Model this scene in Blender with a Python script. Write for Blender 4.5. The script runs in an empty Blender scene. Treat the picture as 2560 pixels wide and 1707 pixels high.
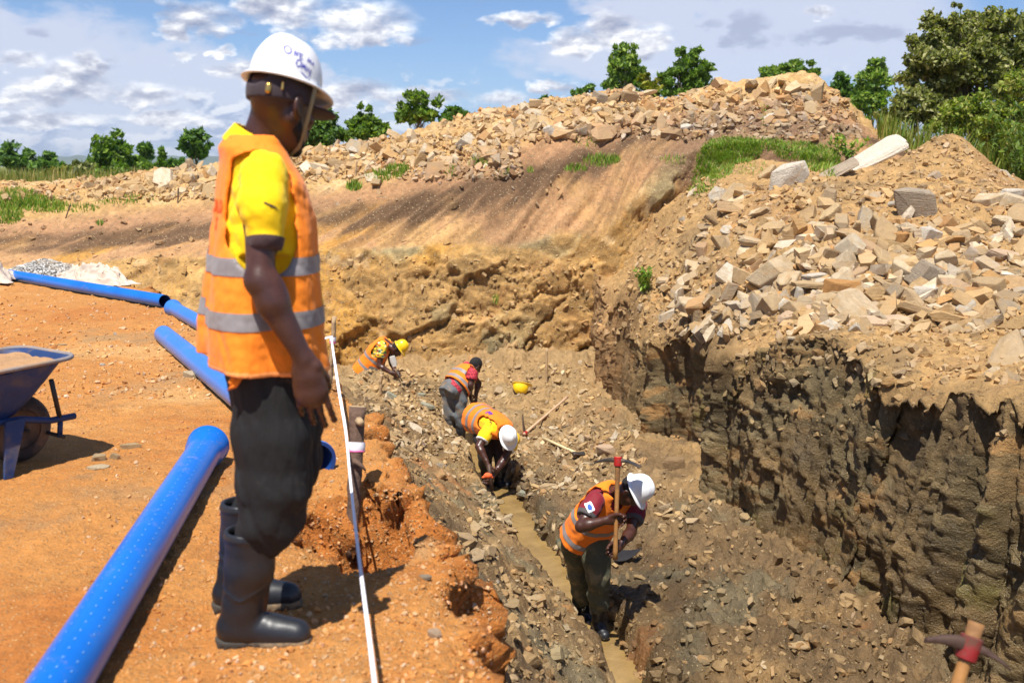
import bpy, bmesh, math, random, time
import numpy as np
from mathutils import Vector, Matrix, Euler
from mathutils.bvhtree import BVHTree

random.seed(7)
RNG = np.random.default_rng(7)
scene = bpy.context.scene
COL = scene.collection
R = math.radians

# ------------------------------------------------------------------ camera
LENS_PX = 2489.0                      # 35 mm lens over the 2560 px wide photograph
PITCH = math.atan(438.5 / LENS_PX)
CAM_Z = 1.45
CP, SP = math.cos(PITCH), math.sin(PITCH)
cam_data = bpy.data.cameras.new('camera')
cam = bpy.data.objects.new('camera', cam_data)
COL.objects.link(cam)
cam.location = (0, 0, CAM_Z)
cam.rotation_euler = (math.pi / 2 - PITCH, 0, 0)
cam_data.lens = 35.0
cam_data.sensor_width = 36.0 * 2560 / (LENS_PX * 36 / 35)
cam_data.clip_start = 0.05
cam_data.clip_end = 20000
cam_data.dof.use_dof = True
cam_data.dof.focus_distance = 8.4
cam_data.dof.aperture_fstop = 3.2
scene.camera = cam
scene.render.resolution_x, scene.render.resolution_y = 1024, 682

def ray(u, v):
    a = (u - 1280) / LENS_PX
    b = (853.5 - v) / LENS_PX
    return a, CP + b * SP, -SP + b * CP
def at(u, v, y):
    """point seen at photo pixel (u,v), standing y metres in front of the camera"""
    d = ray(u, v); t = y / d[1]
    return Vector((d[0] * t, y, CAM_Z + d[2] * t))
def atz(u, v, z):
    d = ray(u, v); t = (z - CAM_Z) / d[2]
    return Vector((d[0] * t, d[1] * t, z))

# ------------------------------------------------------------------ view
scene.view_settings.view_transform = 'Standard'
scene.view_settings.look = 'None'
scene.view_settings.exposure = 0.68
scene.view_settings.gamma = 1.0
scene.view_settings.use_curve_mapping = False
scene.cycles.use_denoising = True
scene.cycles.max_bounces = 6
scene.cycles.diffuse_bounces = 3
scene.cycles.glossy_bounces = 2
scene.cycles.transmission_bounces = 4
scene.cycles.transparent_max_bounces = 8
scene.cycles.sample_clamp_indirect = 6.0

# ------------------------------------------------------------------ sun
LIGHT_DIR = Vector((0.12, 0.40, -0.91)).normalized()
sun_data = bpy.data.lights.new('sun', 'SUN')
sun_data.energy = 4.6
sun_data.angle = R(0.5)
sun_data.color = (1.0, 0.955, 0.87)
sun = bpy.data.objects.new('sun', sun_data)
COL.objects.link(sun)
sun.rotation_euler = LIGHT_DIR.to_track_quat('-Z', 'Y').to_euler()
sun.location = (-5, -8, 20)

# ------------------------------------------------------------------ world
world = bpy.data.worlds.new('World'); scene.world = world; world.use_nodes = True

class NT:
    """small helper to write node trees as expressions"""
    def __init__(s, tree): s.t = tree; s.n = tree.nodes; s.l = tree.links
    def node(s, typ, **kw):
        nd = s.n.new(typ)
        for k, v in kw.items(): setattr(nd, k, v)
        return nd
    def put(s, sock, v):
        if v is None: return
        if hasattr(v, 'is_linked') or isinstance(v, bpy.types.NodeSocket): s.l.new(v, sock)
        else:
            if sock.type == 'RGBA' and hasattr(v, '__len__') and len(v) == 3: v = (*v, 1)
            sock.default_value = v
    def math(s, op, a, b=None, c=None, clamp=False):
        nd = s.node('ShaderNodeMath', operation=op); nd.use_clamp = clamp
        s.put(nd.inputs[0], a); s.put(nd.inputs[1], b); s.put(nd.inputs[2], c)
        return nd.outputs[0]
    def vmath(s, op, a, b=None, out=0):
        nd = s.node('ShaderNodeVectorMath', operation=op)
        s.put(nd.inputs[0], a); s.put(nd.inputs[1], b)
        return nd.outputs[out]
    def mix(s, f, a, b, typ='RGBA', blend='MIX'):
        nd = s.node('ShaderNodeMix', data_type=typ)
        if typ == 'RGBA':
            nd.blend_type = blend; i = (0, 6, 7); o = 2
        else: i = (0, 2, 3); o = 0
        s.put(nd.inputs[i[0]], f); s.put(nd.inputs[i[1]], a); s.put(nd.inputs[i[2]], b)
        return nd.outputs[o]
    def noise(s, vec, scale, detail=4, rough=0.55, dist=0.0, lac=2.0):
        nd = s.node('ShaderNodeTexNoise')
        s.put(nd.inputs['Vector'], vec); nd.inputs['Scale'].default_value = scale
        nd.inputs['Detail'].default_value = detail; nd.inputs['Roughness'].default_value = rough
        nd.inputs['Distortion'].default_value = dist; nd.inputs['Lacunarity'].default_value = lac
        return nd.outputs['Fac']
    def voro(s, vec, scale, feature='F1', out='Distance', rnd=1.0):
        nd = s.node('ShaderNodeTexVoronoi', feature=feature)
        s.put(nd.inputs['Vector'], vec); nd.inputs['Scale'].default_value = scale
        nd.inputs['Randomness'].default_value = rnd
        return nd.outputs[out]
    def ramp(s, f, stops, interp='LINEAR'):
        nd = s.node('ShaderNodeValToRGB'); cr = nd.color_ramp; cr.interpolation = interp
        while len(cr.elements) < len(stops): cr.elements.new(0.5)
        for e, (p, c) in zip(cr.elements, stops):
            e.position = p
            e.color = (*c, 1) if len(c) == 3 else c
        s.put(nd.inputs[0], f)
        return nd.outputs[0]
    def maprange(s, f, a, b, c=0.0, d=1.0, smooth=True):
        nd = s.node('ShaderNodeMapRange'); nd.interpolation_type = 'SMOOTHSTEP' if smooth else 'LINEAR'
        s.put(nd.inputs[0], f); s.put(nd.inputs[1], a); s.put(nd.inputs[2], b); s.put(nd.inputs[3], c); s.put(nd.inputs[4], d)
        return nd.outputs[0]
    def sep(s, v):
        nd = s.node('ShaderNodeSeparateXYZ'); s.put(nd.inputs[0], v); return nd.outputs
    def comb(s, x, y, z):
        nd = s.node('ShaderNodeCombineXYZ'); s.put(nd.inputs[0], x); s.put(nd.inputs[1], y); s.put(nd.inputs[2], z)
        return nd.outputs[0]

def build_world():
    w = NT(world.node_tree); w.n.clear()
    out = w.node('ShaderNodeOutputWorld'); bg = w.node('ShaderNodeBackground')
    w.l.new(bg.outputs[0], out.inputs[0])
    sky = w.node('ShaderNodeTexSky', sky_type='NISHITA')
    sky.sun_disc = False
    to_sun = -LIGHT_DIR
    sky.sun_elevation = math.asin(to_sun.z)
    sky.sun_rotation = math.atan2(to_sun.x, to_sun.y)
    sky.air_density = 1.0; sky.dust_density = 0.6; sky.ozone_density = 1.6
    sky.altitude = 1100
    tc = w.node('ShaderNodeTexCoord')
    d = tc.outputs['Generated']
    x, y, z = w.sep(d)
    ys = w.math('MAXIMUM', y, 0.05)
    a = w.math('DIVIDE', x, ys); e = w.math('DIVIDE', z, ys)
    infront = w.maprange(y, 0.3, 0.6)
    # direction space noises, horizontally stretched: flat-bottomed heaps
    v1 = w.vmath('MULTIPLY', d, (1, 1, 2.0))
    big = w.noise(v1, 5.0, 3, 0.55)
    fine = w.noise(v1, 15.0, 6, 0.55, 0.15)
    puff = w.noise(v1, 34.0, 5, 0.55, 0.2)
    up = w.vmath('ADD', v1, (-0.004, 0, 0.016))
    fine_up = w.noise(up, 15.0, 6, 0.55, 0.15)
    puff_up = w.noise(w.vmath('ADD', v1, (-0.003, 0, 0.010)), 34.0, 5, 0.55, 0.2)
    # ragged outlines: the cloud field is warped by its own noise
    a = w.math('ADD', a, w.math('MULTIPLY', w.math('SUBTRACT', fine, 0.5), 0.11)); e_raw = e
    e = w.math('ADD', e, w.math('MULTIPLY', w.math('SUBTRACT', w.noise(v1, 22.0, 5, 0.6, 0.3), 0.5), 0.062))
    def blob(u, v, ru, rv, lo=-0.6):
        dr = ray(u, v); a0, e0 = dr[0] / dr[1], dr[2] / dr[1]
        qa = w.math('MULTIPLY', w.math('SUBTRACT', a, a0), LENS_PX / ru)
        qe = w.math('MULTIPLY', w.math('SUBTRACT', e, e0), LENS_PX / rv)
        q = w.math('ADD', w.math('MULTIPLY', qa, qa), w.math('MULTIPLY', qe, qe))
        return w.math('MAXIMUM', w.math('SUBTRACT', 1.0, q), lo)
    def union(lst):
        r = blob(*lst[0])
        for b in lst[1:]: r = w.math('MAXIMUM', r, blob(*b))
        return w.math('ADD', w.math('MULTIPLY', r, infront), w.math('MULTIPLY', w.math('SUBTRACT', 1, infront), -0.25))
    # thin high veil
    veil_m = union([(60, 140, 330, 110), (330, 190, 360, 85), (250, 270, 700, 90), (2000, 45, 390, 150), (1800, 150, 500, 80),
                    (1650, 20, 200, 60), (600, 215, 330, 50), (2130, 140, 200, 70)])
    veil = w.maprange(w.math('ADD', w.math('MULTIPLY', veil_m, 0.55), w.math('MULTIPLY', w.math('SUBTRACT', fine, 0.5), 0.9)), -0.25, 0.30)
    veil_far = w.maprange(big, 0.50, 0.72)
    veil = w.math('MAXIMUM', w.math('MULTIPLY', veil, infront), w.math('MULTIPLY', veil_far, w.math('SUBTRACT', 1, infront)))
    # low haze bank of small clouds near the horizon
    e = e_raw
    low_m = w.math('MULTIPLY', w.maprange(e, 0.075, 0.02), w.maprange(e, -0.01, 0.012))
    low = w.maprange(w.math('ADD', w.math('MULTIPLY', low_m, 0.16), puff), 0.53, 0.66)
    low = w.math('MULTIPLY', low, w.maprange(e, 0.11, 0.06))
    # heaped clouds
    e = w.math('ADD', e_raw, w.math('MULTIPLY', w.math('SUBTRACT', puff, 0.5), 0.035))
    cum_m = union([(500, 55, 125, 48), (440, 75, 70, 30), (700, 20, 110, 60), (860, 50, 190, 66), (960, 70, 90, 45), (35, 155, 90, 32), (545, 130, 40, 17),
                   (455, 146, 45, 14), (1320, 50, 85, 24), (1440, 108, 90, 44), (1520, 75, 90, 48), (1610, 100, 75, 50),
                   (95, 235, 105, 44), (185, 208, 105, 66), (228, 165, 40, 50), (320, 240, 170, 32), (120, 300, 140, 20), (420, 300, 160, 20),
                   (890, 235, 120, 34), (1050, 240, 130, 26), (1235, 250, 110, 30), (1380, 222, 46, 24), (620, 178, 100, 24),
                   (2040, 30, 60, 24)])
    cden = w.maprange(w.math('ADD', w.math('MULTIPLY', cum_m, 0.42), w.math('MULTIPLY', w.math('SUBTRACT', w.math('ADD', w.math('MULTIPLY', fine, 0.6), w.math('MULTIPLY', puff, 0.4)), 0.5), 1.7)), -0.04, 0.42)
    # self shading: brighter where the density falls off towards the sun
    lit = w.math('ADD', w.math('MULTIPLY', w.math('SUBTRACT', fine, fine_up), 3.0), w.math('MULTIPLY', w.math('SUBTRACT', puff, puff_up), 1.5))
    core = w.math('MULTIPLY', w.math('SUBTRACT', cden, 0.5), -0.25)
    shade = w.math('ADD', w.math('ADD', lit, core), 0.60, clamp=True)
    dark_m = union([(1880, 65, 60, 60), (1780, 68, 40, 20), (2150, 92, 130, 26), (2230, 80, 60, 20), (60, 76, 50, 14), (300, 262, 180, 14), (900, 100, 200, 16), (560, 90, 110, 12)])
    dark = w.maprange(w.math('ADD', w.math('MULTIPLY', dark_m, 0.45), w.math('MULTIPLY', w.math('SUBTRACT', w.math('ADD', w.math('MULTIPLY', fine, 0.5), w.math('MULTIPLY', puff, 0.5)), 0.5), 3.6)), -0.05, 0.55)
    e = e_raw
    cum_col = w.ramp(shade, [(0.0, (0.19, 0.22, 0.32)), (0.4, (0.36, 0.38, 0.46)), (0.68, (0.58, 0.59, 0.63)), (1.0, (0.92, 0.915, 0.90))])
    low_shade = w.math('ADD', w.math('MULTIPLY', w.math('SUBTRACT', puff, puff_up), 7.0), 0.52, clamp=True)
    low_col = w.ramp(low_shade, [(0.0, (0.22, 0.29, 0.44)), (0.5, (0.40, 0.46, 0.58)), (1.0, (0.62, 0.64, 0.68))])
    veil_col = w.mix(w.maprange(e, 0.18, 0.05), (0.45, 0.475, 0.57), (0.44, 0.48, 0.585))
    skys = w.mix(1.0, sky.outputs[0], (0.056, 0.066, 0.082), blend='MULTIPLY')
    # the hazy lower sky of the photograph
    skyc = w.mix(w.math('MULTIPLY', w.maprange(e, 0.14, 0.0), 0.45), skys, (0.235, 0.33, 0.54))
    c = w.mix(w.math('MULTIPLY', veil, 0.85), skyc, veil_col)
    c = w.mix(w.math('MULTIPLY', low, 0.75), c, low_col)
    c = w.mix(w.math('MULTIPLY', dark, 0.62), c, (0.23, 0.26, 0.38))
    c = w.mix(w.math('MULTIPLY', cden, 0.95), c, cum_col)
    # below the horizon: a dull earth tone for bounce
    c = w.mix(w.maprange(z, -0.02, -0.06), c, (0.20, 0.14, 0.08))
    w.l.new(c, bg.inputs[0]); bg.inputs[1].default_value = 1.0
build_world()
world.cycles.sampling_method = 'MANUAL'; world.cycles.sample_map_resolution = 256

# ------------------------------------------------------------------ scene helpers
def tag(o, label=None, cat=None, group=None, kind=None):
    if label: o['label'] = label
    if cat: o['category'] = cat
    if group: o['group'] = group
    if kind: o['kind'] = kind
    return o
def link(name, me, mat=None, parent=None):
    o = bpy.data.objects.new(name, me); COL.objects.link(o)
    if mat is not None and me is not None and len(me.materials) == 0: me.materials.append(mat)
    if parent is not None: o.parent = parent
    return o
def empty(name, loc=(0, 0, 0), rz=0.0):
    o = bpy.data.objects.new(name, None); COL.objects.link(o)
    o.location = loc; o.rotation_euler = (0, 0, rz); o.empty_display_size = 0.1
    return o
def mesh_np(name, V, Fq, smooth=True, col=None, attrs=None):
    """V (n,3); Fq (m,3) or (m,4) or list of both"""
    me = bpy.data.meshes.new(name)
    V = np.asarray(V, np.float32)
    blocks = Fq if isinstance(Fq, (list, tuple)) else [Fq]
    blocks = [np.asarray(b, np.int32) for b in blocks if len(b)]
    nl = sum(b.size for b in blocks); nf = sum(len(b) for b in blocks)
    me.vertices.add(len(V)); me.vertices.foreach_set('co', V.ravel())
    me.loops.add(nl); me.polygons.add(nf)
    me.loops.foreach_set('vertex_index', np.concatenate([b.ravel() for b in blocks]))
    st = []; p = 0
    for b in blocks:
        k = b.shape[1]; st.append(p + np.arange(len(b)) * k); p += b.size
    me.polygons.foreach_set('loop_start', np.concatenate(st).astype(np.int32))
    me.polygons.foreach_set('use_smooth', np.full(nf, smooth, bool))
    me.update(calc_edges=True)
    if col is not None:
        ca = me.attributes.new('Col', 'FLOAT_COLOR', 'POINT')
        c = np.ones((len(V), 4), np.float32); c[:, :3] = col
        ca.data.foreach_set('color', c.ravel())
    for k, v in (attrs or {}).items():
        fa = me.attributes.new(k, 'FLOAT', 'POINT'); fa.data.foreach_set('value', np.asarray(v, np.float32))
    return me
def mesh_bm(name, bm, smooth=False):
    me = bpy.data.meshes.new(name); bm.to_mesh(me); bm.free()
    if smooth:
        me.polygons.foreach_set('use_smooth', np.ones(len(me.polygons), bool))
    return me
def sharp(me, ang=40):
    me.set_sharp_from_angle(angle=R(ang)); return me
def grid_faces(n, m, keep=None):
    i = np.arange(n - 1)[:, None] * m + np.arange(m - 1)[None]
    f = np.stack([i, i + m, i + m + 1, i + 1], -1).reshape(-1, 4)
    if keep is not None:
        k = keep.reshape(-1)[f].any(1); f = f[k]
    return f

# ------------------------------------------------------------------ noise (numpy)
_PERM = np.random.default_rng(11).permutation(4096)
_PERM = np.concatenate([_PERM, _PERM, _PERM])
_VAL = np.random.default_rng(12).uniform(-1, 1, 4096).astype(np.float32)
def _h(i, j, k): return _PERM[_PERM[_PERM[i & 4095] + (j & 4095)] + (k & 4095)]
def vnoise(p, seed=0):
    p = np.asarray(p, np.float32) + np.float32(seed * 17.31)
    f = np.floor(p); i = f.astype(np.int64); t = p - f
    t = t * t * t * (t * (t * 6 - 15) + 10)
    x, y, z = i[..., 0], i[..., 1], i[..., 2]
    tx, ty, tz = t[..., 0], t[..., 1], t[..., 2]
    def g(a, b, c): return _VAL[_h(x + a, y + b, z + c) & 4095]
    x00 = g(0, 0, 0) * (1 - tx) + g(1, 0, 0) * tx
    x10 = g(0, 1, 0) * (1 - tx) + g(1, 1, 0) * tx
    x01 = g(0, 0, 1) * (1 - tx) + g(1, 0, 1) * tx
    x11 = g(0, 1, 1) * (1 - tx) + g(1, 1, 1) * tx
    return (x00 * (1 - ty) + x10 * ty) * (1 - tz) + (x01 * (1 - ty) + x11 * ty) * tz
def fbm(p, scale, octv=4, gain=0.5, seed=0, ridged=False):
    p = np.asarray(p, np.float32) * scale; a = 1.0; s = 0; tot = 0
    for o in range(octv):
        n = vnoise(p, seed + o * 3)
        if ridged: n = 1 - 2 * np.abs(n)
        s = s + a * n; tot += a; a *= gain; p = p * 2.03
    return s / tot
def blocks(p, scale, seed=0, tilt=0.9):
    """broken-rock relief: every cell of a jittered lattice is one tilted facet; also gives the edge distance"""
    p = np.asarray(p, np.float32) * np.asarray(scale, np.float32) + np.float32(seed * 9.7)
    f = np.floor(p).astype(np.int64)
    best = np.full(p.shape[:-1], 9.0, np.float32); sec = best.copy()
    bid = np.zeros(p.shape[:-1], np.int64); bd = np.zeros_like(p)
    for a in (-1, 0, 1):
        for b in (-1, 0, 1):
            for c in (-1, 0, 1):
                h = _h(f[..., 0] + a, f[..., 1] + b, f[..., 2] + c)
                q = np.stack([f[..., 0] + a + 0.5 + 0.45 * _VAL[h], f[..., 1] + b + 0.5 + 0.45 * _VAL[(h + 1111) & 4095],
                              f[..., 2] + c + 0.5 + 0.45 * _VAL[(h + 2222) & 4095]], -1)
                dl = p - q; d = (dl * dl).sum(-1)
                m = d < best
                sec = np.where(m, best, np.minimum(sec, d))
                best = np.where(m, d, best); bid = np.where(m, h, bid); bd = np.where(m[..., None], dl, bd)
    off = _VAL[(bid + 77) & 4095]
    t = np.stack([_VAL[(bid + 300) & 4095], _VAL[(bid + 600) & 4095], _VAL[(bid + 900) & 4095]], -1)
    edge = np.sqrt(sec) - np.sqrt(best)
    return off + tilt * (t * bd).sum(-1), edge, _VAL[(bid + 1500) & 4095]
def sstep(a, b, x):
    t = np.clip((x - a) / (b - a), 0, 1); return t * t * (3 - 2 * t)
def normals_grid(P):
    du = np.gradient(P, axis=0); dv = np.gradient(P, axis=1)
    n = np.cross(du, dv); n /= np.linalg.norm(n, axis=-1, keepdims=True) + 1e-9
    return n
def seg_dist(px, py, poly):
    """distance of points to a polyline, position (0..n) along it"""
    best = np.full(px.shape, 1e9); pos = np.zeros(px.shape)
    for i in range(len(poly) - 1):
        ax, ay = poly[i][:2]; bx, by = poly[i + 1][:2]
        dx, dy = bx - ax, by - ay; L = dx * dx + dy * dy + 1e-12
        t = np.clip(((px - ax) * dx + (py - ay) * dy) / L, 0, 1)
        d = np.hypot(px - ax - t * dx, py - ay - t * dy)
        m = d < best; best = np.where(m, d, best); pos = np.where(m, i + t, pos)
    return best, pos
def inside(px, py, poly):
    r = np.zeros(px.shape, bool); n = len(poly)
    for i in range(n):
        ax, ay = poly[i]; bx, by = poly[(i + 1) % n]
        c = (ay > py) != (by > py)
        with np.errstate(divide='ignore', invalid='ignore'):
            xx = (bx - ax) * (py - ay) / (by - ay + 1e-12) + ax
        r ^= c & (px < xx)
    return r
class TPS:
    def __init__(s, pts, lam=0.02):
        P = np.array(pts, float); n = len(P); s.P = P
        d = np.hypot(P[:, None, 0] - P[None, :, 0], P[:, None, 1] - P[None, :, 1])
        K = s.k(d) + lam * np.eye(n)
        A = np.zeros((n + 3, n + 3)); A[:n, :n] = K
        A[:n, n] = 1; A[:n, n + 1:] = P[:, :2]; A[n, :n] = 1; A[n + 1:, :n] = P[:, :2].T
        b = np.zeros(n + 3); b[:n] = P[:, 2]
        s.w = np.linalg.solve(A, b)
    def k(s, d): return d          # biharmonic-like in the plane, no overshoot
    def __call__(s, x, y):
        x = np.asarray(x, float); y = np.asarray(y, float)
        r = s.w[-3] + s.w[-2] * x + s.w[-1] * y
        for (px, py, _), w in zip(s.P, s.w): r = r + w * s.k(np.hypot(x - px, y - py))
        return r

# ------------------------------------------------------------------ materials
def new_mat(name):
    m = bpy.data.materials.new(name); m.use_nodes = True
    t = NT(m.node_tree); t.n.clear()
    out = t.node('ShaderNodeOutputMaterial'); b = t.node('ShaderNodeBsdfPrincipled')
    t.l.new(b.outputs[0], out.inputs[0])
    return m, t, b
def objcoord(t): return t.node('ShaderNodeTexCoord').outputs['Object']
def poscoord(t): return t.node('ShaderNodeNewGeometry').outputs['Position']
def bump(t, h, strength=0.5, dist=0.01, prev=None):
    nd = t.node('ShaderNodeBump'); nd.inputs['Strength'].default_value = strength; nd.inputs['Distance'].default_value = dist
    t.put(nd.inputs['Height'], h)
    if prev is not None: t.put(nd.inputs['Normal'], prev)
    return nd.outputs[0]
def hsv(t, col, v=None, s=None):
    nd = t.node('ShaderNodeHueSaturation'); t.put(nd.inputs['Color'], col); t.put(nd.inputs['Value'], v); t.put(nd.inputs['Saturation'], s)
    return nd.outputs[0]
def plain(name, col, rough=0.6, var=0.12, scale=6.0, bstr=0.15, bscale=60.0, bdist=0.003, spec=0.5, metal=0.0, dirt=None, dirt_amt=0.5, dirt_scale=4.0, coat=0.0):
    """a painted / moulded / woven thing: own colour, slight unevenness, fine relief, optional dirt"""
    m, t, b = new_mat(name); c = objcoord(t)
    n = t.noise(c, scale, 5, 0.6)
    colr = hsv(t, col if not isinstance(col, tuple) else (*col, 1), t.maprange(n, 0.25, 0.75, 1 - var, 1 + var, False))
    rg = rough
    if dirt is not None:
        dn = t.maprange(t.noise(c, dirt_scale, 6, 0.65, 0.3), 0.62 - 0.35 * dirt_amt, 0.80 - 0.30 * dirt_amt)
        colr = t.mix(t.math('MULTIPLY', dn, 0.85), colr, dirt)
        rg = t.mix(dn, rough, 0.9, 'FLOAT')
    t.put(b.inputs['Base Color'], colr); t.put(b.inputs['Roughness'], rg)
    b.inputs['Specular IOR Level'].default_value = spec; b.inputs['Metallic'].default_value = metal
    b.inputs['Coat Weight'].default_value = coat
    if bstr: t.put(b.inputs['Normal'], bump(t, t.noise(c, bscale, 4, 0.6), bstr, bdist))
    return m
def soil(name, grain=70.0, speck=(0.62, 0.45, 0.28), speck_amt=0.25, bstr=0.7, rough=0.92, var=0.35, wet=False, chips=0.0, chip_scale=13.0, mid=2.0):
    """earth: zone colour comes from the mesh attribute, grain / crumbs / small stones from the shader"""
    m, t, b = new_mat(name); p = poscoord(t)
    at_ = t.node('ShaderNodeAttribute', attribute_name='Col').outputs['Color']
    n1 = t.noise(p, 2.3, 3, 0.62); n2 = t.noise(p, 11.0, 5, 0.72); n3 = t.noise(p, grain, 4, 0.7)
    v = t.math('ADD', t.math('MULTIPLY', n1, 0.7 * var), t.math('ADD', t.math('MULTIPLY', n2, mid * var), t.math('MULTIPLY', n3, 1.9 * var)))
    v = t.math('ADD', v, 1.0 - (1.3 + 0.5 * mid) * var)
    c = hsv(t, at_, v)
    vd = t.node('ShaderNodeTexVoronoi', feature='F1'); t.put(vd.inputs['Vector'], p); vd.inputs['Scale'].default_value = grain * 0.9
    cell = t.sep(vd.outputs['Color'])
    peb = t.math('MULTIPLY', t.maprange(cell[0], 1 - speck_amt, 1 - speck_amt + 0.02), t.maprange(vd.outputs['Distance'], 0.42, 0.30))
    c = t.mix(t.math('MULTIPLY', peb, 0.75), c, hsv(t, (*speck, 1), t.maprange(cell[1], 0, 1, 0.5, 1.35, False)))
    if chips:
        v2 = t.node('ShaderNodeTexVoronoi', feature='F1'); t.put(v2.inputs['Vector'], t.vmath('ADD', t.vmath('MULTIPLY', p, (1.0, 1.0, 1.5)), t.comb(n1, n2, 0.0))); v2.inputs['Scale'].default_value = chip_scale
        k2 = t.sep(v2.outputs['Color'])
        ch = t.math('MULTIPLY', t.maprange(k2[0], 1 - chips, 1 - chips + 0.01), t.maprange(v2.outputs['Distance'], 0.36, 0.26))
        c = t.mix(t.math('MULTIPLY', ch, 0.7), c, hsv(t, (*speck, 1), t.maprange(k2[1], 0, 1, 0.55, 1.3, False)))
        peb = t.math('ADD', peb, t.math('MULTIPLY', ch, 2.0))
    t.put(b.inputs['Base Color'], c)
    if wet:
        wv = t.node('ShaderNodeAttribute', attribute_name='wet').outputs['Fac']
        wn = t.maprange(t.math('ADD', wv, t.math('MULTIPLY', t.math('SUBTRACT', n2, 0.5), 0.7)), 0.35, 0.75)
        t.put(b.inputs['Roughness'], t.mix(wn, rough, 0.30, 'FLOAT'))
    else: b.inputs['Roughness'].default_value = rough
    b.inputs['Specular IOR Level'].default_value = 0.35
    h = t.math('ADD', t.math('MULTIPLY', n3, 0.8), t.math('ADD', t.math('MULTIPLY', n2, 1.6), t.math('MULTIPLY', peb, 0.5)))
    t.put(b.inputs['Normal'], bump(t, h, bstr, 0.022))
    return m
def stone_mat(name, ramp, use_obj=True):
    m, t, b = new_mat(name)
    p = objcoord(t) if use_obj else poscoord(t)
    if use_obj:
        rnd = t.node('ShaderNodeObjectInfo').outputs['Random']
        base = t.ramp(rnd, ramp)
        p = t.vmath('ADD', p, t.comb(t.math('MULTIPLY', rnd, 37.0), t.math('MULTIPLY', rnd, 91.0), 0.0))
    else:
        base = t.node('ShaderNodeAttribute', attribute_name='Col').outputs['Color']
    n1 = t.noise(p, 5.0, 6, 0.65, 0.3); n2 = t.noise(p, 40.0, 5, 0.7)
    strat = t.noise(t.vmath('MULTIPLY', p, (1.5, 1.5, 26.0)), 2.0, 4, 0.6)
    v = t.math('ADD', t.math('MULTIPLY', n1, 0.55), t.math('ADD', t.math('MULTIPLY', n2, 0.45), t.math('MULTIPLY', strat, 0.35)))
    c = hsv(t, base, t.math('ADD', v, 0.34))
    dust = t.maprange(t.noise(p, 2.1 if use_obj else 3.0, 5, 0.65), 0.46, 0.60)
    c = t.mix(t.math('MULTIPLY', dust, 0.5), c, (0.40, 0.265, 0.125))
    rust = t.maprange(t.noise(p, 3.3, 5, 0.6, 0.5), 0.56, 0.72)
    c = t.mix(t.math('MULTIPLY', rust, 0.5), c, (0.50, 0.26, 0.09))
    t.put(b.inputs['Base Color'], c); b.inputs['Roughness'].default_value = 0.82
    b.inputs['Specular IOR Level'].default_value = 0.3
    t.put(b.inputs['Normal'], bump(t, t.math('ADD', t.math('ADD', n2, t.math('MULTIPLY', n1, 2.0)), strat), 0.6, 0.02))
    return m

# ================================================================== terrain
ORANGE = np.array((0.56, 0.240, 0.060)); ORANGE_D = np.array((0.49, 0.175, 0.036)); ORANGE_L = np.array((0.63, 0.34, 0.12))
TAN = np.array((0.45, 0.27, 0.105)); BROWN = np.array((0.34, 0.185, 0.078)); DARKB = np.array((0.140, 0.078, 0.040))
OCHRE = np.array((0.46, 0.225, 0.035)); GREYG = np.array((0.25, 0.205, 0.105)); MUD = np.array((0.205, 0.128, 0.058))
WALLC = np.array((0.205, 0.132, 0.055)); PALE = np.array((0.58, 0.40, 0.20)); PINK = np.array((0.43, 0.245, 0.125))
def mixc(a, b, f): return a + (b - a) * np.clip(f, 0, 1)[..., None]

EDGE = [(0.02, -3.0), (0.0, 1.5), (-0.03, 2.2), (-0.058, 2.625), (-0.086, 2.885), (-0.119, 3.06), (-0.176, 3.216), (-0.20, 3.466), (-0.205, 3.65),
        (-0.27, 3.74), (-0.36, 3.68), (-0.60, 3.73), (-0.82, 3.84), (-0.90, 4.02), (-0.74, 4.26), (-0.5, 4.24), (-0.37, 4.13), (-0.40, 4.4),
        (-0.55, 4.7), (-0.60, 5.0), (-0.80, 5.22), (-0.72, 5.5), (-0.9, 5.9), (-1.16, 6.4), (-1.18, 6.8), (-1.46, 7.4), (-1.70, 7.9),
        (-2.3, 8.8), (-3.06, 9.67), (-3.8, 11.0), (-4.2, 11.6), (-5.6, 13.2), (-7.5, 14.3), (-11, 15.2), (-30, 17.0)]
PLAT = EDGE + [(-60, 17), (-60, -3.0)]
CHANNEL = [(1.05, 4.5), (0.96, 6.2), (0.90, 7.1), (0.82, 7.8), (0.52, 8.8), (0.12, 10.42), (0.0, 11.33), (-0.20, 11.9), (-0.56, 13.9), (-0.85, 15.0), (-1.5, 16.2), (-3.0, 16.6), (-8, 16.8)]

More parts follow.
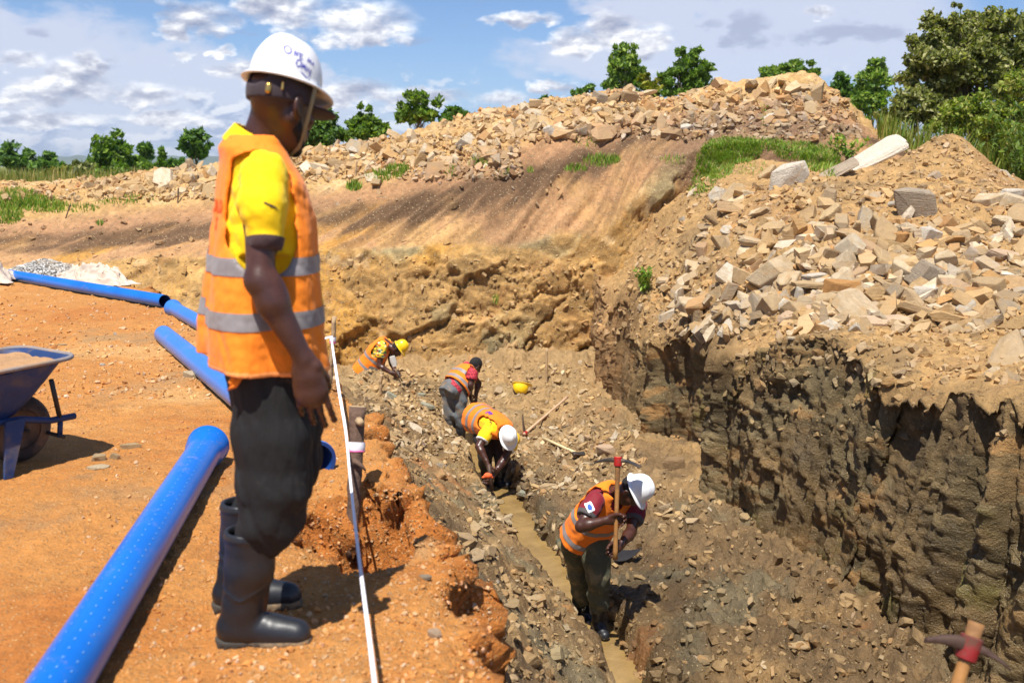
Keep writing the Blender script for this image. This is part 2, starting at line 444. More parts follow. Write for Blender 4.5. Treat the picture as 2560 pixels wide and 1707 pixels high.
# control points of the unexcavated ground, read off the photograph (pixel, distance)
_CP = [
    # right bank lip and plateau
    (1500, 830, 17.0), (1560, 840, 15.0), (1640, 860, 13.6), (1740, 880, 12.4), (1840, 900, 11.0), (1950, 862, 10.4), (2060, 832, 10.1),
    (2250, 962, 8.4), (2400, 975, 7.8), (2560, 1000, 7.0), (2400, 835, 10.4), (2560, 850, 9.6), (2220, 835, 10.5), (2700, 850, 9.4),
    # stone heap of the right bank
    (1600, 700, 15.5), (1640, 600, 16.5), (1700, 520, 17.0), (1770, 470, 16.6), (1800, 700, 13.3), (1900, 600, 14.0), (2000, 470, 15.0),
    (2000, 700, 12.2), (2150, 560, 13.5), (2200, 450, 15.5), (2300, 600, 13.0), (2300, 750, 11.3), (2400, 650, 12.3), (2560, 600, 12.5),
    (2560, 720, 11.0), (2500, 500, 14.0), (2390, 335, 16.3), (2335, 368, 16.0), (2440, 375, 16.2), (2500, 440, 16.0), (2560, 485, 15.5), (2270, 405, 16.6),
    # grassy remnant
    (1750, 470, 17.6), (1800, 405, 18.4), (1850, 352, 19.4), (1950, 345, 19.8), (2050, 380, 19.4), (2110, 420, 18.4),
    # big mound
    (1990, 192, 21.80), (1900, 205, 22.20), (1800, 216, 22.80), (1720, 246, 22.80), (2060, 212, 21.80), (2110, 255, 21.40), (2160, 305, 21.35), (2210, 352, 20.35),
    (2000, 285, 20.55), (1900, 305, 20.35), (1800, 315, 20.35),
    # berm crest to the left
    (1650, 262, 23.20), (1590, 226, 23.40), (1500, 236, 23.80), (1400, 252, 23.80), (1300, 270, 23.80), (1200, 292, 23.80), (1100, 314, 23.80), (1000, 345, 23.80),
    (900, 360, 23.80), (800, 372, 24.30), (740, 386, 24.30), (500, 416, 24.30), (430, 430, 23.80), (350, 443, 23.80), (250, 455, 23.80), (100, 464, 23.80), (0, 474, 23.80), (-300, 484, 23.80),
    # toe of the berm
    (1600, 335, 20.15), (1400, 348, 20.15), (1200, 374, 20.35), (1000, 422, 20.35), (850, 456, 20.35), (600, 480, 20.35), (450, 490, 20.35), (250, 502, 20.35),
    (100, 520, 20.35), (0, 540, 19.95), (-300, 552, 19.95),
    # scraped slope
    (1600, 455, 19.18), (1400, 445, 19.39), (1200, 472, 19.39), (1000, 512, 19.39), (850, 530, 19.34), (600, 552, 19.34), (300, 566, 19.34), (0, 600, 19.18), (-300, 610, 19.18),
    # lip of the far wall
    (1545, 620, 18.7), (1400, 640, 18.4), (1300, 652, 18.3), (1200, 640, 18.3), (1000, 640, 18.3), (850, 640, 18.3), (500, 652, 18.2), (300, 660, 18.0), (0, 682, 18.0), (-300, 690, 18.0),
]
_NR = 36                                   # the first rows (right bank) stand a little nearer: a steep cut
_CP = [(u, v, y * (1 - 0.08 * min(1.0, max(0.0, (17.0 - y) / 3.0)))) if i < _NR else (u, v, y) for i, (u, v, y) in enumerate(_CP)]
_pts = [tuple(at(*c)) for c in _CP]
_lip = sorted([(p[1], p[0]) for p in _pts[:10]])
_pts += [(x, 31.0, 0.9) for x in (-30, -24, -18, -12, -6, 0, 4)] + [(8, 30.0, 0.95), (13, 28, 1.0), (9.6, 19.5, 0.9), (11, 21, 1.0), (12, 17, 0.9), (11, 24, 1.0), (14, 12, 0.6), (14, 7, 0.2)]
_pts += [(-22, 18.2, -0.5), (-22, 22, 0.4), (-22, 26, 0.8), (5, 4.5, -0.15), (7, 6, -0.1), (9, 9, 0.1), (6.5, 3.5, -0.1), (10, 3.5, 0.0)]
class MQ(TPS):
    def k(s, d): return np.sqrt(d * d + 0.25)
HIGH = MQ(_pts, -0.01)

TERR = {}           # name -> (V, F) for ray queries
def finish(name, P, keep, mat, col, attrs=None, flip=False, kind='structure', extra=None):
    n, m = P.shape[:2]
    F = grid_faces(n, m, keep)
    if flip: F = F[:, ::-1]
    me = mesh_np(name, P.reshape(-1, 3), F, True, col.reshape(-1, 3), {k: v.reshape(-1) for k, v in (attrs or {}).items()})
    o = link(name, me, mat); tag(o, kind=kind)
    TERR[name] = (P.reshape(-1, 3), F, np.asarray(col).reshape(-1, 3))
    return o

M_ORANGE = soil('orange_laterite', 85, (0.68, 0.40, 0.17), 0.36, 1.0, 0.95, 0.38)
M_BANK = soil('bank_earth', 40, (0.60, 0.44, 0.25), 0.22, 1.0, 0.92, 0.40, chips=0.12, chip_scale=11, mid=3.2)
M_TRENCH = soil('trench_mud', 60, (0.48, 0.35, 0.19), 0.12, 1.0, 0.85, 0.38, wet=True, chips=0.10, chip_scale=20, mid=2.6)
M_WALL = soil('cut_wall_earth', 60, (0.40, 0.29, 0.15), 0.06, 1.0, 0.82, 0.40, wet=True, chips=0.06, chip_scale=16, mid=2.6)

# ---------------------------------------------------------------- orange platform
def platform(name, xs, ys, fine, skip=None):
    X, Y = np.meshgrid(xs, ys, indexing='ij')
    wob = fbm(np.stack([X, Y, X * 0], -1), 3.1, 4, 0.55, 5) * 0.045 + fbm(np.stack([X, Y, X * 0], -1), 14, 3, 0.5, 15) * 0.016
    d, _ = seg_dist(X, Y, EDGE); ins = inside(X, Y, PLAT)
    sd = np.where(ins, -d, d) + wob + 0.055 * sstep(9.0, 7.5, Y)
    P2 = np.stack([X, Y, X * 0], -1)
    z = 0.020 * fbm(P2, 0.9, 3, 0.5, 2) + 0.012 * fbm(P2, 6, 4, 0.55, 3) + 0.006 * fbm(P2, 30, 3, 0.6, 4)
    nearedge = np.exp(-np.clip(-sd, 0, 9) / 0.35)
    z = z + nearedge * (0.055 * fbm(P2, 4, 4, 0.62, 6) + 0.02 + 0.02 * fbm(P2, 16, 3, 0.6, 7, True))
    # hollow beside the standing man
    z = z - 0.12 * np.exp(-(((X + 0.62) / 0.22) ** 2 + ((Y - 3.62) / 0.2) ** 2)) - 0.06 * np.exp(-(((X + 0.95) / 0.3) ** 2 + ((Y - 3.9) / 0.25) ** 2))
    # ground humps up a little beneath the second pipe and near the far edge
    z = z + 0.03 * np.exp(-(((X + 0.8) / 0.4) ** 2 + ((Y - 4.9) / 0.35) ** 2))
    z = np.where(sd < 0, z - 0.05 * np.exp(sd / 0.05), z - 0.05 - 1.25 * sstep(0.0, 0.34, sd) ** 0.8)
    P = np.stack([X, Y, z], -1)
    nrm = normals_grid(P); nrm *= np.sign(nrm[..., 2:3] + 1e-6)
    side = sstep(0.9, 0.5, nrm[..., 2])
    b1, e1, _ = blocks(P, (4.0, 4.0, 4.0), 3, 1.3); b2, e2, _ = blocks(P, (9, 9, 9), 4)
    P = P + nrm * (side * (0.10 * np.maximum(b1, -0.30) * sstep(0, 0.12, e1) + 0.030 * b2 * sstep(0, 0.15, e2) + 0.030 * fbm(P, 14, 4, 0.66, 9)))[..., None]
    n1 = fbm(P2, 0.7, 4, 0.55, 20); n2 = fbm(P2, 4, 4, 0.6, 21)
    c = mixc(np.broadcast_to(ORANGE, P.shape), ORANGE_L, sstep(0.1, 0.55, n1 + 0.5 * n2))
    c = mixc(c, ORANGE_D, sstep(0.0, 0.6, -n1 * 0.8 + 0.6 * n2))
    c = mixc(c, np.array((0.40, 0.23, 0.10)), 0.75 * sstep(0.25, 0.6, fbm(P2, 1.3, 4, 0.6, 23) + 0.2 * n2))
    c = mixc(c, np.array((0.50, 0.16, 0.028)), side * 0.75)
    c = mixc(c, np.array((0.47, 0.30, 0.14)), 0.9 * sstep(0.35, 0.6, fbm(P2, 2.2, 4, 0.6, 29)) * np.exp(-np.clip(-sd, 0, 9) / 0.25))
    keep = sd < 0.62
    if skip is not None: keep &= ~skip(X, Y)
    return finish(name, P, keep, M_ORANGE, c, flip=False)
platform('ground', np.arange(-2.55, 0.75, 0.0135), np.arange(1.9, 6.0, 0.0135), True)
ys_f = np.concatenate([np.arange(5.985, 9, 0.028), np.arange(9, 18.2, 0.05)])
platform('ground_far', np.arange(-14.0, 0.3, 0.045), ys_f, False)
platform('ground_left', np.arange(-14.0, -2.5, 0.05), np.arange(1.9, 6.03, 0.05), False)
platform('ground_behind', np.arange(-14.0, 0.75, 0.12), np.arange(-2.9, 1.96, 0.12), False)
platform('ground_outer', np.arange(-50.0, -13.9, 0.6), np.arange(-2.9, 17.5, 0.6), False)

# ---------------------------------------------------------------- trench bottom and its left slope
def trench():
    xs = np.concatenate([np.arange(-14, -4.0, 0.09), np.arange(-4.0, 3.9, 0.0235)])
    ys = np.concatenate([np.arange(2.2, 6.6, 0.05), np.arange(6.6, 12.4, 0.0235), np.arange(12.4, 18.9, 0.038)])
    X, Y = np.meshgrid(xs, ys, indexing='ij'); P2 = np.stack([X, Y, X * 0], -1)
    dE, _ = seg_dist(X, Y, EDGE); insE = inside(X, Y, PLAT); dE = np.where(insE, 0, dE)
    dC, pos = seg_dist(X, Y, CHANNEL)
    cx = np.interp(Y, [c[1] for c in CHANNEL], [c[0] for c in CHANNEL])
    right = X > cx
    wob = 0.10 * fbm(P2, 1.8, 4, 0.6, 31) + 0.05 * fbm(P2, 9, 3, 0.6, 32)
    half = 0.125 + 0.045 * vnoise(P2 * 1.3, 33)
    dch = dC + wob - half                                   # outside the channel > 0
    fr = np.clip(dE / (dE + np.maximum(dch, 0) + 1e-3), 0, 1)
    zl = -0.50 - 1.78 * (0.35 * fr + 0.65 * sstep(0, 1, fr))
    zl = zl + 0.10 * fbm(P2, 0.9, 3, 0.5, 34) * sstep(0, 0.3, fr)
    wx = np.interp(Y, [4, 6, 7.13, 7.46, 8.2, 9.1, 10.34, 12.0, 13.6, 18], [3.6, 3.3, 3.1, 2.85, 2.72, 2.47, 2.35, 2.15, 1.62, 1.33])
    fw = np.clip((X - cx - half) / np.maximum(wx - cx - half, 0.2), 0, 1.4)
    zr = -2.24 + 0.06 * fw + 0.10 * fbm(P2, 1.1, 4, 0.55, 35) * sstep(0.1, 0.4, fw)
    zr = zr + 0.30 * np.exp(-(((X - 2.15) / 0.55) ** 2 + ((Y - 11.6) / 0.9) ** 2))          # spoil against the wall
    zr = zr + 0.34 * np.exp(-(((X - 1.35) / 0.55) ** 2 + ((Y - 13.2) / 1.6) ** 2))
    zr = zr + 0.22 * np.exp(-(((X - 1.75) / 0.5) ** 2 + ((Y - 9.3) / 0.7) ** 2)) + 0.16 * np.exp(-(((X - 1.9) / 0.6) ** 2 + ((Y - 7.2) / 0.5) ** 2))
    z = np.where(right, zr, zl)
    far = sstep(14.2, 16.2, Y)
    z = z * (1 - far) + far * (-2.25 + 0.22 * fbm(P2, 0.9, 4, 0.55, 36) + 0.35 * sstep(16.6, 17.8, Y))
    z = z + 0.42 * np.exp(-(((X + 2.05) / 0.62) ** 2 + ((Y - 14.9) / 0.55) ** 2))           # heap that hides the far digger's legs
    z = z + 0.20 * np.exp(-(((X + 1.75) / 0.7) ** 2 + ((Y - 12.6) / 0.8) ** 2))
    flat = np.exp(-(((X - 1.22) / 0.36) ** 2 + ((Y - 8.2) / 0.75) ** 2))                    # smooth wet mud by the channel
    rough = (1 - 0.88 * flat) * (1 + 0.6 * sstep(10.5, 8.5, Y) * right)
    z = z + rough * (0.065 * fbm(P2, 3.0, 4, 0.6, 37) - 0.050 * fbm(P2, 7, 4, 0.65, 38, True) + 0.018 * fbm(P2, 30, 3, 0.65, 39))
    b1, e1, id1 = blocks(P2 + np.array((0, 0, 0.3)), (7.5, 7.5, 1), 5)
    b2, e2, id2 = blocks(P2 + np.array((0, 0, 0.3)), (19, 19, 1), 6)
    z = z + rough * (0.050 * b1 * sstep(0, 0.25, e1) + 0.016 * b2 * sstep(0, 0.3, e2))
    depth = np.where(far > 0.5, 0.16, 0.46)
    z = np.where(dch < 0.10, z - depth * sstep(0.10, -0.05, dch), z)
    P = np.stack([X, Y, z], -1)
    n1 = fbm(P2, 0.8, 4, 0.55, 40); n2 = fbm(P2, 3.3, 4, 0.6, 41)
    c = mixc(np.broadcast_to(MUD, P.shape), TAN, sstep(-0.1, 0.55, n1 + 0.6 * n2) * 0.5)
    c = mixc(c, np.array((0.20, 0.165, 0.095)), 0.75 * sstep(0.05, 0.5, fbm(P2, 1.1, 4, 0.6, 42) + 0.3 * n2))
    c = mixc(c, np.array((0.40, 0.17, 0.055)), 0.7 * sstep(0.28, 0.55, fbm(P2, 1.7, 4, 0.6, 43)))
    c = mixc(c, PALE, 0.6 * sstep(0.2, 0.5, fbm(P2, 1.5, 4, 0.6, 44)) * sstep(10.0, 12.5, Y))
    c = mixc(c, np.array((0.42, 0.265, 0.115)), 0.55 * sstep(12.0, 15.0, Y))
    c = mixc(c, np.array((0.50, 0.215, 0.07)), 0.55 * sstep(0.5, 0.05, dE) * (Y > 2))
    c = c * (1 + 0.14 * id1 + 0.08 * id2)[..., None]
    wet = sstep(0.55, 0.05, dch) * (0.4 + 0.6 * right) + 0.9 * flat + 0.6 * sstep(11.0, 8.0, Y) * right
    c = c * (1 - 0.45 * np.clip(wet, 0, 1) - 0.18 * flat)[..., None]                                         # soaked earth is darker
    keep = (~insE) | (dE < 0.05) & (seg_dist(X, Y, EDGE)[0] < 0.12)
    keep &= X < wx + 0.7
    return finish('trench_floor', P, keep, M_TRENCH, np.clip(c, 0.01, 0.9), {'wet': np.clip(wet, 0, 1)})
trench()

# ---------------------------------------------------------------- right wall and bank
BASE_R = ([2.5, 4, 6, 7.13, 7.46, 8.2, 9.1, 10.34, 11.3, 12.0, 13.6, 18, 20], [3.7, 3.6, 3.3, 3.1, 2.85, 2.72, 2.47, 2.35, 2.32, 2.15, 1.62, 1.33, 1.3])
LIP_R = ([2.5, 5.0] + [q[0] for q in _lip] + [20], [3.75, 3.5] + [q[1] for q in _lip] + [1.6])
def beds(P, nb, freq, seed, warp=0.5):
    """stepped edges of tilted rock beds: relief and a random value per bed"""
    q = (P @ np.array(nb, np.float32)) * freq + warp * fbm(P, 1.3, 3, 0.55, seed) * freq * 0.35 + 0.35 * fbm(P, 6, 3, 0.6, seed + 1)
    i = np.floor(q).astype(np.int64); f = q - i
    along = np.floor(fbm(P, 1.1, 2, 0.5, seed + 2) * 6).astype(np.int64)
    h = _h(i, along * 0 + seed, along); r = _VAL[h & 4095]
    return 0.7 * r + 0.9 * (f ** 1.6) - 0.45, r
def strata(P):
    """layered rock dipping steeply, seen in both cut walls"""
    q = np.stack([P[..., 0] * 0.5 + P[..., 1] * 1.4 + P[..., 2] * 3.2, P[..., 0] * 0.8 - P[..., 1] * 0.6, P[..., 2] * 0.9 - P[..., 1] * 1.1], -1)
    return q
def right_bank():
    ys = np.concatenate([np.arange(2.5, 6.0, 0.06), np.arange(6.0, 11.5, 0.0225), np.arange(11.5, 19.4, 0.042)])
    nt = 118
    tw = np.linspace(0, 1, nt)
    ob = np.concatenate([np.arange(0.025, 1.2, 0.028), np.arange(1.2, 5.2, 0.036), np.arange(5.2, 13, 0.14)])
    bx = np.interp(ys, *BASE_R); lx = np.interp(ys, *LIP_R)
    n1 = vnoise(np.stack([ys * 1.1, ys * 0, ys * 0], -1), 50); n2 = vnoise(np.stack([ys * 4.0, ys * 0, ys * 0], -1), 51)
    bx = bx + 0.07 * n1 + 0.04 * n2; lx = lx + 0.10 * n1 + 0.05 * n2
    zl = HIGH(lx, ys)
    t = tw[None, :]
    Xw = bx[:, None] + (lx - bx)[:, None] * (0.55 * t + 0.45 * t ** 2.6)
    Zw = -2.62 + (zl + 2.62)[:, None] * t
    Yw = np.broadcast_to(ys[:, None], Xw.shape)
    Xb = lx[:, None] + ob[None]; Yb = np.broadcast_to(ys[:, None], Xb.shape); Zb = HIGH(Xb, Yb)
    P = np.concatenate([np.stack([Xw, Yw, Zw], -1), np.stack([Xb, Yb, Zb], -1)], 1)
    T = np.concatenate([np.broadcast_to(t, Xw.shape), 1 + np.broadcast_to(ob[None], Xb.shape)], 1)
    nrm = -normals_grid(P)
    nrm = np.where((nrm[..., 0:1] - nrm[..., 2:3]) > 0, -nrm, nrm)
    wall = sstep(1.35, 0.9, T)
    S = strata(P)
    yw = P[..., 1] + 0.10 * P[..., 2] + 0.10 * fbm(P, 1.2, 3, 0.5, 68)
    g1 = fbm(np.stack([yw * 2.1, P[..., 2] * 0.15, P[..., 0] * 0.2], -1), 1.0, 2, 0.5, 52, True)
    g2 = fbm(np.stack([yw * 5.6, P[..., 2] * 0.35, P[..., 0] * 0.4], -1), 1.0, 3, 0.55, 53, True)
    g3 = fbm(np.stack([yw * 15, P[..., 2] * 2.6, P[..., 0] * 2], -1), 1.0, 3, 0.6, 69, True)
    S = S + 0.35 * np.stack([fbm(P, 2.5, 3, 0.6, 65), fbm(P, 2.5, 3, 0.6, 66), fbm(P, 2.5, 3, 0.6, 67)], -1)
    b1, e1, id1 = blocks(S, (0.75, 0.9, 1.1), 7, 1.0)
    b2, e2, id2 = blocks(S, (2.4, 1.6, 2.2), 8, 1.0)
    b3, e3, id3 = blocks(P, (11, 11, 11), 9, 1.0)
    big = fbm(P, 0.85, 3, 0.5, 54)
    rk = sstep(-0.05, 0.35, fbm(P, 0.9, 3, 0.5, 59))        # where bare rock shows instead of smeared earth
    near = sstep(9.6, 8.0, P[..., 1]); rk = np.maximum(rk, 0.75 * near)
    bd, bid = beds(P, (0.15, 0.78, -0.60), 5.5, 210); bd2, bid2 = beds(P, (0.1, 0.80, -0.58), 14.0, 220)
    dw = 0.15 * big - (0.15 + 0.05 * near) * g1 - (0.105 + 0.06 * near) * g2 - (0.034 + 0.02 * near) * g3 + rk * (0.032 * bd + 0.018 * bd2) + rk * 0.018 * b1 * sstep(0, 0.3, e1) + 0.030 * fbm(P * np.array((1, 1, 0.5)), 9, 4, 0.68, 55) + 0.016 * fbm(P, 30, 3, 0.68, 64)
    # notch where the nearer block of the wall stands proud
    dw = dw + 0.16 * np.exp(-((P[..., 1] - 10.5) / 0.45) ** 2) * wall - 0.14 * np.exp(-((P[..., 1] - 11.35) / 0.3) ** 2) * wall
    db = 0.05 * fbm(P, 1.6, 4, 0.55, 56) + 0.03 * fbm(P, 7, 4, 0.6, 57) + 0.010 * b3 * sstep(0, 0.2, e3) - 0.035 * fbm(P, 9, 4, 0.65, 58, True)
    fade = sstep(0.0, 0.06, T)
    P = P + nrm * ((wall * dw + (1 - wall) * db) * (0.3 + 0.7 * fade))[..., None]
    # tuck the back end under the far bank
    P[..., 2] -= 0.7 * sstep(18.0, 19.3, P[..., 1])
    n1 = fbm(P, 1.0, 4, 0.55, 60); n2 = fbm(P, 4.5, 4, 0.6, 61)
    cw = mixc(np.broadcast_to(WALLC, P.shape), GREYG * 0.8, 0.45 * sstep(0.1, 0.45, id1 * 0.7 + n1))
    cw = mixc(cw, np.array((0.33, 0.17, 0.055)), 0.7 * sstep(0.2, 0.6, n1 * 0.8 + 0.4 * id2))
    cw = mixc(cw, np.array((0.13, 0.095, 0.052)), 0.7 * sstep(0.1, 0.55, -n1 + 0.5 * n2))
    cw = mixc(cw, np.array((0.20, 0.175, 0.04)), 0.55 * sstep(0.3, 0.6, fbm(P, 1.6, 4, 0.6, 62)))
    cw = mixc(cw, TAN * 0.8, 0.65 * sstep(0.86, 1.05, T + 0.2 * n2))
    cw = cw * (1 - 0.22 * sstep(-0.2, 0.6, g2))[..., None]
    cw = mixc(cw, BROWN, 0.65 * sstep(13.5, 16.5, P[..., 1]))
    cw = cw * (0.92 + 0.18 * id2 + rk * 0.22 * bid + rk * 0.15 * bid2)[..., None]
    cb = mixc(np.broadcast_to(TAN * 0.92, P.shape), MUD, sstep(0.05, 0.5, n1 + 0.4 * n2) * 0.7)
    cb = mixc(cb, BROWN, 0.5 * sstep(0.1, 0.5, -n1 + 0.4 * n2))
    cb = mixc(cb, np.array((0.20, 0.14, 0.075)), 0.6 * sstep(0.2, 0.5, fbm(P, 0.8, 4, 0.55, 63)) * (P[..., 1] < 11.2))
    cb = cb * (1 + 0.12 * id3)[..., None]
    cb = cb * (1 + 0.30 * fbm(P, 7, 4, 0.7, 163))[..., None]; cw = cw * (1 + 0.30 * fbm(P, 6, 4, 0.7, 164))[..., None]
    c = cw * wall[..., None] + cb * (1 - wall)[..., None]
    wet = wall * np.clip(0.30 + 0.8 * sstep(1.0, 0.2, T) * sstep(14, 9, P[..., 1]), 0, 1)
    return finish('right_bank', P, None, M_WALL, np.clip(c, 0.01, 0.9), {'wet': wet})
right_bank()

# ---------------------------------------------------------------- far wall, scraped slope and rubble berm
BASE_F = ([-22, -16, -10, -6, -3.5, -1.5, -0.5, 0.6, 1.33, 3, 12], [16.6, 16.5, 16.4, 16.5, 16.9, 17.3, 17.5, 17.85, 18.1, 18.5, 19])
LIP_F = ([-22, -16, -10, -6, -3, 0, 1.6, 3.5, 12], [18.3, 18.1, 18.1, 18.25, 18.4, 18.45, 18.8, 19.2, 19.4])
def far_bank():
    xs = np.concatenate([np.arange(-24, -10.5, 0.075), np.arange(-10.5, 3.2, 0.034), np.arange(3.2, 13.5, 0.05)])
    tw = np.linspace(0, 1, 84)
    ob = np.concatenate([np.arange(0.03, 8.6, 0.05), np.arange(8.6, 13.5, 0.16)])
    by = np.interp(xs, *BASE_F); ly = np.interp(xs, *LIP_F)
    n1 = vnoise(np.stack([xs * 0.9, xs * 0, xs * 0], -1), 70); by = by + 0.10 * n1; ly = ly + 0.12 * n1
    zl = HIGH(xs, ly); t = tw[None]
    Yw = by[:, None] + (ly - by)[:, None] * t ** 1.3; Zw = -2.7 + (zl + 2.7)[:, None] * t; Xw = np.broadcast_to(xs[:, None], Yw.shape)
    Yb = ly[:, None] + ob[None]; Xb = np.broadcast_to(xs[:, None], Yb.shape); Zb = HIGH(Xb, Yb)
    P = np.concatenate([np.stack([Xw, Yw, Zw], -1), np.stack([Xb, Yb, Zb], -1)], 1)
    T = np.concatenate([np.broadcast_to(t, Yw.shape), 1 + np.broadcast_to(ob[None], Yb.shape)], 1)
    nrm = normals_grid(P); nrm = np.where((nrm[..., 2:3] - nrm[..., 1:2]) < 0, -nrm, nrm)
    Tw = T; T = 1 + (T - 1) * 1.70                        # zones run up the bank
    wall = sstep(1.25, 0.85, T); slope = sstep(0.95, 1.3, T) * sstep(4.3, 3.3, T); berm = sstep(3.4, 4.6, T)
    S = strata(P)
    big = fbm(P, 0.7, 3, 0.5, 71)
    S = np.stack([P[..., 0] * 1.2 - P[..., 2] * 1.5, P[..., 1], P[..., 0] * 0.7 + P[..., 2] * 0.9], -1)      # beds dip down to the right
    S = S + 0.4 * np.stack([fbm(P, 2.0, 3, 0.6, 165), fbm(P, 2.0, 3, 0.6, 166), fbm(P, 2.0, 3, 0.6, 167)], -1)
    b1, e1, id1 = blocks(S, (0.75, 0.7, 0.55), 17, 1.3)
    b2, e2, id2 = blocks(S, (2.4, 2.0, 1.6), 18, 1.2)
    b3, e3, id3 = blocks(P, (7, 7, 7), 19, 1.0)
    scr = P[..., 0] * 1.0 - (T - 1) * 0.85                      # tooth marks run down to the left
    teeth = -fbm(np.stack([scr * 3.6, P[..., 0] * 0 + 0.3, (T) * 0.35], -1), 1.0, 3, 0.55, 72, True)
    rk = 0.35 + 0.65 * sstep(-0.2, 0.3, fbm(P, 0.7, 3, 0.5, 79))
    bd, bid = beds(P, (0.60, 0.22, 0.78), 2.6, 230); bd2, bid2 = beds(P, (0.62, 0.2, 0.76), 7.5, 240)
    dw = 0.15 * big + 0.12 * b1 * sstep(0, 0.12, e1) - 0.05 * sstep(0.05, 0.0, e1) + rk * (0.055 * bd + 0.032 * bd2 + 0.022 * b2 * sstep(0, 0.2, e2)) + 0.014 * fbm(P, 14, 3, 0.65, 89)
    dw = dw * (0.35 + 0.65 * sstep(1.05, 0.75, T)) * (0.45 + 0.55 * sstep(-7.0, -3.5, P[..., 0]))
    dw = dw * (0.45 + 0.55 * sstep(-1.9, -0.6, -np.abs(P[..., 0] - 0.9)) + 0.0)  if False else dw
    ds = 0.05 * big + 0.10 * teeth * sstep(-8, -2, P[..., 0]) + 0.03 * teeth + 0.02 * fbm(P, 5, 4, 0.6, 74) + 0.010 * fbm(P, 20, 3, 0.6, 75)
    dm = 0.20 * fbm(P, 0.9, 4, 0.55, 76) + 0.10 * fbm(P, 3.3, 4, 0.6, 77) + 0.030 * b3 * sstep(0, 0.2, e3) - 0.055 * fbm(P, 6, 4, 0.65, 78, True)
    P = P + nrm * (wall * dw + slope * ds + berm * dm)[..., None]
    n1 = fbm(P, 0.55, 4, 0.55, 80); n2 = fbm(P, 3.0, 4, 0.6, 81); n3 = fbm(P, 1.5, 4, 0.6, 82)
    cw = mixc(np.broadcast_to(np.array((0.42, 0.245, 0.085)), P.shape), OCHRE, 0.7 * sstep(0.05, 0.5, n1 + 0.3 * n2))
    cw = mixc(cw, GREYG * 1.2, 0.85 * sstep(0.12, 0.5, fbm(P, 0.65, 4, 0.55, 83) + 0.35 * id1))
    cw = mixc(cw, np.array((0.26, 0.12, 0.035)), 0.6 * sstep(0.3, 0.6, id2 * 0.6 + n3 * 0.7))
    cw = mixc(cw, PALE, 0.6 * sstep(0.3, 0.6, n3 + 0.3 * id2))
    cw = cw * (0.94 + 0.12 * id2 + 0.20 * bid + 0.16 * bid2)[..., None]
    cs = mixc(np.broadcast_to(np.array((0.41, 0.225, 0.105)), P.shape), np.array((0.46, 0.265, 0.105)), sstep(-0.1, 0.4, n1 + 0.4 * n2))
    cs = mixc(cs, OCHRE, 0.75 * sstep(0.1, 0.5, fbm(np.stack([scr * 1.1, P[..., 2] * 0.4, scr * 0], -1), 1, 4, 0.6, 84)) * sstep(1.5, -4, P[..., 0]))
    # the old topsoil, a dark band smeared downhill by the bucket
    smear = fbm(np.stack([scr * 2.0, scr * 0, T * 0.5], -1), 1.0, 4, 0.6, 85)
    tb = 2.05 + 0.7 * smear + 0.45 * sstep(-2, 3.5, P[..., 0])
    band = sstep(tb - 0.35, tb + 0.05, T) * sstep(3.55, 3.0, T + 0.2 * n3) * sstep(-0.55, 0.10, fbm(np.stack([scr * 0.9, scr * 0 + 3, T * 0.7], -1), 1, 4, 0.6, 86) + 0.25 * sstep(-3, 2, P[..., 0]))
    strk = sstep(0.05, 0.5, fbm(np.stack([scr * 3.6, scr * 0, T * 0.3], -1), 1, 3, 0.6, 88, True))
    cs = cs * (1 - 0.36 * strk * sstep(-7, -1, P[..., 0]))[..., None] * 1.06
    cs = mixc(cs, DARKB * 0.8, 0.95 * band)
    cs = mixc(cs, np.array((0.37, 0.20, 0.10)), 0.8 * sstep(2.7, 3.3, T + 0.3 * n2))
    cm = mixc(np.broadcast_to(np.array((0.47, 0.285, 0.11)), P.shape), PALE, sstep(0.0, 0.5, n3 + 0.4 * n2) * 0.75)
    cm = mixc(cm, BROWN, 0.6 * sstep(0.1, 0.5, -n1 + 0.4 * n2))
    cm = mixc(cm, np.array((0.40, 0.14, 0.05)), 0.55 * sstep(0.3, 0.55, fbm(P, 1.1, 4, 0.6, 87)))
    ws = wall / (wall + slope + berm + 1e-6); ss = slope / (wall + slope + berm + 1e-6); bs = berm / (wall + slope + berm + 1e-6)
    c = cw * ws[..., None] + cs * ss[..., None] + cm * bs[..., None]
    c = c * (1 + 0.32 * fbm(P, 5, 4, 0.7, 188))[..., None]
    # remnant of undisturbed topsoil under the grass on the right
    rem = np.exp(-(((P[..., 0] - 4.6) / 2.2) ** 2 + ((P[..., 1] - 19.6) / 1.5) ** 2))
    c = mixc(c, np.array((0.20, 0.115, 0.066)), sstep(0.25, 0.7, rem + 0.25 * n2) * 0.85)
    return finish('far_bank', P, None, M_BANK, np.clip(c, 0.01, 0.9), {})
far_bank()

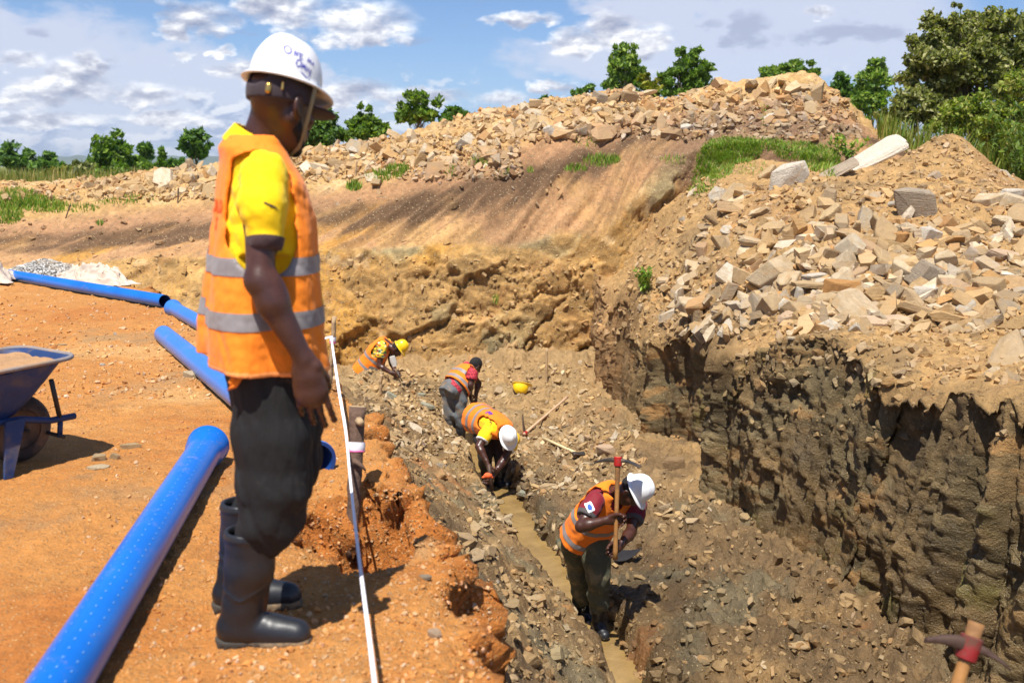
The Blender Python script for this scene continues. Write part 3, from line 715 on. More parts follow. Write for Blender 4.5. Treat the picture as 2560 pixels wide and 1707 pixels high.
# ---------------------------------------------------------------- natural ground to the horizon
M_FIELD = soil('grass_field', 9, (0.20, 0.22, 0.05), 0.35, 0.9, 0.95, 0.42)
def field():
    r = np.concatenate([np.linspace(0, 40, 60), np.geomspace(41, 7000, 60)])
    xs = np.concatenate([-r[::-1], r[1:]]); ys = np.concatenate([np.linspace(27.5, 70, 70), np.geomspace(71, 9000, 60)])
    X, Y = np.meshgrid(xs, ys, indexing='ij'); P2 = np.stack([X, Y, X * 0], -1)
    Z = 0.86 + 0.10 * fbm(P2, 0.25, 3, 0.5, 90) * (Y < 300) - 0.00045 * np.clip(Y - 60, 0, 9e9) - 0.006 * np.clip(Y - 30, 0, 60)
    P = np.stack([X, Y, Z], -1)
    n1 = fbm(P2, 0.12, 4, 0.6, 91)
    c = mixc(np.broadcast_to(np.array((0.13, 0.17, 0.028)), P.shape), np.array((0.26, 0.20, 0.075)), sstep(-0.1, 0.45, n1))
    finish('field', P, None, M_FIELD, c)
    # right hand strip of ground behind the heap
    X, Y = np.meshgrid(np.linspace(9.5, 60, 40), np.linspace(3, 30, 40), indexing='ij'); P2 = np.stack([X, Y, X * 0], -1)
    Z = 0.80 + 0.06 * fbm(P2, 0.3, 3, 0.5, 92) - 1.0 * sstep(12.5, 9.5, X)
    finish('field_right', np.stack([X, Y, Z], -1), None, M_FIELD, np.broadcast_to(np.array((0.14, 0.15, 0.035)), (*X.shape, 3)))
field()

def bvh_of(*names):
    return [BVHTree.FromPolygons(TERR[n][0].tolist(), TERR[n][1].tolist()) for n in names]
BV = dict(zip(('ground', 'ground_far', 'ground_left', 'trench_floor', 'right_bank', 'far_bank'), bvh_of('ground', 'ground_far', 'ground_left', 'trench_floor', 'right_bank', 'far_bank')))
def seen(u, v, names=None):
    """terrain point at photo pixel (u,v): (point, normal, terrain name)"""
    d = Vector(ray(u, v)); o = Vector((0, 0, CAM_Z)); best = None
    for k, b in BV.items():
        if names and k not in names: continue
        h = b.ray_cast(o, d)
        if h[0] is not None and (best is None or h[3] < best[3]): best = (h[0], h[1], k, h[3])
    return best
def drop(x, y, names=None, z0=9.0):
    best = None
    for k, b in BV.items():
        if names and k not in names: continue
        h = b.ray_cast(Vector((x, y, z0)), Vector((0, 0, -1)))
        if h[0] is not None and (best is None or h[0].z > best[0].z): best = (h[0], h[1], k)
    return best

# distant hills on the horizon
M_HILL = plain('far_woods', (0.055, 0.085, 0.04), 0.95, 0.35, 0.004, 0.0)
def hills():
    xs = np.linspace(-5200, 4200, 420); ys = np.array([5600, 5700, 5850, 6100])
    h = 34 + 46 * (fbm(np.stack([xs / 900, xs * 0, xs * 0], -1), 1, 5, 0.5, 95) * 0.5 + 0.5) + 6 * vnoise(np.stack([xs / 60, xs * 0, xs * 0], -1), 96)
    Z = np.stack([np.full_like(xs, -30), h * 0.55, h, h * 0.5], 1)
    P = np.stack([np.broadcast_to(xs[:, None], Z.shape), np.broadcast_to(ys[None], Z.shape), Z], -1)
    finish('distant_hills', P, None, M_HILL, np.broadcast_to(np.array((0.06, 0.09, 0.05)), P.shape))
hills()

# muddy water in the channel
def water():
    m, t, b = new_mat('muddy_water'); p = poscoord(t)
    n = t.noise(p, 3.5, 6, 0.7, 0.6)
    t.put(b.inputs['Base Color'], t.ramp(n, [(0.3, (0.19, 0.118, 0.042)), (0.7, (0.33, 0.215, 0.080))]))
    b.inputs['Roughness'].default_value = 0.07; b.inputs['Specular IOR Level'].default_value = 0.6
    t.put(b.inputs['Normal'], bump(t, t.math('ADD', t.noise(t.vmath('MULTIPLY', p, (1, 1, 1)), 9.0, 4, 0.6), t.noise(p, 45, 3, 0.6)), 0.25, 0.02))
    pts = [Vector((x, y, 0)) for x, y in CHANNEL[:-1]]
    V = []; 
    fine = []
    for a, b2 in zip(pts[:-1], pts[1:]):
        k = max(2, int((b2 - a).length / 0.1))
        fine += [a.lerp(b2, i / k) for i in range(k)]
    for i, q in enumerate(fine):
        d = (fine[min(i + 1, len(fine) - 1)] - fine[max(i - 1, 0)]).normalized(); s = Vector((d.y, -d.x, 0))
        for w in (-0.55, -0.2, 0.0, 0.2, 0.55): V.append((*(q + s * w).xy, -2.50))
    V = np.array(V); F = grid_faces(len(fine), 5)
    me = mesh_np('water', V, F, True); o = link('water', me, m); tag(o, kind='structure')
water()

def ledge():
    n = 60; a = np.linspace(-1, 1, n)[:, None] * np.ones((1, n)); b = a.T; r = np.hypot(a, b)
    X = 1.05 + 0.75 * a; Y = 2.05 + 0.85 * b; P2 = np.stack([X, Y, X * 0], -1)
    Z = -2.6 + 2.0 * sstep(1.0, 0.35, r + 0.12 * fbm(P2, 2, 3, 0.5, 3)) + 0.05 * fbm(P2, 5, 4, 0.6, 4)
    finish('earth_ledge', np.stack([X, Y, Z], -1), None, M_TRENCH, np.broadcast_to(MUD, (*X.shape, 3)), {'wet': X * 0})
ledge()

# ================================================================== stones
def hull_mesh(name, rng, kind='slab', bevel=0.0, sub=0):
    """one broken stone: convex hull of a jagged two-layer outline, unit half-size"""
    bm = bmesh.new()
    n = rng.integers(4, 7); a0 = rng.uniform(0, 6.28)
    th = {'slab': rng.uniform(0.20, 0.36), 'block': rng.uniform(0.50, 0.80), 'plate': rng.uniform(0.08, 0.15), 'plank': 0.07}[kind]
    el = rng.uniform(0.38, 0.72) if kind != 'block' else rng.uniform(0.6, 0.95); skew = rng.uniform(-0.22, 0.22)
    ring = [(a0 + (i + rng.uniform(-0.30, 0.30)) * 2 * math.pi / n, rng.uniform(0.78, 1.12)) for i in range(n)]
    if kind == 'plank':
        skew = 0.0; el = 1.0; ring = [(math.atan2(y, x), math.hypot(x, y)) for x, y in ((1.0, 0.10), (0.86, 0.30), (-0.80, 0.26), (-1.02, 0.04), (-0.92, -0.24), (0.95, -0.22))]
    for layer in (-1, 1):
        for a, r in ring:
            a2 = a + rng.uniform(-0.12, 0.12); r2 = r * rng.uniform(0.86, 1.0)
            bm.verts.new((r2 * math.cos(a2) + skew * layer * th * 2, r2 * math.sin(a2) * el, layer * th * rng.uniform(0.72, 1.08)))
    for i in range(2):
        a = rng.uniform(0, 6.28)
        if kind != 'plank': bm.verts.new((0.95 * math.cos(a), 0.95 * el * math.sin(a), rng.uniform(-0.5, 0.5) * th))
    res = bmesh.ops.convex_hull(bm, input=bm.verts[:])
    bmesh.ops.delete(bm, geom=[g for g in set(res['geom_interior'] + res['geom_unused']) if isinstance(g, bmesh.types.BMVert)], context='VERTS')
    bmesh.ops.dissolve_limit(bm, angle_limit=R(6), verts=bm.verts[:], edges=bm.edges[:])
    if bevel:
        bmesh.ops.bevel(bm, geom=bm.edges[:], offset=bevel, segments=1, affect='EDGES', profile=0.6)
    bmesh.ops.triangulate(bm, faces=bm.faces[:])
    if sub:
        bmesh.ops.subdivide_edges(bm, edges=bm.edges[:], cuts=sub, use_grid_fill=True)
        co = np.array([v.co[:] for v in bm.verts]); 
        dsp = 0.05 * fbm(co + rng.uniform(0, 50), 2.2, 4, 0.6, 3) + 0.03 * fbm(co * (1, 1, 6) + 9, 2.5, 3, 0.6, 4)
        bm.normal_update()
        for v, d in zip(bm.verts, dsp): v.co += v.normal * float(d)
    return mesh_bm(name, bm, False)
STONE_RAMP = [(0.0, (0.473, 0.349, 0.203)), (0.12, (0.327, 0.216, 0.109)), (0.24, (0.533, 0.423, 0.281)), (0.36, (0.396, 0.266, 0.133)), (0.48, (0.568, 0.473, 0.335)), (0.58, (0.267, 0.207, 0.140)),
              (0.68, (0.473, 0.332, 0.179)), (0.78, (0.387, 0.191, 0.066)), (0.86, (0.361, 0.315, 0.250)), (0.94, (0.585, 0.515, 0.406)), (1.0, (0.430, 0.307, 0.172))]
M_STONE = stone_mat('broken_stone', STONE_RAMP)
M_RUBBLE = stone_mat('rubble_stone', STONE_RAMP, use_obj=False)
_srng = np.random.default_rng(21)
STONES = []
for k in range(26):
    me = hull_mesh('stone', _srng, ('slab', 'plate', 'slab', 'block', 'slab', 'plate')[k % 6], 0.035)
    me.materials.append(M_STONE); STONES.append(me)
PEBBLES = []        # cheap templates for merged rubble
for k in range(14):
    me = hull_mesh('crumb', _srng, ('slab', 'block', 'slab')[k % 3])
    v = np.zeros(len(me.vertices) * 3); me.vertices.foreach_get('co', v)
    t = np.array([p.vertices[:] for p in me.polygons], np.int32)
    PEBBLES.append((v.reshape(-1, 3), t)); bpy.data.meshes.remove(me)
SLABS = []
for k in range(14):
    me = hull_mesh('crumb', _srng, ('slab', 'plate', 'slab', 'slab')[k % 4])
    v = np.zeros(len(me.vertices) * 3); me.vertices.foreach_get('co', v)
    SLABS.append((v.reshape(-1, 3), np.array([p.vertices[:] for p in me.polygons], np.int32))); bpy.data.meshes.remove(me)
def rot_between(n, spin, tilt, rng):
    z = Vector(n).normalized()
    q = z.to_track_quat('Z', 'Y').to_matrix()
    return q @ Matrix.Rotation(spin, 3, 'Z') @ Euler((rng.normal(0, tilt), rng.normal(0, tilt), 0)).to_matrix()
_sm_count = {}
def put_stone(parent_name, p, n, size, rng, tilt=0.35, mesh=None, sink=0.25, flat=1.0):
    me = mesh or STONES[rng.integers(len(STONES))]
    o = bpy.data.objects.new('stone', me); COL.objects.link(o)
    o.parent = bpy.data.objects[parent_name]
    o.rotation_euler = rot_between(n, rng.uniform(0, 6.28), tilt, rng).to_euler()
    s = size * 0.5
    o.scale = (s * rng.uniform(0.85, 1.25), s * rng.uniform(0.8, 1.15), s * rng.uniform(0.8, 1.3) * flat)
    o.location = Vector(p) + Vector(n) * s * (0.30 - sink - 0.25 * rng.uniform(0, 1))
    return o
def scatter_px(parent_name, regions, count, rng, smin, smax, tilt=0.35, power=2.2, names=None, excl=None):
    """stones whose places are chosen over the areas where the photograph shows them"""
    w = np.array([r[4] for r in regions], float); w /= w.sum(); k = 0; guard = 0
    while k < count and guard < count * 6:
        guard += 1
        r = regions[rng.choice(len(regions), p=w)]
        u, v = rng.uniform(r[0], r[2]), rng.uniform(r[1], r[3])
        h = seen(u, v)
        if h is None or h[2] != parent_name: continue
        if excl and any(math.hypot(u - e[0], v - e[1]) < e[2] for e in excl): continue
        s = smin + (smax - smin) * rng.uniform(0, 1) ** power
        n = (Vector(h[1]) * (1 if h[1].dot(Vector(ray(u, v))) < 0 else -1) + Vector((0, 0, 0.6))).normalized()
        put_stone(parent_name, h[0], n, s, rng, tilt); k += 1
srng = np.random.default_rng(5)
# heap on the right bank
scatter_px('right_bank', [(1760, 480, 2560, 620, 2.2), (1850, 560, 2560, 800, 5.0), (2000, 620, 2480, 830, 4.0), (1640, 540, 1900, 720, 0.9), (1640, 720, 2000, 840, 1.6),
                          (2150, 430, 2560, 520, 0.8), (2380, 800, 2560, 960, 0.3), (1700, 640, 2000, 800, 1.5)], 292, srng, 0.14, 0.66, 0.50, 1.7)
# berm behind
scatter_px('far_bank', [(1180, 265, 1700, 345, 3.0), (1650, 195, 2060, 330, 2.4), (880, 330, 1300, 420, 2.2), (700, 370, 960, 470, 1.8), (380, 410, 530, 480, 1.0), (130, 440, 420, 480, 0.5), (1400, 220, 1640, 280, 1.4)],
           292, srng, 0.14, 0.68, 0.45, 2.8)
# trench bottom
scatter_px('trench_floor', [(1000, 1010, 1180, 1130, 2.0), (960, 1060, 1150, 1200, 1.0), (1270, 1060, 1600, 1240, 3.6), (1180, 900, 1480, 1060, 2.2), (900, 930, 1130, 1040, 1.6), (1150, 1240, 1300, 1400, 1.0),
                            (1400, 1240, 1800, 1420, 1.4), (1150, 1350, 1450, 1700, 0.8), (1600, 1450, 2200, 1700, 0.6)], 240, srng, 0.05, 0.24, 0.4, 2.8)
# merged small rubble: real little stones, far too many to count
def rubble(name, parent_name, regions, count, smin, smax, seed, ramp, tilt=0.6, power=2.0, blend=0.6):
    lib = SLABS if name == 'slab_rubble' else PEBBLES
    TF, TC = TERR[parent_name][1], TERR[parent_name][2]
    rng = np.random.default_rng(seed)
    w = np.array([r[4] for r in regions], float); w /= w.sum()
    V = []; Fc = []; C = []; base = 0; k = 0; guard = 0
    ramp = np.array(ramp)
    bv = BV[parent_name]; o = Vector((0, 0, CAM_Z))
    while k < count and guard < count * 3:
        guard += 1
        r = regions[rng.choice(len(regions), p=w)]
        u, v = rng.uniform(r[0], r[2]), rng.uniform(r[1], r[3])
        h = bv.ray_cast(o, Vector(ray(u, v)))
        if h[0] is None: continue
        n = Vector(h[1]); n = n if n.dot(Vector(ray(u, v))) < 0 else -n
        n = (n + Vector((0, 0, 0.4))).normalized()
        s = (smin + (smax - smin) * rng.uniform(0, 1) ** power) * 0.5
        tv, tf = lib[rng.integers(len(lib))]
        M = np.array(rot_between(n, rng.uniform(0, 6.28), tilt, rng))
        sc = s * rng.uniform(0.7, 1.25, 3)
        P = (tv * sc) @ M.T + np.array(h[0] + n * s * 0.12)
        V.append(P); Fc.append(tf + base); base += len(P); k += 1
        c = ramp[rng.integers(len(ramp))] * rng.uniform(0.75, 1.15)
        own = TC[TF[h[2]][0]]; f = blend * rng.uniform(0.3, 1.0); c = own * (1 - f) * rng.uniform(0.8, 1.2) + c * f
        C.append(np.broadcast_to(c, P.shape))
    me = mesh_np(name, np.concatenate(V), np.concatenate(Fc), False, np.clip(np.concatenate(C), 0, 0.95))
    ob = link(name, me, M_RUBBLE, bpy.data.objects[parent_name]); tag(ob, kind='stuff')
RC = [c for _, c in STONE_RAMP]
rubble('rubble', 'right_bank', [(1600, 470, 2560, 840, 5), (2180, 330, 2560, 500, 1.6), (1700, 420, 2200, 520, 0.8), (1480, 620, 1800, 860, 1.0), (1850, 800, 2560, 960, 0.8)], 5200, 0.02, 0.15, 31, RC, power=2.6, blend=0.4)
rubble('slab_rubble', 'right_bank', [(1850, 560, 2560, 820, 4.0), (2000, 600, 2500, 830, 4.0), (1720, 480, 2300, 620, 1.4), (1660, 700, 2000, 850, 1.2)], 560, 0.12, 0.50, 51, RC, tilt=0.5, power=1.7, blend=0.85)
rubble('slab_rubble', 'far_bank', [(1180, 250, 1700, 340, 3.0), (1680, 210, 1980, 310, 2.0), (700, 340, 1250, 430, 2.2), (300, 420, 530, 480, 0.6)], 520, 0.10, 0.60, 52, RC, tilt=0.45, power=2.4, blend=0.7)
rubble('crumbs', 'right_bank', [(1500, 820, 2560, 1100, 1.4)], 420, 0.012, 0.10, 41, RC, blend=0.2, power=3.5)
rubble('rubble', 'far_bank', [(1100, 230, 2150, 350, 5), (600, 340, 1300, 450, 3), (0, 430, 620, 500, 1.6), (600, 420, 1400, 520, 0.05)], 6000, 0.03, 0.24, 32, RC, power=2.6)
rubble('slab_rubble', 'trench_floor', [(980, 1000, 1180, 1150, 3.0), (1270, 1060, 1600, 1240, 4.5), (1150, 900, 1500, 1060, 2.2), (880, 920, 1130, 1030, 2.0), (1180, 1230, 1290, 1330, 0.8), (1560, 1180, 1800, 1320, 1.0), (1100, 1300, 1420, 1600, 0.7)], 1500, 0.045, 0.18, 57, [(0.58, 0.44, 0.26), (0.46, 0.31, 0.15), (0.64, 0.52, 0.34), (0.36, 0.27, 0.17), (0.52, 0.34, 0.15)], tilt=0.5, power=2.0, blend=0.75)
rubble('clods', 'trench_floor', [(1480, 1260, 2300, 1707, 3.0), (1150, 1300, 1480, 1707, 1.5)], 650, 0.03, 0.16, 61, [(0.30, 0.20, 0.10), (0.22, 0.15, 0.08), (0.27, 0.22, 0.14)], tilt=0.6, power=2.4, blend=0.12)
rubble('crumbs', 'far_bank', [(780, 640, 1500, 950, 2.0), (0, 540, 500, 740, 0.6), (500, 560, 1500, 640, 0.05)], 1500, 0.02, 0.16, 42, RC, blend=0.25, power=3.5)
rubble('rubble', 'trench_floor', [(900, 900, 1600, 1250, 5), (950, 1000, 1500, 1700, 3), (1400, 1250, 2300, 1700, 1.2)], 4200, 0.012, 0.085, 33, [(0.5, 0.36, 0.19), (0.36, 0.24, 0.11), (0.6, 0.46, 0.28), (0.28, 0.2, 0.11), (0.3, 0.27, 0.2), (0.44, 0.22, 0.08)], blend=0.45, power=2.8)
rubble('gravel', 'ground', [(200, 1000, 1230, 1707, 5), (560, 1200, 1230, 1707, 2)], 5200, 0.004, 0.026, 34, [(0.60, 0.33, 0.13), (0.5, 0.2, 0.05), (0.66, 0.5, 0.3), (0.42, 0.15, 0.04), (0.7, 0.6, 0.46)], 0.8, 2.6)
rubble('gravel', 'ground_left', [(0, 900, 420, 1400, 5)], 1800, 0.005, 0.028, 35, [(0.60, 0.33, 0.13), (0.5, 0.2, 0.05), (0.66, 0.5, 0.3), (0.42, 0.15, 0.04)], 0.8, 2.6)
rubble('gravel', 'ground_far', [(0, 690, 560, 1000, 5), (780, 860, 960, 1080, 1.5)], 2600, 0.008, 0.05, 36, [(0.60, 0.33, 0.13), (0.5, 0.2, 0.05), (0.66, 0.5, 0.3), (0.42, 0.15, 0.04), (0.7, 0.6, 0.46)], 0.8, 2.6)

# stones one can pick out in the photograph
def tinted(name, col, rust=0.4, rustc=(0.50, 0.26, 0.09)):
    m, t, b = new_mat(name); p = objcoord(t)
    n1 = t.noise(p, 1.6, 6, 0.65, 0.4); n2 = t.noise(p, 9.0, 6, 0.7); st = t.noise(t.vmath('MULTIPLY', p, (1.0, 1.0, 14.0)), 2.0, 5, 0.6)
    v = t.math('ADD', t.math('ADD', t.math('MULTIPLY', n1, 0.5), t.math('MULTIPLY', n2, 0.5)), t.math('ADD', t.math('MULTIPLY', st, 0.4), 0.30))
    c = hsv(t, (*col, 1), v)
    c = t.mix(t.math('MULTIPLY', t.maprange(t.noise(p, 1.3, 6, 0.65, 0.8), 0.54, 0.68), rust), c, rustc)
    t.put(b.inputs['Base Color'], c); b.inputs['Roughness'].default_value = 0.8
    t.put(b.inputs['Normal'], bump(t, t.math('ADD', t.math('MULTIPLY', n2, 1.0), t.math('ADD', st, n1)), 0.7, 0.05))
    return m
SM = {'white': tinted('white_stone', (0.56, 0.485, 0.385), 0.65), 'grey': tinted('grey_stone', (0.34, 0.265, 0.185), 0.5, (0.40, 0.25, 0.13)), 'tan': tinted('tan_stone', (0.50, 0.35, 0.18), 0.5),
      'orange': tinted('orange_stone', (0.46, 0.23, 0.07), 0.5, (0.22, 0.12, 0.05)), 'pink': tinted('pink_stone', (0.52, 0.36, 0.23), 0.4), 'brown': tinted('brown_stone', (0.27, 0.17, 0.08), 0.5, (0.16, 0.1, 0.05)),
      'green': tinted('green_grey_stone', (0.34, 0.33, 0.24), 0.3), 'pale': tinted('pale_stone', (0.58, 0.45, 0.28), 0.5)}
NAMED = [  # u, v, width px, height px, kind, colour, roll (deg), label
    (1972, 442, 105, 62, 'block', 'white', -22, 'large white boulder with an ochre stain below the grassy hump'),
    (1920, 432, 55, 45, 'slab', 'tan', -40, 'tan wedge leaning on the large white boulder'),
    (2168, 404, 215, 44, 'plank', 'white', -29, 'longest pale slab, tilted up out of the stone heap like a plank'),
    (2096, 428, 120, 40, 'plank', 'grey', -20, 'flat grey slab beneath the long tilted white slab'),
    (2300, 512, 120, 78, 'block', 'grey', 4, 'big grey-brown boulder alone in the middle of the stone heap'),
    (2112, 722, 108, 52, 'block', 'orange', 4, 'orange-brown rock with a dark shaded front in the stone heap'),
    (2040, 692, 84, 44, 'slab', 'white', 4, 'thick cream slab left of the orange-brown rock'),
    (1992, 784, 100, 30, 'slab', 'pink', -12, 'flat pinkish slab at the foot of the stone heap'),
    (2098, 772, 110, 60, 'slab', 'tan', -16, 'broad tan slab below the orange-brown rock'),
    (2296, 735, 94, 48, 'block', 'white', 6, 'rounded white-topped block low in the stone heap'),
    (2312, 688, 66, 70, 'block', 'grey', 30, 'grey squared block above the rounded white-topped block'),
    (2322, 598, 62, 60, 'block', 'white', 10, 'bright white angular rock beside a long weathered slab'),
    (2374, 622, 124, 24, 'plate', 'pale', -14, 'long weathered slab lying before the bright white rock'),
    (2512, 638, 92, 44, 'slab', 'pink', 6, 'wide pink-cream slab near the right edge of the heap'),
    (2078, 534, 84, 54, 'slab', 'tan', -32, 'steep tan slab left of the big grey-brown boulder'),
    (2196, 806, 164, 34, 'slab', 'pink', -10, 'long pinkish stone at the bottom of the heap above the cut'),
    (2072, 640, 42, 44, 'block', 'brown', 10, 'small dark brown block with an orange side in the heap'),
    (2238, 600, 48, 50, 'block', 'orange', 0, 'small ochre block standing upright above the heap middle'),
    (1990, 646, 66, 56, 'slab', 'tan', -36, 'tan slab standing on edge left of the dark brown block'),
    (2532, 492, 60, 42, 'block', 'white', 0, 'white block on the far right shoulder of the heap'),
    (2510, 552, 60, 40, 'slab', 'pale', 10, 'pale slab below the white block on the right shoulder'),
    (1895, 528, 62, 20, 'slab', 'pale', -18, 'thin pale slab on the left shoulder of the heap'),
    (1790, 556, 62, 24, 'slab', 'brown', 32, 'dark-edged slab sliding off the left shoulder of the heap'),
    (2380, 706, 62, 48, 'slab', 'pale', 2, 'squared cream slab right of the grey block'),
    (2380, 745, 70, 36, 'slab', 'tan', -6, 'tan squared slab under the cream one right of the grey block'),
    (1376, 330, 46, 44, 'slab', 'white', 70, 'white wedge standing upright on the rubble berm'),
    (1570, 246, 54, 34, 'block', 'brown', 12, 'dark jutting slab on the crest of the rubble berm'),
    (1612, 234, 62, 26, 'plate', 'pale', -18, 'pale plate perched on the berm crest beside the dark slab'),
    (1496, 246, 46, 34, 'block', 'grey', 20, 'grey wedge on the berm crest in front of the tall tree'),
    (1706, 318, 62, 22, 'slab', 'white', -12, 'white slab at the foot of the berm above the brown slope'),
    (1906, 252, 62, 18, 'plate', 'pale', -30, 'pale plate on the flank of the tall mound'),
    (1926, 292, 44, 22, 'slab', 'white', -30, 'small white slab low on the flank of the tall mound'),
    (1964, 316, 30, 18, 'block', 'pale', 0, 'cream block at the foot of the tall mound'),
    (412, 452, 66, 16, 'plate', 'pale', -28, 'long pale slab on the berm left of the standing man'),
    (396, 470, 48, 16, 'slab', 'pale', -30, 'pale slab below the long one left of the standing man'),
    (478, 434, 40, 30, 'slab', 'pale', 60, 'pale slab on end on the berm just behind the standing man'),
    (1268, 292, 22, 14, 'block', 'brown', 0, 'small dark stone alone on the berm skyline'),
]
_nrng = np.random.default_rng(77)
for (u, v, wpx, hpx, kind, colr, roll, label) in NAMED:
    h = seen(u, v + hpx * 0.35)
    if h is None: continue
    p, nn, terr, dist = h
    mpp = (p - Vector((0, 0, CAM_Z))).length / LENS_PX
    me = hull_mesh('boulder', _nrng, kind, 0.05, 1)
    me.materials.append(SM[colr])
    o = link('boulder' if kind == 'block' else 'flat_stone', me)
    w_, h_ = wpx * mpp / 2, hpx * mpp / 2
    zz = np.array([q.co.z for q in me.vertices]); th = np.abs(zz).max()
    o.scale = (w_ * 1.05, max(h_, w_ * 0.55), h_ / th if kind == 'block' else h_ * (0.55 if kind == 'slab' else 0.5) / th)
    if kind == 'plank': o.scale = (w_ * 1.05, w_ * 1.05, w_ * 0.9)
    tiltx = R({'block': 12, 'slab': 30, 'plate': 48, 'plank': 40}[kind])
    o.rotation_euler = (Matrix.Rotation(R(roll), 3, 'Y') @ Matrix.Rotation(tiltx, 3, 'X') @ Matrix.Rotation(_nrng.uniform(-0.2, 0.2), 3, 'Z')).to_euler()
    o.location = p + Vector((0, 0, h_ * 0.55)) + Vector((0, w_ * 0.25, 0))
    tag(o, label, 'stone')
GST = [(327, 1112, 56, 26, 'slab', 'tan', 0, 'flat tan stone on the orange ground right of the wheelbarrow shadow'),
       (248, 1142, 42, 22, 'block', 'tan', 4, 'tan stone at the edge of the wheelbarrow shadow, upper of the pair'),
       (246, 1166, 60, 14, 'slab', 'pale', 2, 'thin pale stone lying in front of the tan pair by the wheelbarrow shadow'),
       (289, 1140, 26, 22, 'block', 'tan', 20, 'small pointed tan stone right of the wheelbarrow shadow pair'),
       (478, 936, 46, 24, 'block', 'pale', 10, 'pale stone on the ground beneath the raised blue pipe'),
       (257, 911, 16, 10, 'block', 'white', 0, 'small white stone alone on the orange ground above the wheelbarrow'),
       (288, 834, 10, 10, 'block', 'white', 0, 'tiny white stone far out on the orange ground'),
       (156, 861, 26, 8, 'slab', 'tan', 0, 'small flat tan stone on the far orange ground'),
       (1086, 1581, 40, 34, 'block', 'pink', 0, 'rounded pink stone set in the orange edge before the trench'),
       (1064, 1440, 40, 16, 'slab', 'grey', 0, 'grey chip lying on the orange edge before the trench'),
       (1690, 1152, 74, 58, 'slab', 'brown', -12, 'large brown slab leaning at the foot of the right cut wall'),
       (1518, 1120, 62, 34, 'block', 'pink', 0, 'big pinkish stone among the rubble above the digger with the mattock'),
       (1312, 1228, 40, 34, 'block', 'green', 10, 'dark green-grey stone on the bank of the muddy channel'),
       (976, 986, 40, 30, 'plate', 'green', 35, 'flat green-grey plate in front of the digger with the yellow helmet'),
       (1070, 1012, 42, 22, 'slab', 'green', 12, 'green-grey slab left of the digger in jeans'),
       (1204, 990, 38, 18, 'slab', 'pale', -22, 'pale slab right of the digger in jeans'),
       (1052, 985, 26, 18, 'slab', 'green', 8, 'small grey-green slab between the two far diggers'),
       (1076, 986, 24, 16, 'slab', 'tan', 0, 'small tan slab between the two far diggers'),
       (1270, 1290, 30, 20, 'slab', 'pale', -30, 'pale stone in the little pile left of the channel')]
for (u, v, wpx, hpx, kind, colr, roll, label) in GST:
    h = seen(u, v + hpx * 0.3)
    if h is None: continue
    p, nn, terr, dist = h
    mpp = (p - Vector((0, 0, CAM_Z))).length / LENS_PX
    me = hull_mesh('stone', _nrng, kind, 0.06, 1); me.materials.append(SM[colr])
    o = link('loose_stone', me)
    w_, h_ = wpx * mpp / 2, hpx * mpp / 2
    th = max(abs(q.co.z) for q in me.vertices)
    o.scale = (w_, w_ * 0.8, (h_ * 0.8 if kind == 'block' else h_ * 0.6) / th)
    o.rotation_euler = (R(8), R(roll), _nrng.uniform(-0.3, 0.3)); o.location = p + Vector((0, 0, h_ * 0.35))
    tag(o, label, 'stone')

# ================================================================== plants
def leaf_mat(name, c1, c2, c3=None, trans=0.35, rough=0.5):
    m, t, b = new_mat(name)
    rnd = t.node('ShaderNodeAttribute', attribute_name='Col').outputs['Color']
    c = hsv(t, rnd, 1.0)
    t.put(b.inputs['Base Color'], c); b.inputs['Roughness'].default_value = rough
    b.inputs['Specular IOR Level'].default_value = 0.35
    tr = t.node('ShaderNodeBsdfTranslucent'); t.put(tr.inputs['Color'], t.mix(1.0, c, (1.3, 1.5, 0.45), blend='MULTIPLY'))
    mx = t.node('ShaderNodeMixShader'); mx.inputs[0].default_value = trans
    out = [n for n in t.n if n.type == 'OUTPUT_MATERIAL'][0]
    t.l.new(b.outputs[0], mx.inputs[1]); t.l.new(tr.outputs[0], mx.inputs[2]); t.l.new(mx.outputs[0], out.inputs[0])
    return m
M_LEAF = leaf_mat('leaf', None, None)
M_BARK = plain('bark', (0.16, 0.12, 0.085), 0.9, 0.35, 9, 0.6, 30, 0.02)
M_PALEBARK = plain('pale_bark', (0.42, 0.36, 0.29), 0.85, 0.3, 5, 0.5, 24, 0.02)

def leaves_mesh(name, C, size, rng, cols, aspect=0.5, droop=0.3, jitter=0.35, up=None):
    """one folded diamond per leaf, centred at C (n,3)"""
    n = len(C)
    d = rng.normal(0, 1, (n, 3)); d[:, 2] -= droop * 1.5; d /= np.linalg.norm(d, axis=1, keepdims=True)
    if up is not None: d = up
    s = np.cross(d, rng.normal(0, 1, (n, 3))); s /= np.linalg.norm(s, axis=1, keepdims=True) + 1e-9
    nn = np.cross(d, s)
    L = (size * rng.uniform(1 - jitter, 1 + jitter, n))[:, None]; W = L * aspect
    a = C - d * L * 0.5; b = C + d * L * 0.5
    l = C + s * W * 0.5 + nn * W * 0.12; r = C - s * W * 0.5 + nn * W * 0.12
    V = np.stack([a, l, b, r], 1).reshape(-1, 3)
    i = np.arange(n)[:, None] * 4
    F = np.concatenate([np.concatenate([i, i + 1, i + 2], 1), np.concatenate([i, i + 2, i + 3], 1)])
    cols = np.array(cols); k = rng.integers(0, len(cols), n)
    c = cols[k] * rng.uniform(0.7, 1.25, (n, 1))
    return mesh_np(name, V, F, False, np.repeat(c, 4, 0))
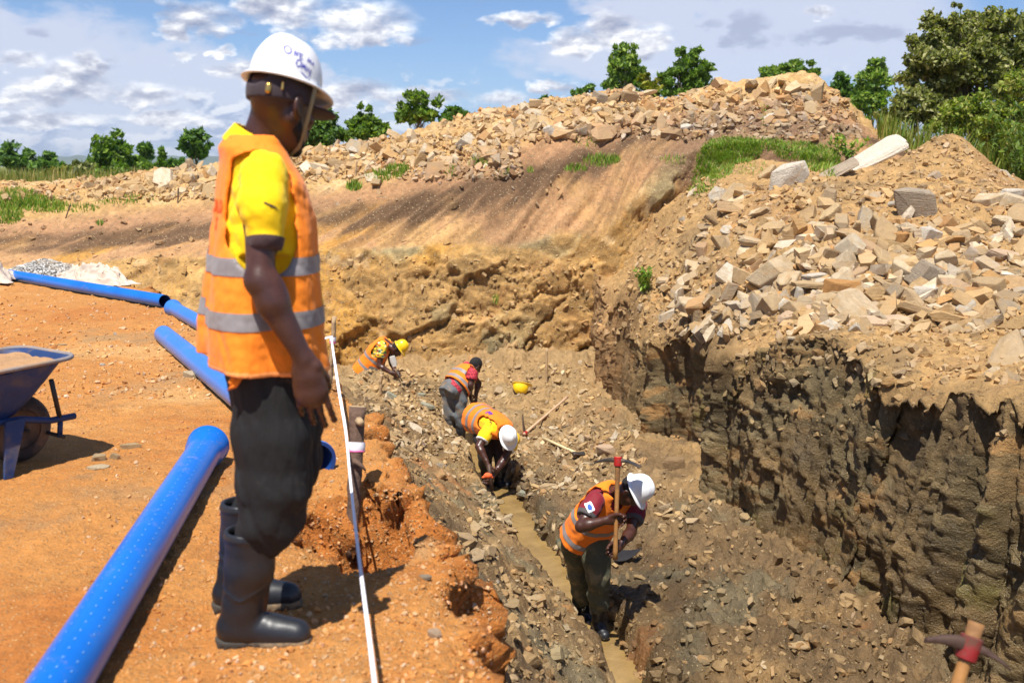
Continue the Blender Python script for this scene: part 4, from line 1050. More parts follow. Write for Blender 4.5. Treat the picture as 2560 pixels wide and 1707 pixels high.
def tube_np(pts, rad, sides=6):
    pts = np.array(pts, float); n = len(pts)
    tan = np.gradient(pts, axis=0); tan /= np.linalg.norm(tan, axis=1, keepdims=True) + 1e-9
    ref = np.array((0.31, 0.17, 0.93)) if abs(tan[0, 2]) < 0.9 else np.array((1.0, 0.2, 0.1))
    s = np.cross(tan, ref); s /= np.linalg.norm(s, axis=1, keepdims=True) + 1e-9
    b = np.cross(tan, s)
    a = np.linspace(0, 2 * math.pi, sides, endpoint=False)
    rad = np.broadcast_to(np.asarray(rad, float), (n,))
    V = pts[:, None] + (np.cos(a)[None, :, None] * s[:, None] + np.sin(a)[None, :, None] * b[:, None]) * rad[:, None, None]
    V = V.reshape(-1, 3)
    i = np.arange(n - 1)[:, None] * sides; j = np.arange(sides)[None]; k = (j + 1) % sides
    F = np.stack([i + j, i + k, i + sides + k, i + sides + j], -1).reshape(-1, 4)
    V = np.concatenate([V, pts[[0, -1]]]); c0 = n * sides
    j = np.arange(sides); k = (j + 1) % sides
    caps = np.concatenate([np.stack([np.full(sides, c0), k, j], 1), np.stack([np.full(sides, c0 + 1), (n - 1) * sides + j, (n - 1) * sides + k], 1)])
    return V, F, caps
def join_np(parts):
    V = []; Q = []; T = []; b = 0
    for v, q, t in parts:
        V.append(v); Q.append(np.asarray(q) + b); T.append(np.asarray(t) + b); b += len(v)
    return np.concatenate(V), [np.concatenate(Q), np.concatenate(T)]

def tree(name, label, lobes, y, base_v, seed, leaf=0.3, n_leaf=2600, cols=((0.06, 0.10, 0.02),), trunk_px=5, ground_z=0.85, cat='tree', group=None, bark=None,
         trunk_u=None, aspect=0.5, clump=0.27, gap=0.0, n_clump=None, droop=0.3, depth=0.8):
    """lobes: ellipses (u, v, ru, rv) of the crown in the photograph, given real size at distance y"""
    rng = np.random.default_rng(seed)
    mpp = y / LENS_PX * 1.01
    L = [(at(u, v, y), ru * mpp, rv * mpp) for (u, v, ru, rv) in lobes]
    cu = trunk_u if trunk_u is not None else np.mean([l[0] for l in lobes])
    foot = at(cu, base_v, y); foot.z = ground_z
    root = empty(name, foot)
    # clump centres spread through the lobes, denser to the outside
    w = np.array([l[1] * l[2] for l in L]); w = w / w.sum()
    nc = n_clump or int(34 + 0.016 * n_leaf)
    cl = []
    for k in range(nc):
        c, rx, rz = L[rng.choice(len(L), p=w)]
        d = rng.normal(0, 1, 3); d /= np.linalg.norm(d); r = rng.uniform(0.15, 1.0) ** 0.5
        cl.append((np.array(c) + d * np.array((rx, rx * depth, rz)) * r, (rx + rz) * 0.5))
    per = rng.multinomial(n_leaf, np.full(nc, 1 / nc))
    C = []
    for (c, r), k in zip(cl, per):
        rr = r * clump * rng.uniform(0.6, 1.3)
        q = rng.normal(0, 0.5, (k, 3)) * np.array((rr, rr, rr * 0.75)); C.append(c + q)
    C = np.concatenate(C) - np.array(foot)
    # light and dark clumps come from real colour variety between clumps
    me = leaves_mesh(name + '_crown', C, leaf, rng, cols, aspect, droop)
    o = link('crown', me, M_LEAF, root)
    # trunk and limbs
    top = np.mean([np.array(l[0]) for l in L], 0) - np.array(foot); lowest = min(l[0].z - l[2] for l in L) - foot.z
    tr = trunk_px * mpp / 2
    parts = []
    zt = max(top[2] * 0.95, 0.4)
    pts = [(0, 0, -0.3)] + [(top[0] * f ** 1.5 + rng.normal(0, 0.04) * zt * f, top[1] * f, zt * f) for f in np.linspace(0.15, 1.15, 7)]
    parts.append(tube_np(pts, np.linspace(tr * 1.25, tr * 0.35, len(pts)), 7))
    for c, r in cl[:min(26, nc)]:
        f = rng.uniform(0.35, 0.85); a = np.array((top[0] * f ** 1.5, top[1] * f, zt * f)); e = c - np.array(foot)
        m_ = (a + e) / 2 + np.array((0, 0, 0.08 * zt)) + rng.normal(0, 0.03, 3) * zt
        parts.append(tube_np([a, m_, e], [tr * 0.45, tr * 0.3, tr * 0.1], 5))
    V, F = join_np(parts)
    link('trunk', mesh_np(name + '_trunk', V, F, True), bark or M_BARK, root)
    tag(root, label, cat, group)
    return root
G_EUC = ((0.147, 0.244, 0.039), (0.225, 0.332, 0.043), (0.087, 0.167, 0.036), (0.293, 0.371, 0.059))
G_DARK = ((0.079, 0.158, 0.036), (0.131, 0.236, 0.048), (0.184, 0.302, 0.053), (0.057, 0.119, 0.031))
G_BRIGHT = ((0.156, 0.256, 0.033), (0.225, 0.325, 0.043), (0.106, 0.188, 0.027), (0.069, 0.131, 0.022))
G_OLIVE = ((0.21, 0.225, 0.055), (0.31, 0.31, 0.09), (0.13, 0.15, 0.036), (0.44, 0.42, 0.19), (0.085, 0.105, 0.026))
G_YELL = ((0.275, 0.275, 0.025), (0.188, 0.225, 0.025), (0.350, 0.312, 0.044), (0.112, 0.150, 0.019))
G_LIME = ((0.21, 0.28, 0.035), (0.29, 0.33, 0.05), (0.13, 0.20, 0.028), (0.34, 0.33, 0.08))
TG = 'trees beyond the berm'
# left
tree('round_tree', 'small round tree at the left edge with a pale thin trunk', [(28, 385, 32, 28), (40, 405, 34, 20), (10, 395, 22, 22)], 62, 440, 1, 0.42, 1500, G_DARK, 4, group=TG, bark=M_PALEBARK)
tree('dark_tree', 'dull dark tree right of the pale-trunked tree at the left edge', [(74, 396, 17, 26), (68, 412, 22, 14)], 75, 440, 2, 0.5, 900, G_DARK, 4, group=TG)
tree('sparse_tree', 'sparse little tree between the left edge trees and the distant hills', [(122, 390, 17, 10), (108, 402, 14, 10), (132, 404, 16, 10)], 70, 430, 3, 0.42, 520, G_DARK, 3, group=TG)
tree('broad_tree', 'largest bright green tree on the left, broad round crown', [(283, 372, 44, 36), (262, 400, 36, 34), (310, 398, 36, 34), (285, 425, 56, 24)], 48, 450, 4, 0.34, 4200, G_BRIGHT, 8, group=TG)
tree('slim_tree', 'small round-headed tree with bare trunk right of the broad bright tree', [(364, 372, 19, 13), (366, 388, 14, 12)], 66, 425, 5, 0.42, 620, G_DARK, 4, group=TG)
tree('sapling', 'narrow upright sapling behind the berm left of the standing man', [(406, 388, 7, 20), (402, 410, 13, 14)], 60, 430, 6, 0.4, 330, G_BRIGHT, 3, group=TG)
tree('bushy_tree', 'low bushy tree between the sapling and the standing man', [(440, 410, 22, 12), (462, 414, 14, 8)], 60, 430, 7, 0.42, 500, G_DARK, 3, group=TG)
tree('dark_round_tree', 'dark round tree just left of the standing man', [(490, 352, 36, 26), (496, 376, 30, 20), (482, 370, 30, 18)], 52, 420, 8, 0.34, 2100, G_DARK, 5, group=TG)
tree('yellow_bush', 'yellow-green bush in the field below the broad bright tree', [(140, 440, 34, 18), (120, 444, 24, 14)], 38, 462, 9, 0.2, 1500, G_YELL, 3, 0.85, 'bush')
tree('olive_bush', 'olive bush between the yellow-green bush and the broad tree', [(200, 432, 40, 26), (225, 440, 34, 20)], 39, 462, 10, 0.22, 2000, G_OLIVE, 3, 0.85, 'bush')
tree('dark_bush', 'green bush at the foot of the broad bright tree', [(270, 440, 42, 24), (300, 446, 30, 18)], 37, 462, 11, 0.2, 1900, G_BRIGHT, 3, 0.85, 'bush')
tree('far_bush', 'green hedge-like bush behind the yellow-green bush', [(110, 414, 26, 10), (146, 418, 22, 9), (86, 418, 20, 9)], 62, 430, 12, 0.4, 800, G_DARK, 3, 0.85, 'bush')
tree('field_bush', 'low bush behind the berm beneath the slim sapling', [(345, 415, 34, 11), (385, 420, 30, 9)], 60, 430, 13, 0.4, 900, G_BRIGHT, 3, 0.85, 'bush')
# middle
tree('leafy_tree', 'dark leafy tree behind the berm right of the standing man', [(800, 305, 44, 38), (775, 335, 40, 34), (825, 345, 44, 30)], 33, 392, 14, 0.19, 3800, G_DARK, 5, group=TG)
tree('leafy_tree', 'leafy tree second to the right of the standing man, pointed top', [(912, 285, 22, 26), (890, 315, 38, 26), (940, 315, 36, 22), (910, 335, 60, 22)], 33, 385, 15, 0.19, 3400, G_BRIGHT, 5, group=TG)
tree('open_tree', 'open tree with layered sprays of leaves on the berm skyline', [(1048, 246, 50, 12), (1010, 268, 24, 9), (1090, 266, 20, 8), (1030, 292, 46, 22), (1060, 285, 44, 20)], 31, 352, 16, 0.24, 1300, G_BRIGHT, 4, group=TG, n_clump=60, clump=0.28)
tree('open_tree', 'small sparse tree right of the open layered tree', [(1142, 282, 32, 13), (1128, 300, 36, 14), (1175, 308, 30, 10)], 31, 345, 17, 0.22, 800, G_DARK, 3, group=TG)
tree('small_tree', 'tiny tree top showing over the berm at its middle', [(1362, 254, 24, 12)], 32, 300, 18, 0.2, 300, G_BRIGHT, 3, group=TG)
tree('small_tree', 'thin wispy tree top left of the tall gum trees', [(1448, 234, 18, 14), (1474, 226, 16, 14)], 32, 290, 19, 0.2, 300, G_DARK, 3, group=TG)
tree('gum_tree', 'tall gum tree with conical crown, left of the tall pair', [(1560, 132, 30, 24), (1562, 165, 44, 30), (1540, 200, 40, 26), (1585, 195, 34, 30), (1530, 225, 26, 22), (1570, 225, 44, 24)], 46, 330, 20, 0.22, 6000, G_EUC, 6, group=TG, bark=M_PALEBARK, clump=0.26, droop=0.8, n_clump=120)
tree('yellow_tree', 'small yellowish tree between the tall gum pair', [(1628, 215, 24, 26), (1612, 196, 16, 18), (1636, 240, 18, 14)], 44, 300, 21, 0.3, 800, G_YELL, 4, group=TG)
tree('gum_tree', 'tall gum tree with rounded bright crown, right of the tall pair', [(1722, 140, 34, 24), (1730, 175, 50, 28), (1690, 195, 44, 24), (1748, 215, 42, 30), (1670, 222, 32, 26), (1720, 235, 40, 24)], 44, 330, 22, 0.22, 7500, G_BRIGHT, 9, group=TG, clump=0.26, trunk_u=1722, droop=0.6, n_clump=120)
tree('gum_tree', 'row of gum crowns just above the tall mound', [(1975, 170, 26, 18), (2002, 178, 34, 30), (1920, 184, 30, 18), (1950, 180, 26, 20), (2035, 184, 16, 18)], 52, 320, 23, 0.24, 4600, G_EUC, 6, group=TG)
tree('gum_tree', 'dull gum tree right of the tall mound, smaller of two', [(2098, 205, 24, 26), (2110, 235, 30, 34), (2125, 265, 28, 30)], 46, 340, 24, 0.22, 3400, G_DARK, 5, group=TG)
tree('gum_tree', 'dull gum tree right of the tall mound, taller of two', [(2190, 175, 24, 26), (2182, 205, 40, 32), (2180, 245, 40, 40), (2160, 280, 34, 30)], 44, 345, 25, 0.22, 5200, G_EUC, 6, group=TG, droop=0.6)
# right: the big olive tree and its skirts
tree('broad_tree', 'big olive-leaved tree filling the upper right corner', [(2345, 110, 70, 40), (2285, 165, 40, 30), (2400, 90, 96, 60), (2470, 70, 90, 42), (2380, 150, 130, 60), (2480, 150, 110, 80), (2330, 190, 80, 46), (2440, 215, 120, 50), (2555, 130, 60, 90), (2390, 18, 26, 14), (2330, 60, 40, 26)],
     24, 400, 26, 0.125, 36000, G_OLIVE, 16, 0.9, group=TG, n_clump=460, clump=0.20, trunk_u=2440, aspect=0.55)
tree('olive_bush', 'olive bush spreading left below the big corner tree', [(2290, 262, 60, 40), (2240, 290, 46, 26), (2340, 285, 60, 34)], 23, 380, 27, 0.115, 8000, G_OLIVE, 5, 0.9, 'bush', n_clump=110, clump=0.26)

tree('green_bush', 'dense green bush under the big corner tree, behind the right mound', [(2440, 285, 80, 50), (2380, 310, 60, 40), (2500, 300, 60, 60)], 22, 400, 28, 0.11, 8000, G_LIME, 4, 0.9, 'bush', n_clump=120, clump=0.25)
tree('green_bush', 'tall bright bush at the right edge below the big tree', [(2545, 250, 50, 80), (2520, 330, 60, 60), (2560, 380, 50, 60)], 19.5, 440, 29, 0.11, 7000, G_LIME, 4, 0.9, 'bush', n_clump=120, clump=0.25)

# ---------------------------------------------------------------- grass and tall weeds
def blades(name, roots, heights, rng, cols, width=0.012, bend=0.5, segs=3, lean=None):
    n = len(roots); a = rng.uniform(0, 2 * math.pi, n)
    d = np.stack([np.cos(a), np.sin(a), a * 0], 1) * rng.uniform(0.15, 1.0, (n, 1)) * bend
    if lean is not None: d = d + np.asarray(lean)
    s = np.stack([-np.sin(a + 0.6), np.cos(a + 0.6), a * 0], 1)
    V = []; 
    H = np.asarray(heights)[:, None]; W = np.asarray(width * rng.uniform(0.6, 1.4, n))[:, None]
    lv = np.linspace(0, 1, segs + 1)
    for t in lv:
        c = roots + np.array((0, 0, 1)) * H * (t - 0.22 * bend * t ** 2) + d * H * t ** 2 * 0.75
        w = W * (1 - t) ** 0.7
        V += [c - s * w, c + s * w]
    V = np.stack(V, 1); k = V.shape[1]
    i = np.arange(n)[:, None] * k
    F = np.concatenate([np.concatenate([i + 2 * j, i + 2 * j + 1, i + 2 * j + 3, i + 2 * j + 2], 1) for j in range(segs)])
    cols = np.array(cols); c = cols[rng.integers(0, len(cols), n)] * rng.uniform(0.7, 1.25, (n, 1))
    return mesh_np(name, V.reshape(-1, 3), F, False, np.repeat(c, k, 0))
GC = ((0.181, 0.307, 0.036), (0.254, 0.380, 0.045), (0.128, 0.236, 0.033), (0.344, 0.380, 0.073))
GD = ((0.290, 0.246, 0.087), (0.189, 0.217, 0.043), (0.392, 0.319, 0.131), (0.131, 0.189, 0.029))
grng = np.random.default_rng(99)
def grass_px(name, patches, cols, kind='stuff', **kw):
    """patches: (u, v, ru, rv, count, height)"""
    Rt = []; H = []
    for (u, v, ru, rv, cnt, h) in patches:
        for _ in range(cnt):
            r = math.sqrt(grng.uniform(0, 1)); a = grng.uniform(0, 6.283)
            q = seen(u + ru * r * math.cos(a), v + rv * r * math.sin(a))
            if q is None: continue
            Rt.append(q[0]); H.append(h * grng.uniform(0.5, 1.2) * (1.15 - 0.4 * r))
    me = blades(name, np.array(Rt) - np.array((0, 0, 0.02)), H, grng, cols, **kw)
    o = link(name, me, M_LEAF); tag(o, kind=kind)
    return o
grass_px('hump_grass', [(1830, 378, 76, 34, 2600, 0.15), (1790, 404, 50, 46, 1700, 0.14), (1760, 445, 32, 40, 700, 0.13), (1900, 362, 66, 16, 1000, 0.14), (1990, 378, 58, 24, 1300, 0.13), (2050, 398, 50, 34, 1300, 0.15),
                         (2075, 420, 30, 26, 260, 0.22), (1740, 480, 22, 18, 90, 0.15), (1865, 420, 60, 20, 120, 0.12)], GC, width=0.009, bend=0.9)
grass_px('slope_grass', [(985, 436, 26, 12, 200, 0.26), (945, 446, 30, 12, 180, 0.24), (885, 470, 20, 9, 150, 0.22), (1010, 425, 16, 8, 90, 0.2), (1195, 410, 26, 14, 120, 0.18), (1130, 432, 22, 12, 80, 0.16), (1260, 432, 20, 8, 90, 0.14),
                          (1325, 428, 8, 5, 30, 0.14), (1500, 404, 44, 14, 260, 0.18), (1440, 424, 30, 8, 130, 0.16), (1535, 400, 18, 8, 80, 0.16), (1690, 400, 40, 14, 90, 0.12), (1465, 355, 30, 20, 50, 0.16), (1240, 750, 12, 8, 34, 0.16),
                          (40, 500, 60, 26, 900, 0.20), (100, 512, 50, 20, 500, 0.18), (20, 540, 40, 22, 420, 0.18), (140, 520, 40, 14, 240, 0.16), (200, 522, 50, 10, 120, 0.14), (250, 560, 9, 5, 40, 0.14), (290, 505, 60, 8, 130, 0.12), (350, 495, 60, 8, 100, 0.12)], GC, width=0.011)
# tall reeds and weeds on the right behind the heap
def reeds():
    rng = np.random.default_rng(123); Rt = []; H = []
    for _ in range(8000):
        x = rng.uniform(7.0, 13.5); y = rng.uniform(17.0, 24)
        t = (x / y)
        if t < 0.36 or y < 18.5 or (t < 0.47 and y < 20.6): continue
        z = HIGH(x, y) if x < 12.5 else 0.85
        hh = np.interp(t, [0.36, 0.42, 0.50, 0.56], [0.7, 1.0, 1.7, 2.2])
        Rt.append((x, y, float(z) - 0.1)); H.append(hh * rng.uniform(0.45, 1.1))
    me = blades('reeds', np.array(Rt), H, rng, ((0.17, 0.25, 0.03), (0.25, 0.28, 0.05), (0.34, 0.30, 0.08), (0.12, 0.20, 0.028)), width=0.017, bend=0.55, segs=4)
    tag(link('reeds', me, M_LEAF), kind='stuff')
    # dry grass in the left field and on the natural ground behind the berm
    Rt = []; H = []
    for _ in range(7000):
        y = rng.uniform(28, 60); x = rng.uniform(-0.56, -0.30) * y
        Rt.append((x, y, 0.83 - 0.006 * (y - 30))); H.append(rng.uniform(0.2, 0.75))
    me = blades('field_grass', np.array(Rt), H, rng, GD, width=0.02, bend=0.4, segs=2)
    tag(link('field_grass', me, M_LEAF), kind='stuff')
reeds()
def weed(label, u, v, hpx, n_stem, seed, cols, leaf=0.07, spread=0.5, y_off=0.0, foot=None):
    """a single leafy plant with stems one can see"""
    rng = np.random.default_rng(seed)
    h = seen(u, v) if foot is None else (foot,)
    p = Vector(h[0]); mpp = (p - Vector((0, 0, CAM_Z))).length / LENS_PX; H = hpx * mpp
    root = empty('weed', p); parts = []; C = []
    for k in range(n_stem):
        a = rng.uniform(0, 6.28); sp = spread * H * rng.uniform(0.2, 1)
        tip = np.array((math.cos(a) * sp, math.sin(a) * sp, H * rng.uniform(0.65, 1.05)))
        pts = [np.array((0, 0, -0.03)), tip * np.array((0.3, 0.3, 0.55)), tip]
        parts.append(tube_np(pts, [0.006, 0.004, 0.0015], 4))
        for f in np.linspace(0.3, 1.05, 9):
            q = tip * np.array((f ** 1.6, f ** 1.6, f)); C += [q + rng.normal(0, 0.025, 3) * (H / 0.4) for _ in range(4)]
    V, F = join_np(parts)
    link('stem', mesh_np('stem', V, F, True), M_BARK if False else M_LEAFSTEM, root)
    link('foliage', leaves_mesh('foliage', np.array(C), leaf, rng, cols, 0.34, 0.2), M_LEAF, root)
    tag(root, label, 'plant')
M_LEAFSTEM = plain('green_stem', (0.13, 0.17, 0.04), 0.6, 0.2, 8, 0)
weed('leafy green weed growing out of the corner of the right cut wall', 1612, 735, 62, 9, 3, GC, 0.085, 0.5)
weed('tall bright weed with narrow leaves at the right edge below the big tree', 2515, 330, 190, 12, 4, ((0.10, 0.17, 0.02), (0.14, 0.20, 0.025), (0.07, 0.12, 0.02)), 0.16, 0.45, foot=Vector((9.2, 18.2, 0.9)))
weed('second tall weed hanging over the right edge of the heap', 2470, 330, 160, 10, 5, ((0.09, 0.15, 0.02), (0.12, 0.18, 0.025), (0.06, 0.11, 0.02)), 0.15, 0.5, foot=Vector((9.6, 19.5, 0.95)))
weed('single tall grass stem rising above the grassy hump', 1908, 330, 90, 1, 6, GC, 0.05, 0.06)
weed('broad-bladed weed on the right shoulder of the grassy hump', 2120, 405, 60, 5, 8, GC, 0.12, 0.9)

# ================================================================== implicit surfaces for bodies and clothes
def _v(a): return np.array(a, np.float32)
class Field:
    """signed distance field on a grid; solids are blended in, then turned into one continuous mesh"""
    def __init__(s, lo, hi, h):
        s.h = h; s.lo = np.array(lo, np.float32); n = np.ceil((np.array(hi) - s.lo) / h).astype(int) + 1
        s.n = n; s.ax = [s.lo[k] + np.arange(n[k], dtype=np.float32) * h for k in range(3)]
        s.F = np.full(n, 1.0, np.float32)
    def block(s, lo, hi):
        sl = []
        for k in range(3):
            a = int(np.clip((lo[k] - s.lo[k]) / s.h - 1, 0, s.n[k])); b = int(np.clip((hi[k] - s.lo[k]) / s.h + 2, 0, s.n[k]))
            sl.append(slice(a, b))
        return tuple(sl)
    def pts(s, sl):
        return s.ax[0][sl[0]][:, None, None], s.ax[1][sl[1]][None, :, None], s.ax[2][sl[2]][None, None, :]
    def _mix(s, sl, d, k, op):
        A = s.F[sl]
        if d.size == 0: return
        d = np.broadcast_to(d, A.shape)
        if op == 'sub':
            d = -d
            if k > 0:
                h = np.clip(0.5 - 0.5 * (A - d) / k, 0, 1); s.F[sl] = A * (1 - h) + d * h + k * h * (1 - h)
            else: s.F[sl] = np.maximum(A, d)
        elif op == 'and':
            if k > 0:
                h = np.clip(0.5 - 0.5 * (A - d) / k, 0, 1); s.F[sl] = A * (1 - h) + d * h + k * h * (1 - h)
            else: s.F[sl] = np.maximum(A, d)
        else:
            if k > 0:
                h = np.clip(0.5 + 0.5 * (A - d) / k, 0, 1); s.F[sl] = A * (1 - h) + d * h - k * h * (1 - h)
            else: s.F[sl] = np.minimum(A, d)
    def cone(s, a, b, ra, rb, k=0.02, op='add', flat=None, fl=1.0):
        """round cone; with flat (a direction) the section is squeezed by fl along it"""
        a, b = _v(a), _v(b); m = max(ra, rb) + 0.06
        sl = s.block(np.minimum(a, b) - m, np.maximum(a, b) + m); x, y, z = s.pts(sl)
        ab = b - a; L = float(ab @ ab) + 1e-9
        px, py, pz = x - a[0], y - a[1], z - a[2]
        t = np.clip((px * ab[0] + py * ab[1] + pz * ab[2]) / L, 0, 1)
        qx, qy, qz = px - t * ab[0], py - t * ab[1], pz - t * ab[2]
        if flat is not None:
            f = _v(flat); f = f / np.linalg.norm(f); c = qx * f[0] + qy * f[1] + qz * f[2]; g = (1 / fl - 1) * c
            qx, qy, qz = qx + g * f[0], qy + g * f[1], qz + g * f[2]
        d = np.sqrt(qx * qx + qy * qy + qz * qz) - (ra + (rb - ra) * t)
        if flat is not None: d = d * min(1.0, (1 + fl) / 2)
        s._mix(sl, d, k, op)
    def chain(s, pts, rad, k=0.02, **kw):
        for i in range(len(pts) - 1): s.cone(pts[i], pts[i + 1], rad[i], rad[i + 1], k, **kw)
    def ell(s, c, r, k=0.02, op='add', M=None):
        c, r = _v(c), _v(r); m = float(max(r)) + 0.06
        sl = s.block(c - m, c + m); x, y, z = s.pts(sl)
        p = [x - c[0], y - c[1], z - c[2]]
        if M is not None:
            M = np.array(M, np.float32); p = [M[0, i] * p[0] + M[1, i] * p[1] + M[2, i] * p[2] for i in range(3)]
        k0 = np.sqrt((p[0] / r[0]) ** 2 + (p[1] / r[1]) ** 2 + (p[2] / r[2]) ** 2)
        k1 = np.sqrt((p[0] / r[0] ** 2) ** 2 + (p[1] / r[1] ** 2) ** 2 + (p[2] / r[2] ** 2) ** 2) + 1e-6
        s._mix(sl, k0 * (k0 - 1) / k1, k, op)
    def stations(s, o, ax, side, fwd, st, k=0.0, op='add', pw=2.3, pad=0.06):
        """body section stack. o + ax*h is the axis; st rows: (h, half width, half depth, forward shift)"""
        o, ax, side, fwd = _v(o), _v(ax), _v(side), _v(fwd); st = np.array(st, np.float32)
        corners = []
        for h, w, d, c in st:
            for a in (-1, 1):
                for b in (-1, 1): corners.append(o + ax * h + side * w * a + fwd * (c + d * b))
        corners = np.array(corners); sl = s.block(corners.min(0) - pad, corners.max(0) + pad); x, y, z = s.pts(sl)
        px, py, pz = x - o[0], y - o[1], z - o[2]
        h = px * ax[0] + py * ax[1] + pz * ax[2]
        ls = px * side[0] + py * side[1] + pz * side[2]; lf = px * fwd[0] + py * fwd[1] + pz * fwd[2]
        hc = np.clip(h, st[0, 0], st[-1, 0])
        w = np.interp(hc, st[:, 0], st[:, 1]).astype(np.float32); dd = np.interp(hc, st[:, 0], st[:, 2]).astype(np.float32); c = np.interp(hc, st[:, 0], st[:, 3]).astype(np.float32)
        q = (np.abs(ls / w) ** pw + np.abs((lf - c) / dd) ** pw) ** (1 / pw)
        d = (q - 1) * np.minimum(w, dd)
        e = np.maximum(st[0, 0] - h, h - st[-1, 0])
        d = np.where(e > 0, np.sqrt(np.maximum(d, 0) ** 2 + e ** 2) + np.minimum(d, 0) * 0, np.maximum(d, e))
        if op is None: return sl, d
        s._mix(sl, d, k, op)
    def plane(s, p, n, k=0.0):
        """keep the side the normal points away from"""
        n = _v(n); n = n / np.linalg.norm(n); sl = (slice(None),) * 3; x, y, z = s.pts(sl)
        s._mix(sl, (x - p[0]) * n[0] + (y - p[1]) * n[1] + (z - p[2]) * n[2], k, 'and')
    def slab(s, a, d, r, L=0.3, op='sub', k=0.0):
        """flat-ended cylinder starting at a, running along d"""
        a, d = _v(a), _v(d); d = d / np.linalg.norm(d); b = a + d * L
        sl = s.block(np.minimum(a, b) - r, np.maximum(a, b) + r); x, y, z = s.pts(sl)
        px, py, pz = x - a[0], y - a[1], z - a[2]; t = px * d[0] + py * d[1] + pz * d[2]
        rad = np.sqrt(np.maximum(px * px + py * py + pz * pz - t * t, 0))
        s._mix(sl, np.maximum(np.maximum(-t, t - L), rad - r), k, op)
    def relief(s, fn, band=0.03):
        """displace the surface by fn(points) metres"""
        i = np.nonzero(np.abs(s.F) < band); P = np.stack([s.ax[k][i[k]] for k in range(3)], -1)
        s.F[i] -= fn(P).astype(np.float32)
    def shell(s, t): s.F = np.abs(s.F) - t
    def mesh(s, name, origin=(0, 0, 0), smooth_it=1):
        F = s.F; S = F < 0
        c = np.zeros(np.array(F.shape) - 1, np.int8)
        for a in (0, 1):
            for b in (0, 1):
                for d in (0, 1): c += S[a:F.shape[0] - 1 + a, b:F.shape[1] - 1 + b, d:F.shape[2] - 1 + d]
        I = np.nonzero((c > 0) & (c < 8)); I = [i.astype(np.int32) for i in I]
        n = len(I[0]); idx = np.full(c.shape, -1, np.int32); idx[I[0], I[1], I[2]] = np.arange(n)
        cv = {}
        for a in (0, 1):
            for b in (0, 1):
                for d in (0, 1): cv[(a, b, d)] = F[I[0] + a, I[1] + b, I[2] + d]
        acc = np.zeros((n, 3), np.float32); cnt = np.zeros(n, np.float32)
        for ax in range(3):
            for u in (0, 1):
                for v in (0, 1):
                    p = [0, 0, 0]; q = [0, 0, 0]; o = [k for k in range(3) if k != ax]
                    p[o[0]] = q[o[0]] = u; p[o[1]] = q[o[1]] = v; q[ax] = 1
                    f0, f1 = cv[tuple(p)], cv[tuple(q)]; m = (f0 < 0) != (f1 < 0)
                    t = np.where(m, f0 / np.where(m, f0 - f1, 1), 0)
                    pos = np.zeros((n, 3), np.float32); pos[:, o[0]] = u; pos[:, o[1]] = v; pos[:, ax] = t
                    acc += np.where(m[:, None], pos, 0); cnt += m
        V = (np.stack(I, 1) + acc / cnt[:, None]) * s.h + s.lo
        quads = []
        for ax in range(3):
            sl0 = [slice(None)] * 3; sl1 = [slice(None)] * 3; sl0[ax] = slice(0, -1); sl1[ax] = slice(1, None)
            a, b = S[tuple(sl0)], S[tuple(sl1)]; e = np.nonzero(a != b); o = [k for k in range(3) if k != ax]
            ok = (e[o[0]] > 0) & (e[o[1]] > 0) & (e[o[0]] < c.shape[o[0]]) & (e[o[1]] < c.shape[o[1]])
            e = [x[ok] for x in e]; inside_first = a[tuple(e)]
            def cell(d0, d1):
                q = [x.copy() for x in e]; q[o[0]] = q[o[0]] - d0; q[o[1]] = q[o[1]] - d1; return idx[q[0], q[1], q[2]]
            Q = np.stack([cell(1, 1), cell(0, 1), cell(0, 0), cell(1, 0)], 1)
            flip = inside_first if ax != 1 else ~inside_first
            Q[~flip] = Q[~flip][:, ::-1]
            quads.append(Q)
        Q = np.concatenate(quads); Q = Q[(Q >= 0).all(1)]
        # light relaxation removes grid stepping
        for _ in range(smooth_it):
            sm = np.zeros_like(V); ct = np.zeros(len(V), np.float32)
            for a in range(4):
                b = (a + 1) % 4
                np.add.at(sm, Q[:, a], V[Q[:, b]]); np.add.at(sm, Q[:, b], V[Q[:, a]])
                np.add.at(ct, Q[:, a], 1); np.add.at(ct, Q[:, b], 1)
            V = V * 0.5 + 0.5 * sm / np.maximum(ct, 1)[:, None]
        return mesh_np(name, V - np.array(origin, np.float32), Q, True)
def cut_band(me, name, planes, offset=0.003):
    """strip of a garment between planes [(point, normal)] keeping the inner side, lifted off the cloth"""
    bm = bmesh.new(); bm.from_mesh(me)
    for p, n in planes:
        bmesh.ops.bisect_plane(bm, geom=bm.verts[:] + bm.edges[:] + bm.faces[:], plane_co=p, plane_no=n, clear_outer=True)
    bm.normal_update()
    for v in bm.verts: v.co += v.normal * offset
    return mesh_bm(name, bm, True)
def pick_faces(me, name, fn, offset=0.002):
    """the faces of a garment whose points satisfy fn, lifted off it: bindings and hems"""
    bm = bmesh.new(); bm.from_mesh(me)
    co = np.array([v.co[:] for v in bm.verts]); ok = fn(co); bm.verts.ensure_lookup_table()
    bad = [f for f in bm.faces if not all(ok[v.index] for v in f.verts)]
    bmesh.ops.delete(bm, geom=bad, context='FACES'); bm.normal_update()
    for v in bm.verts: v.co += v.normal * offset
    return mesh_bm(name, bm, True)
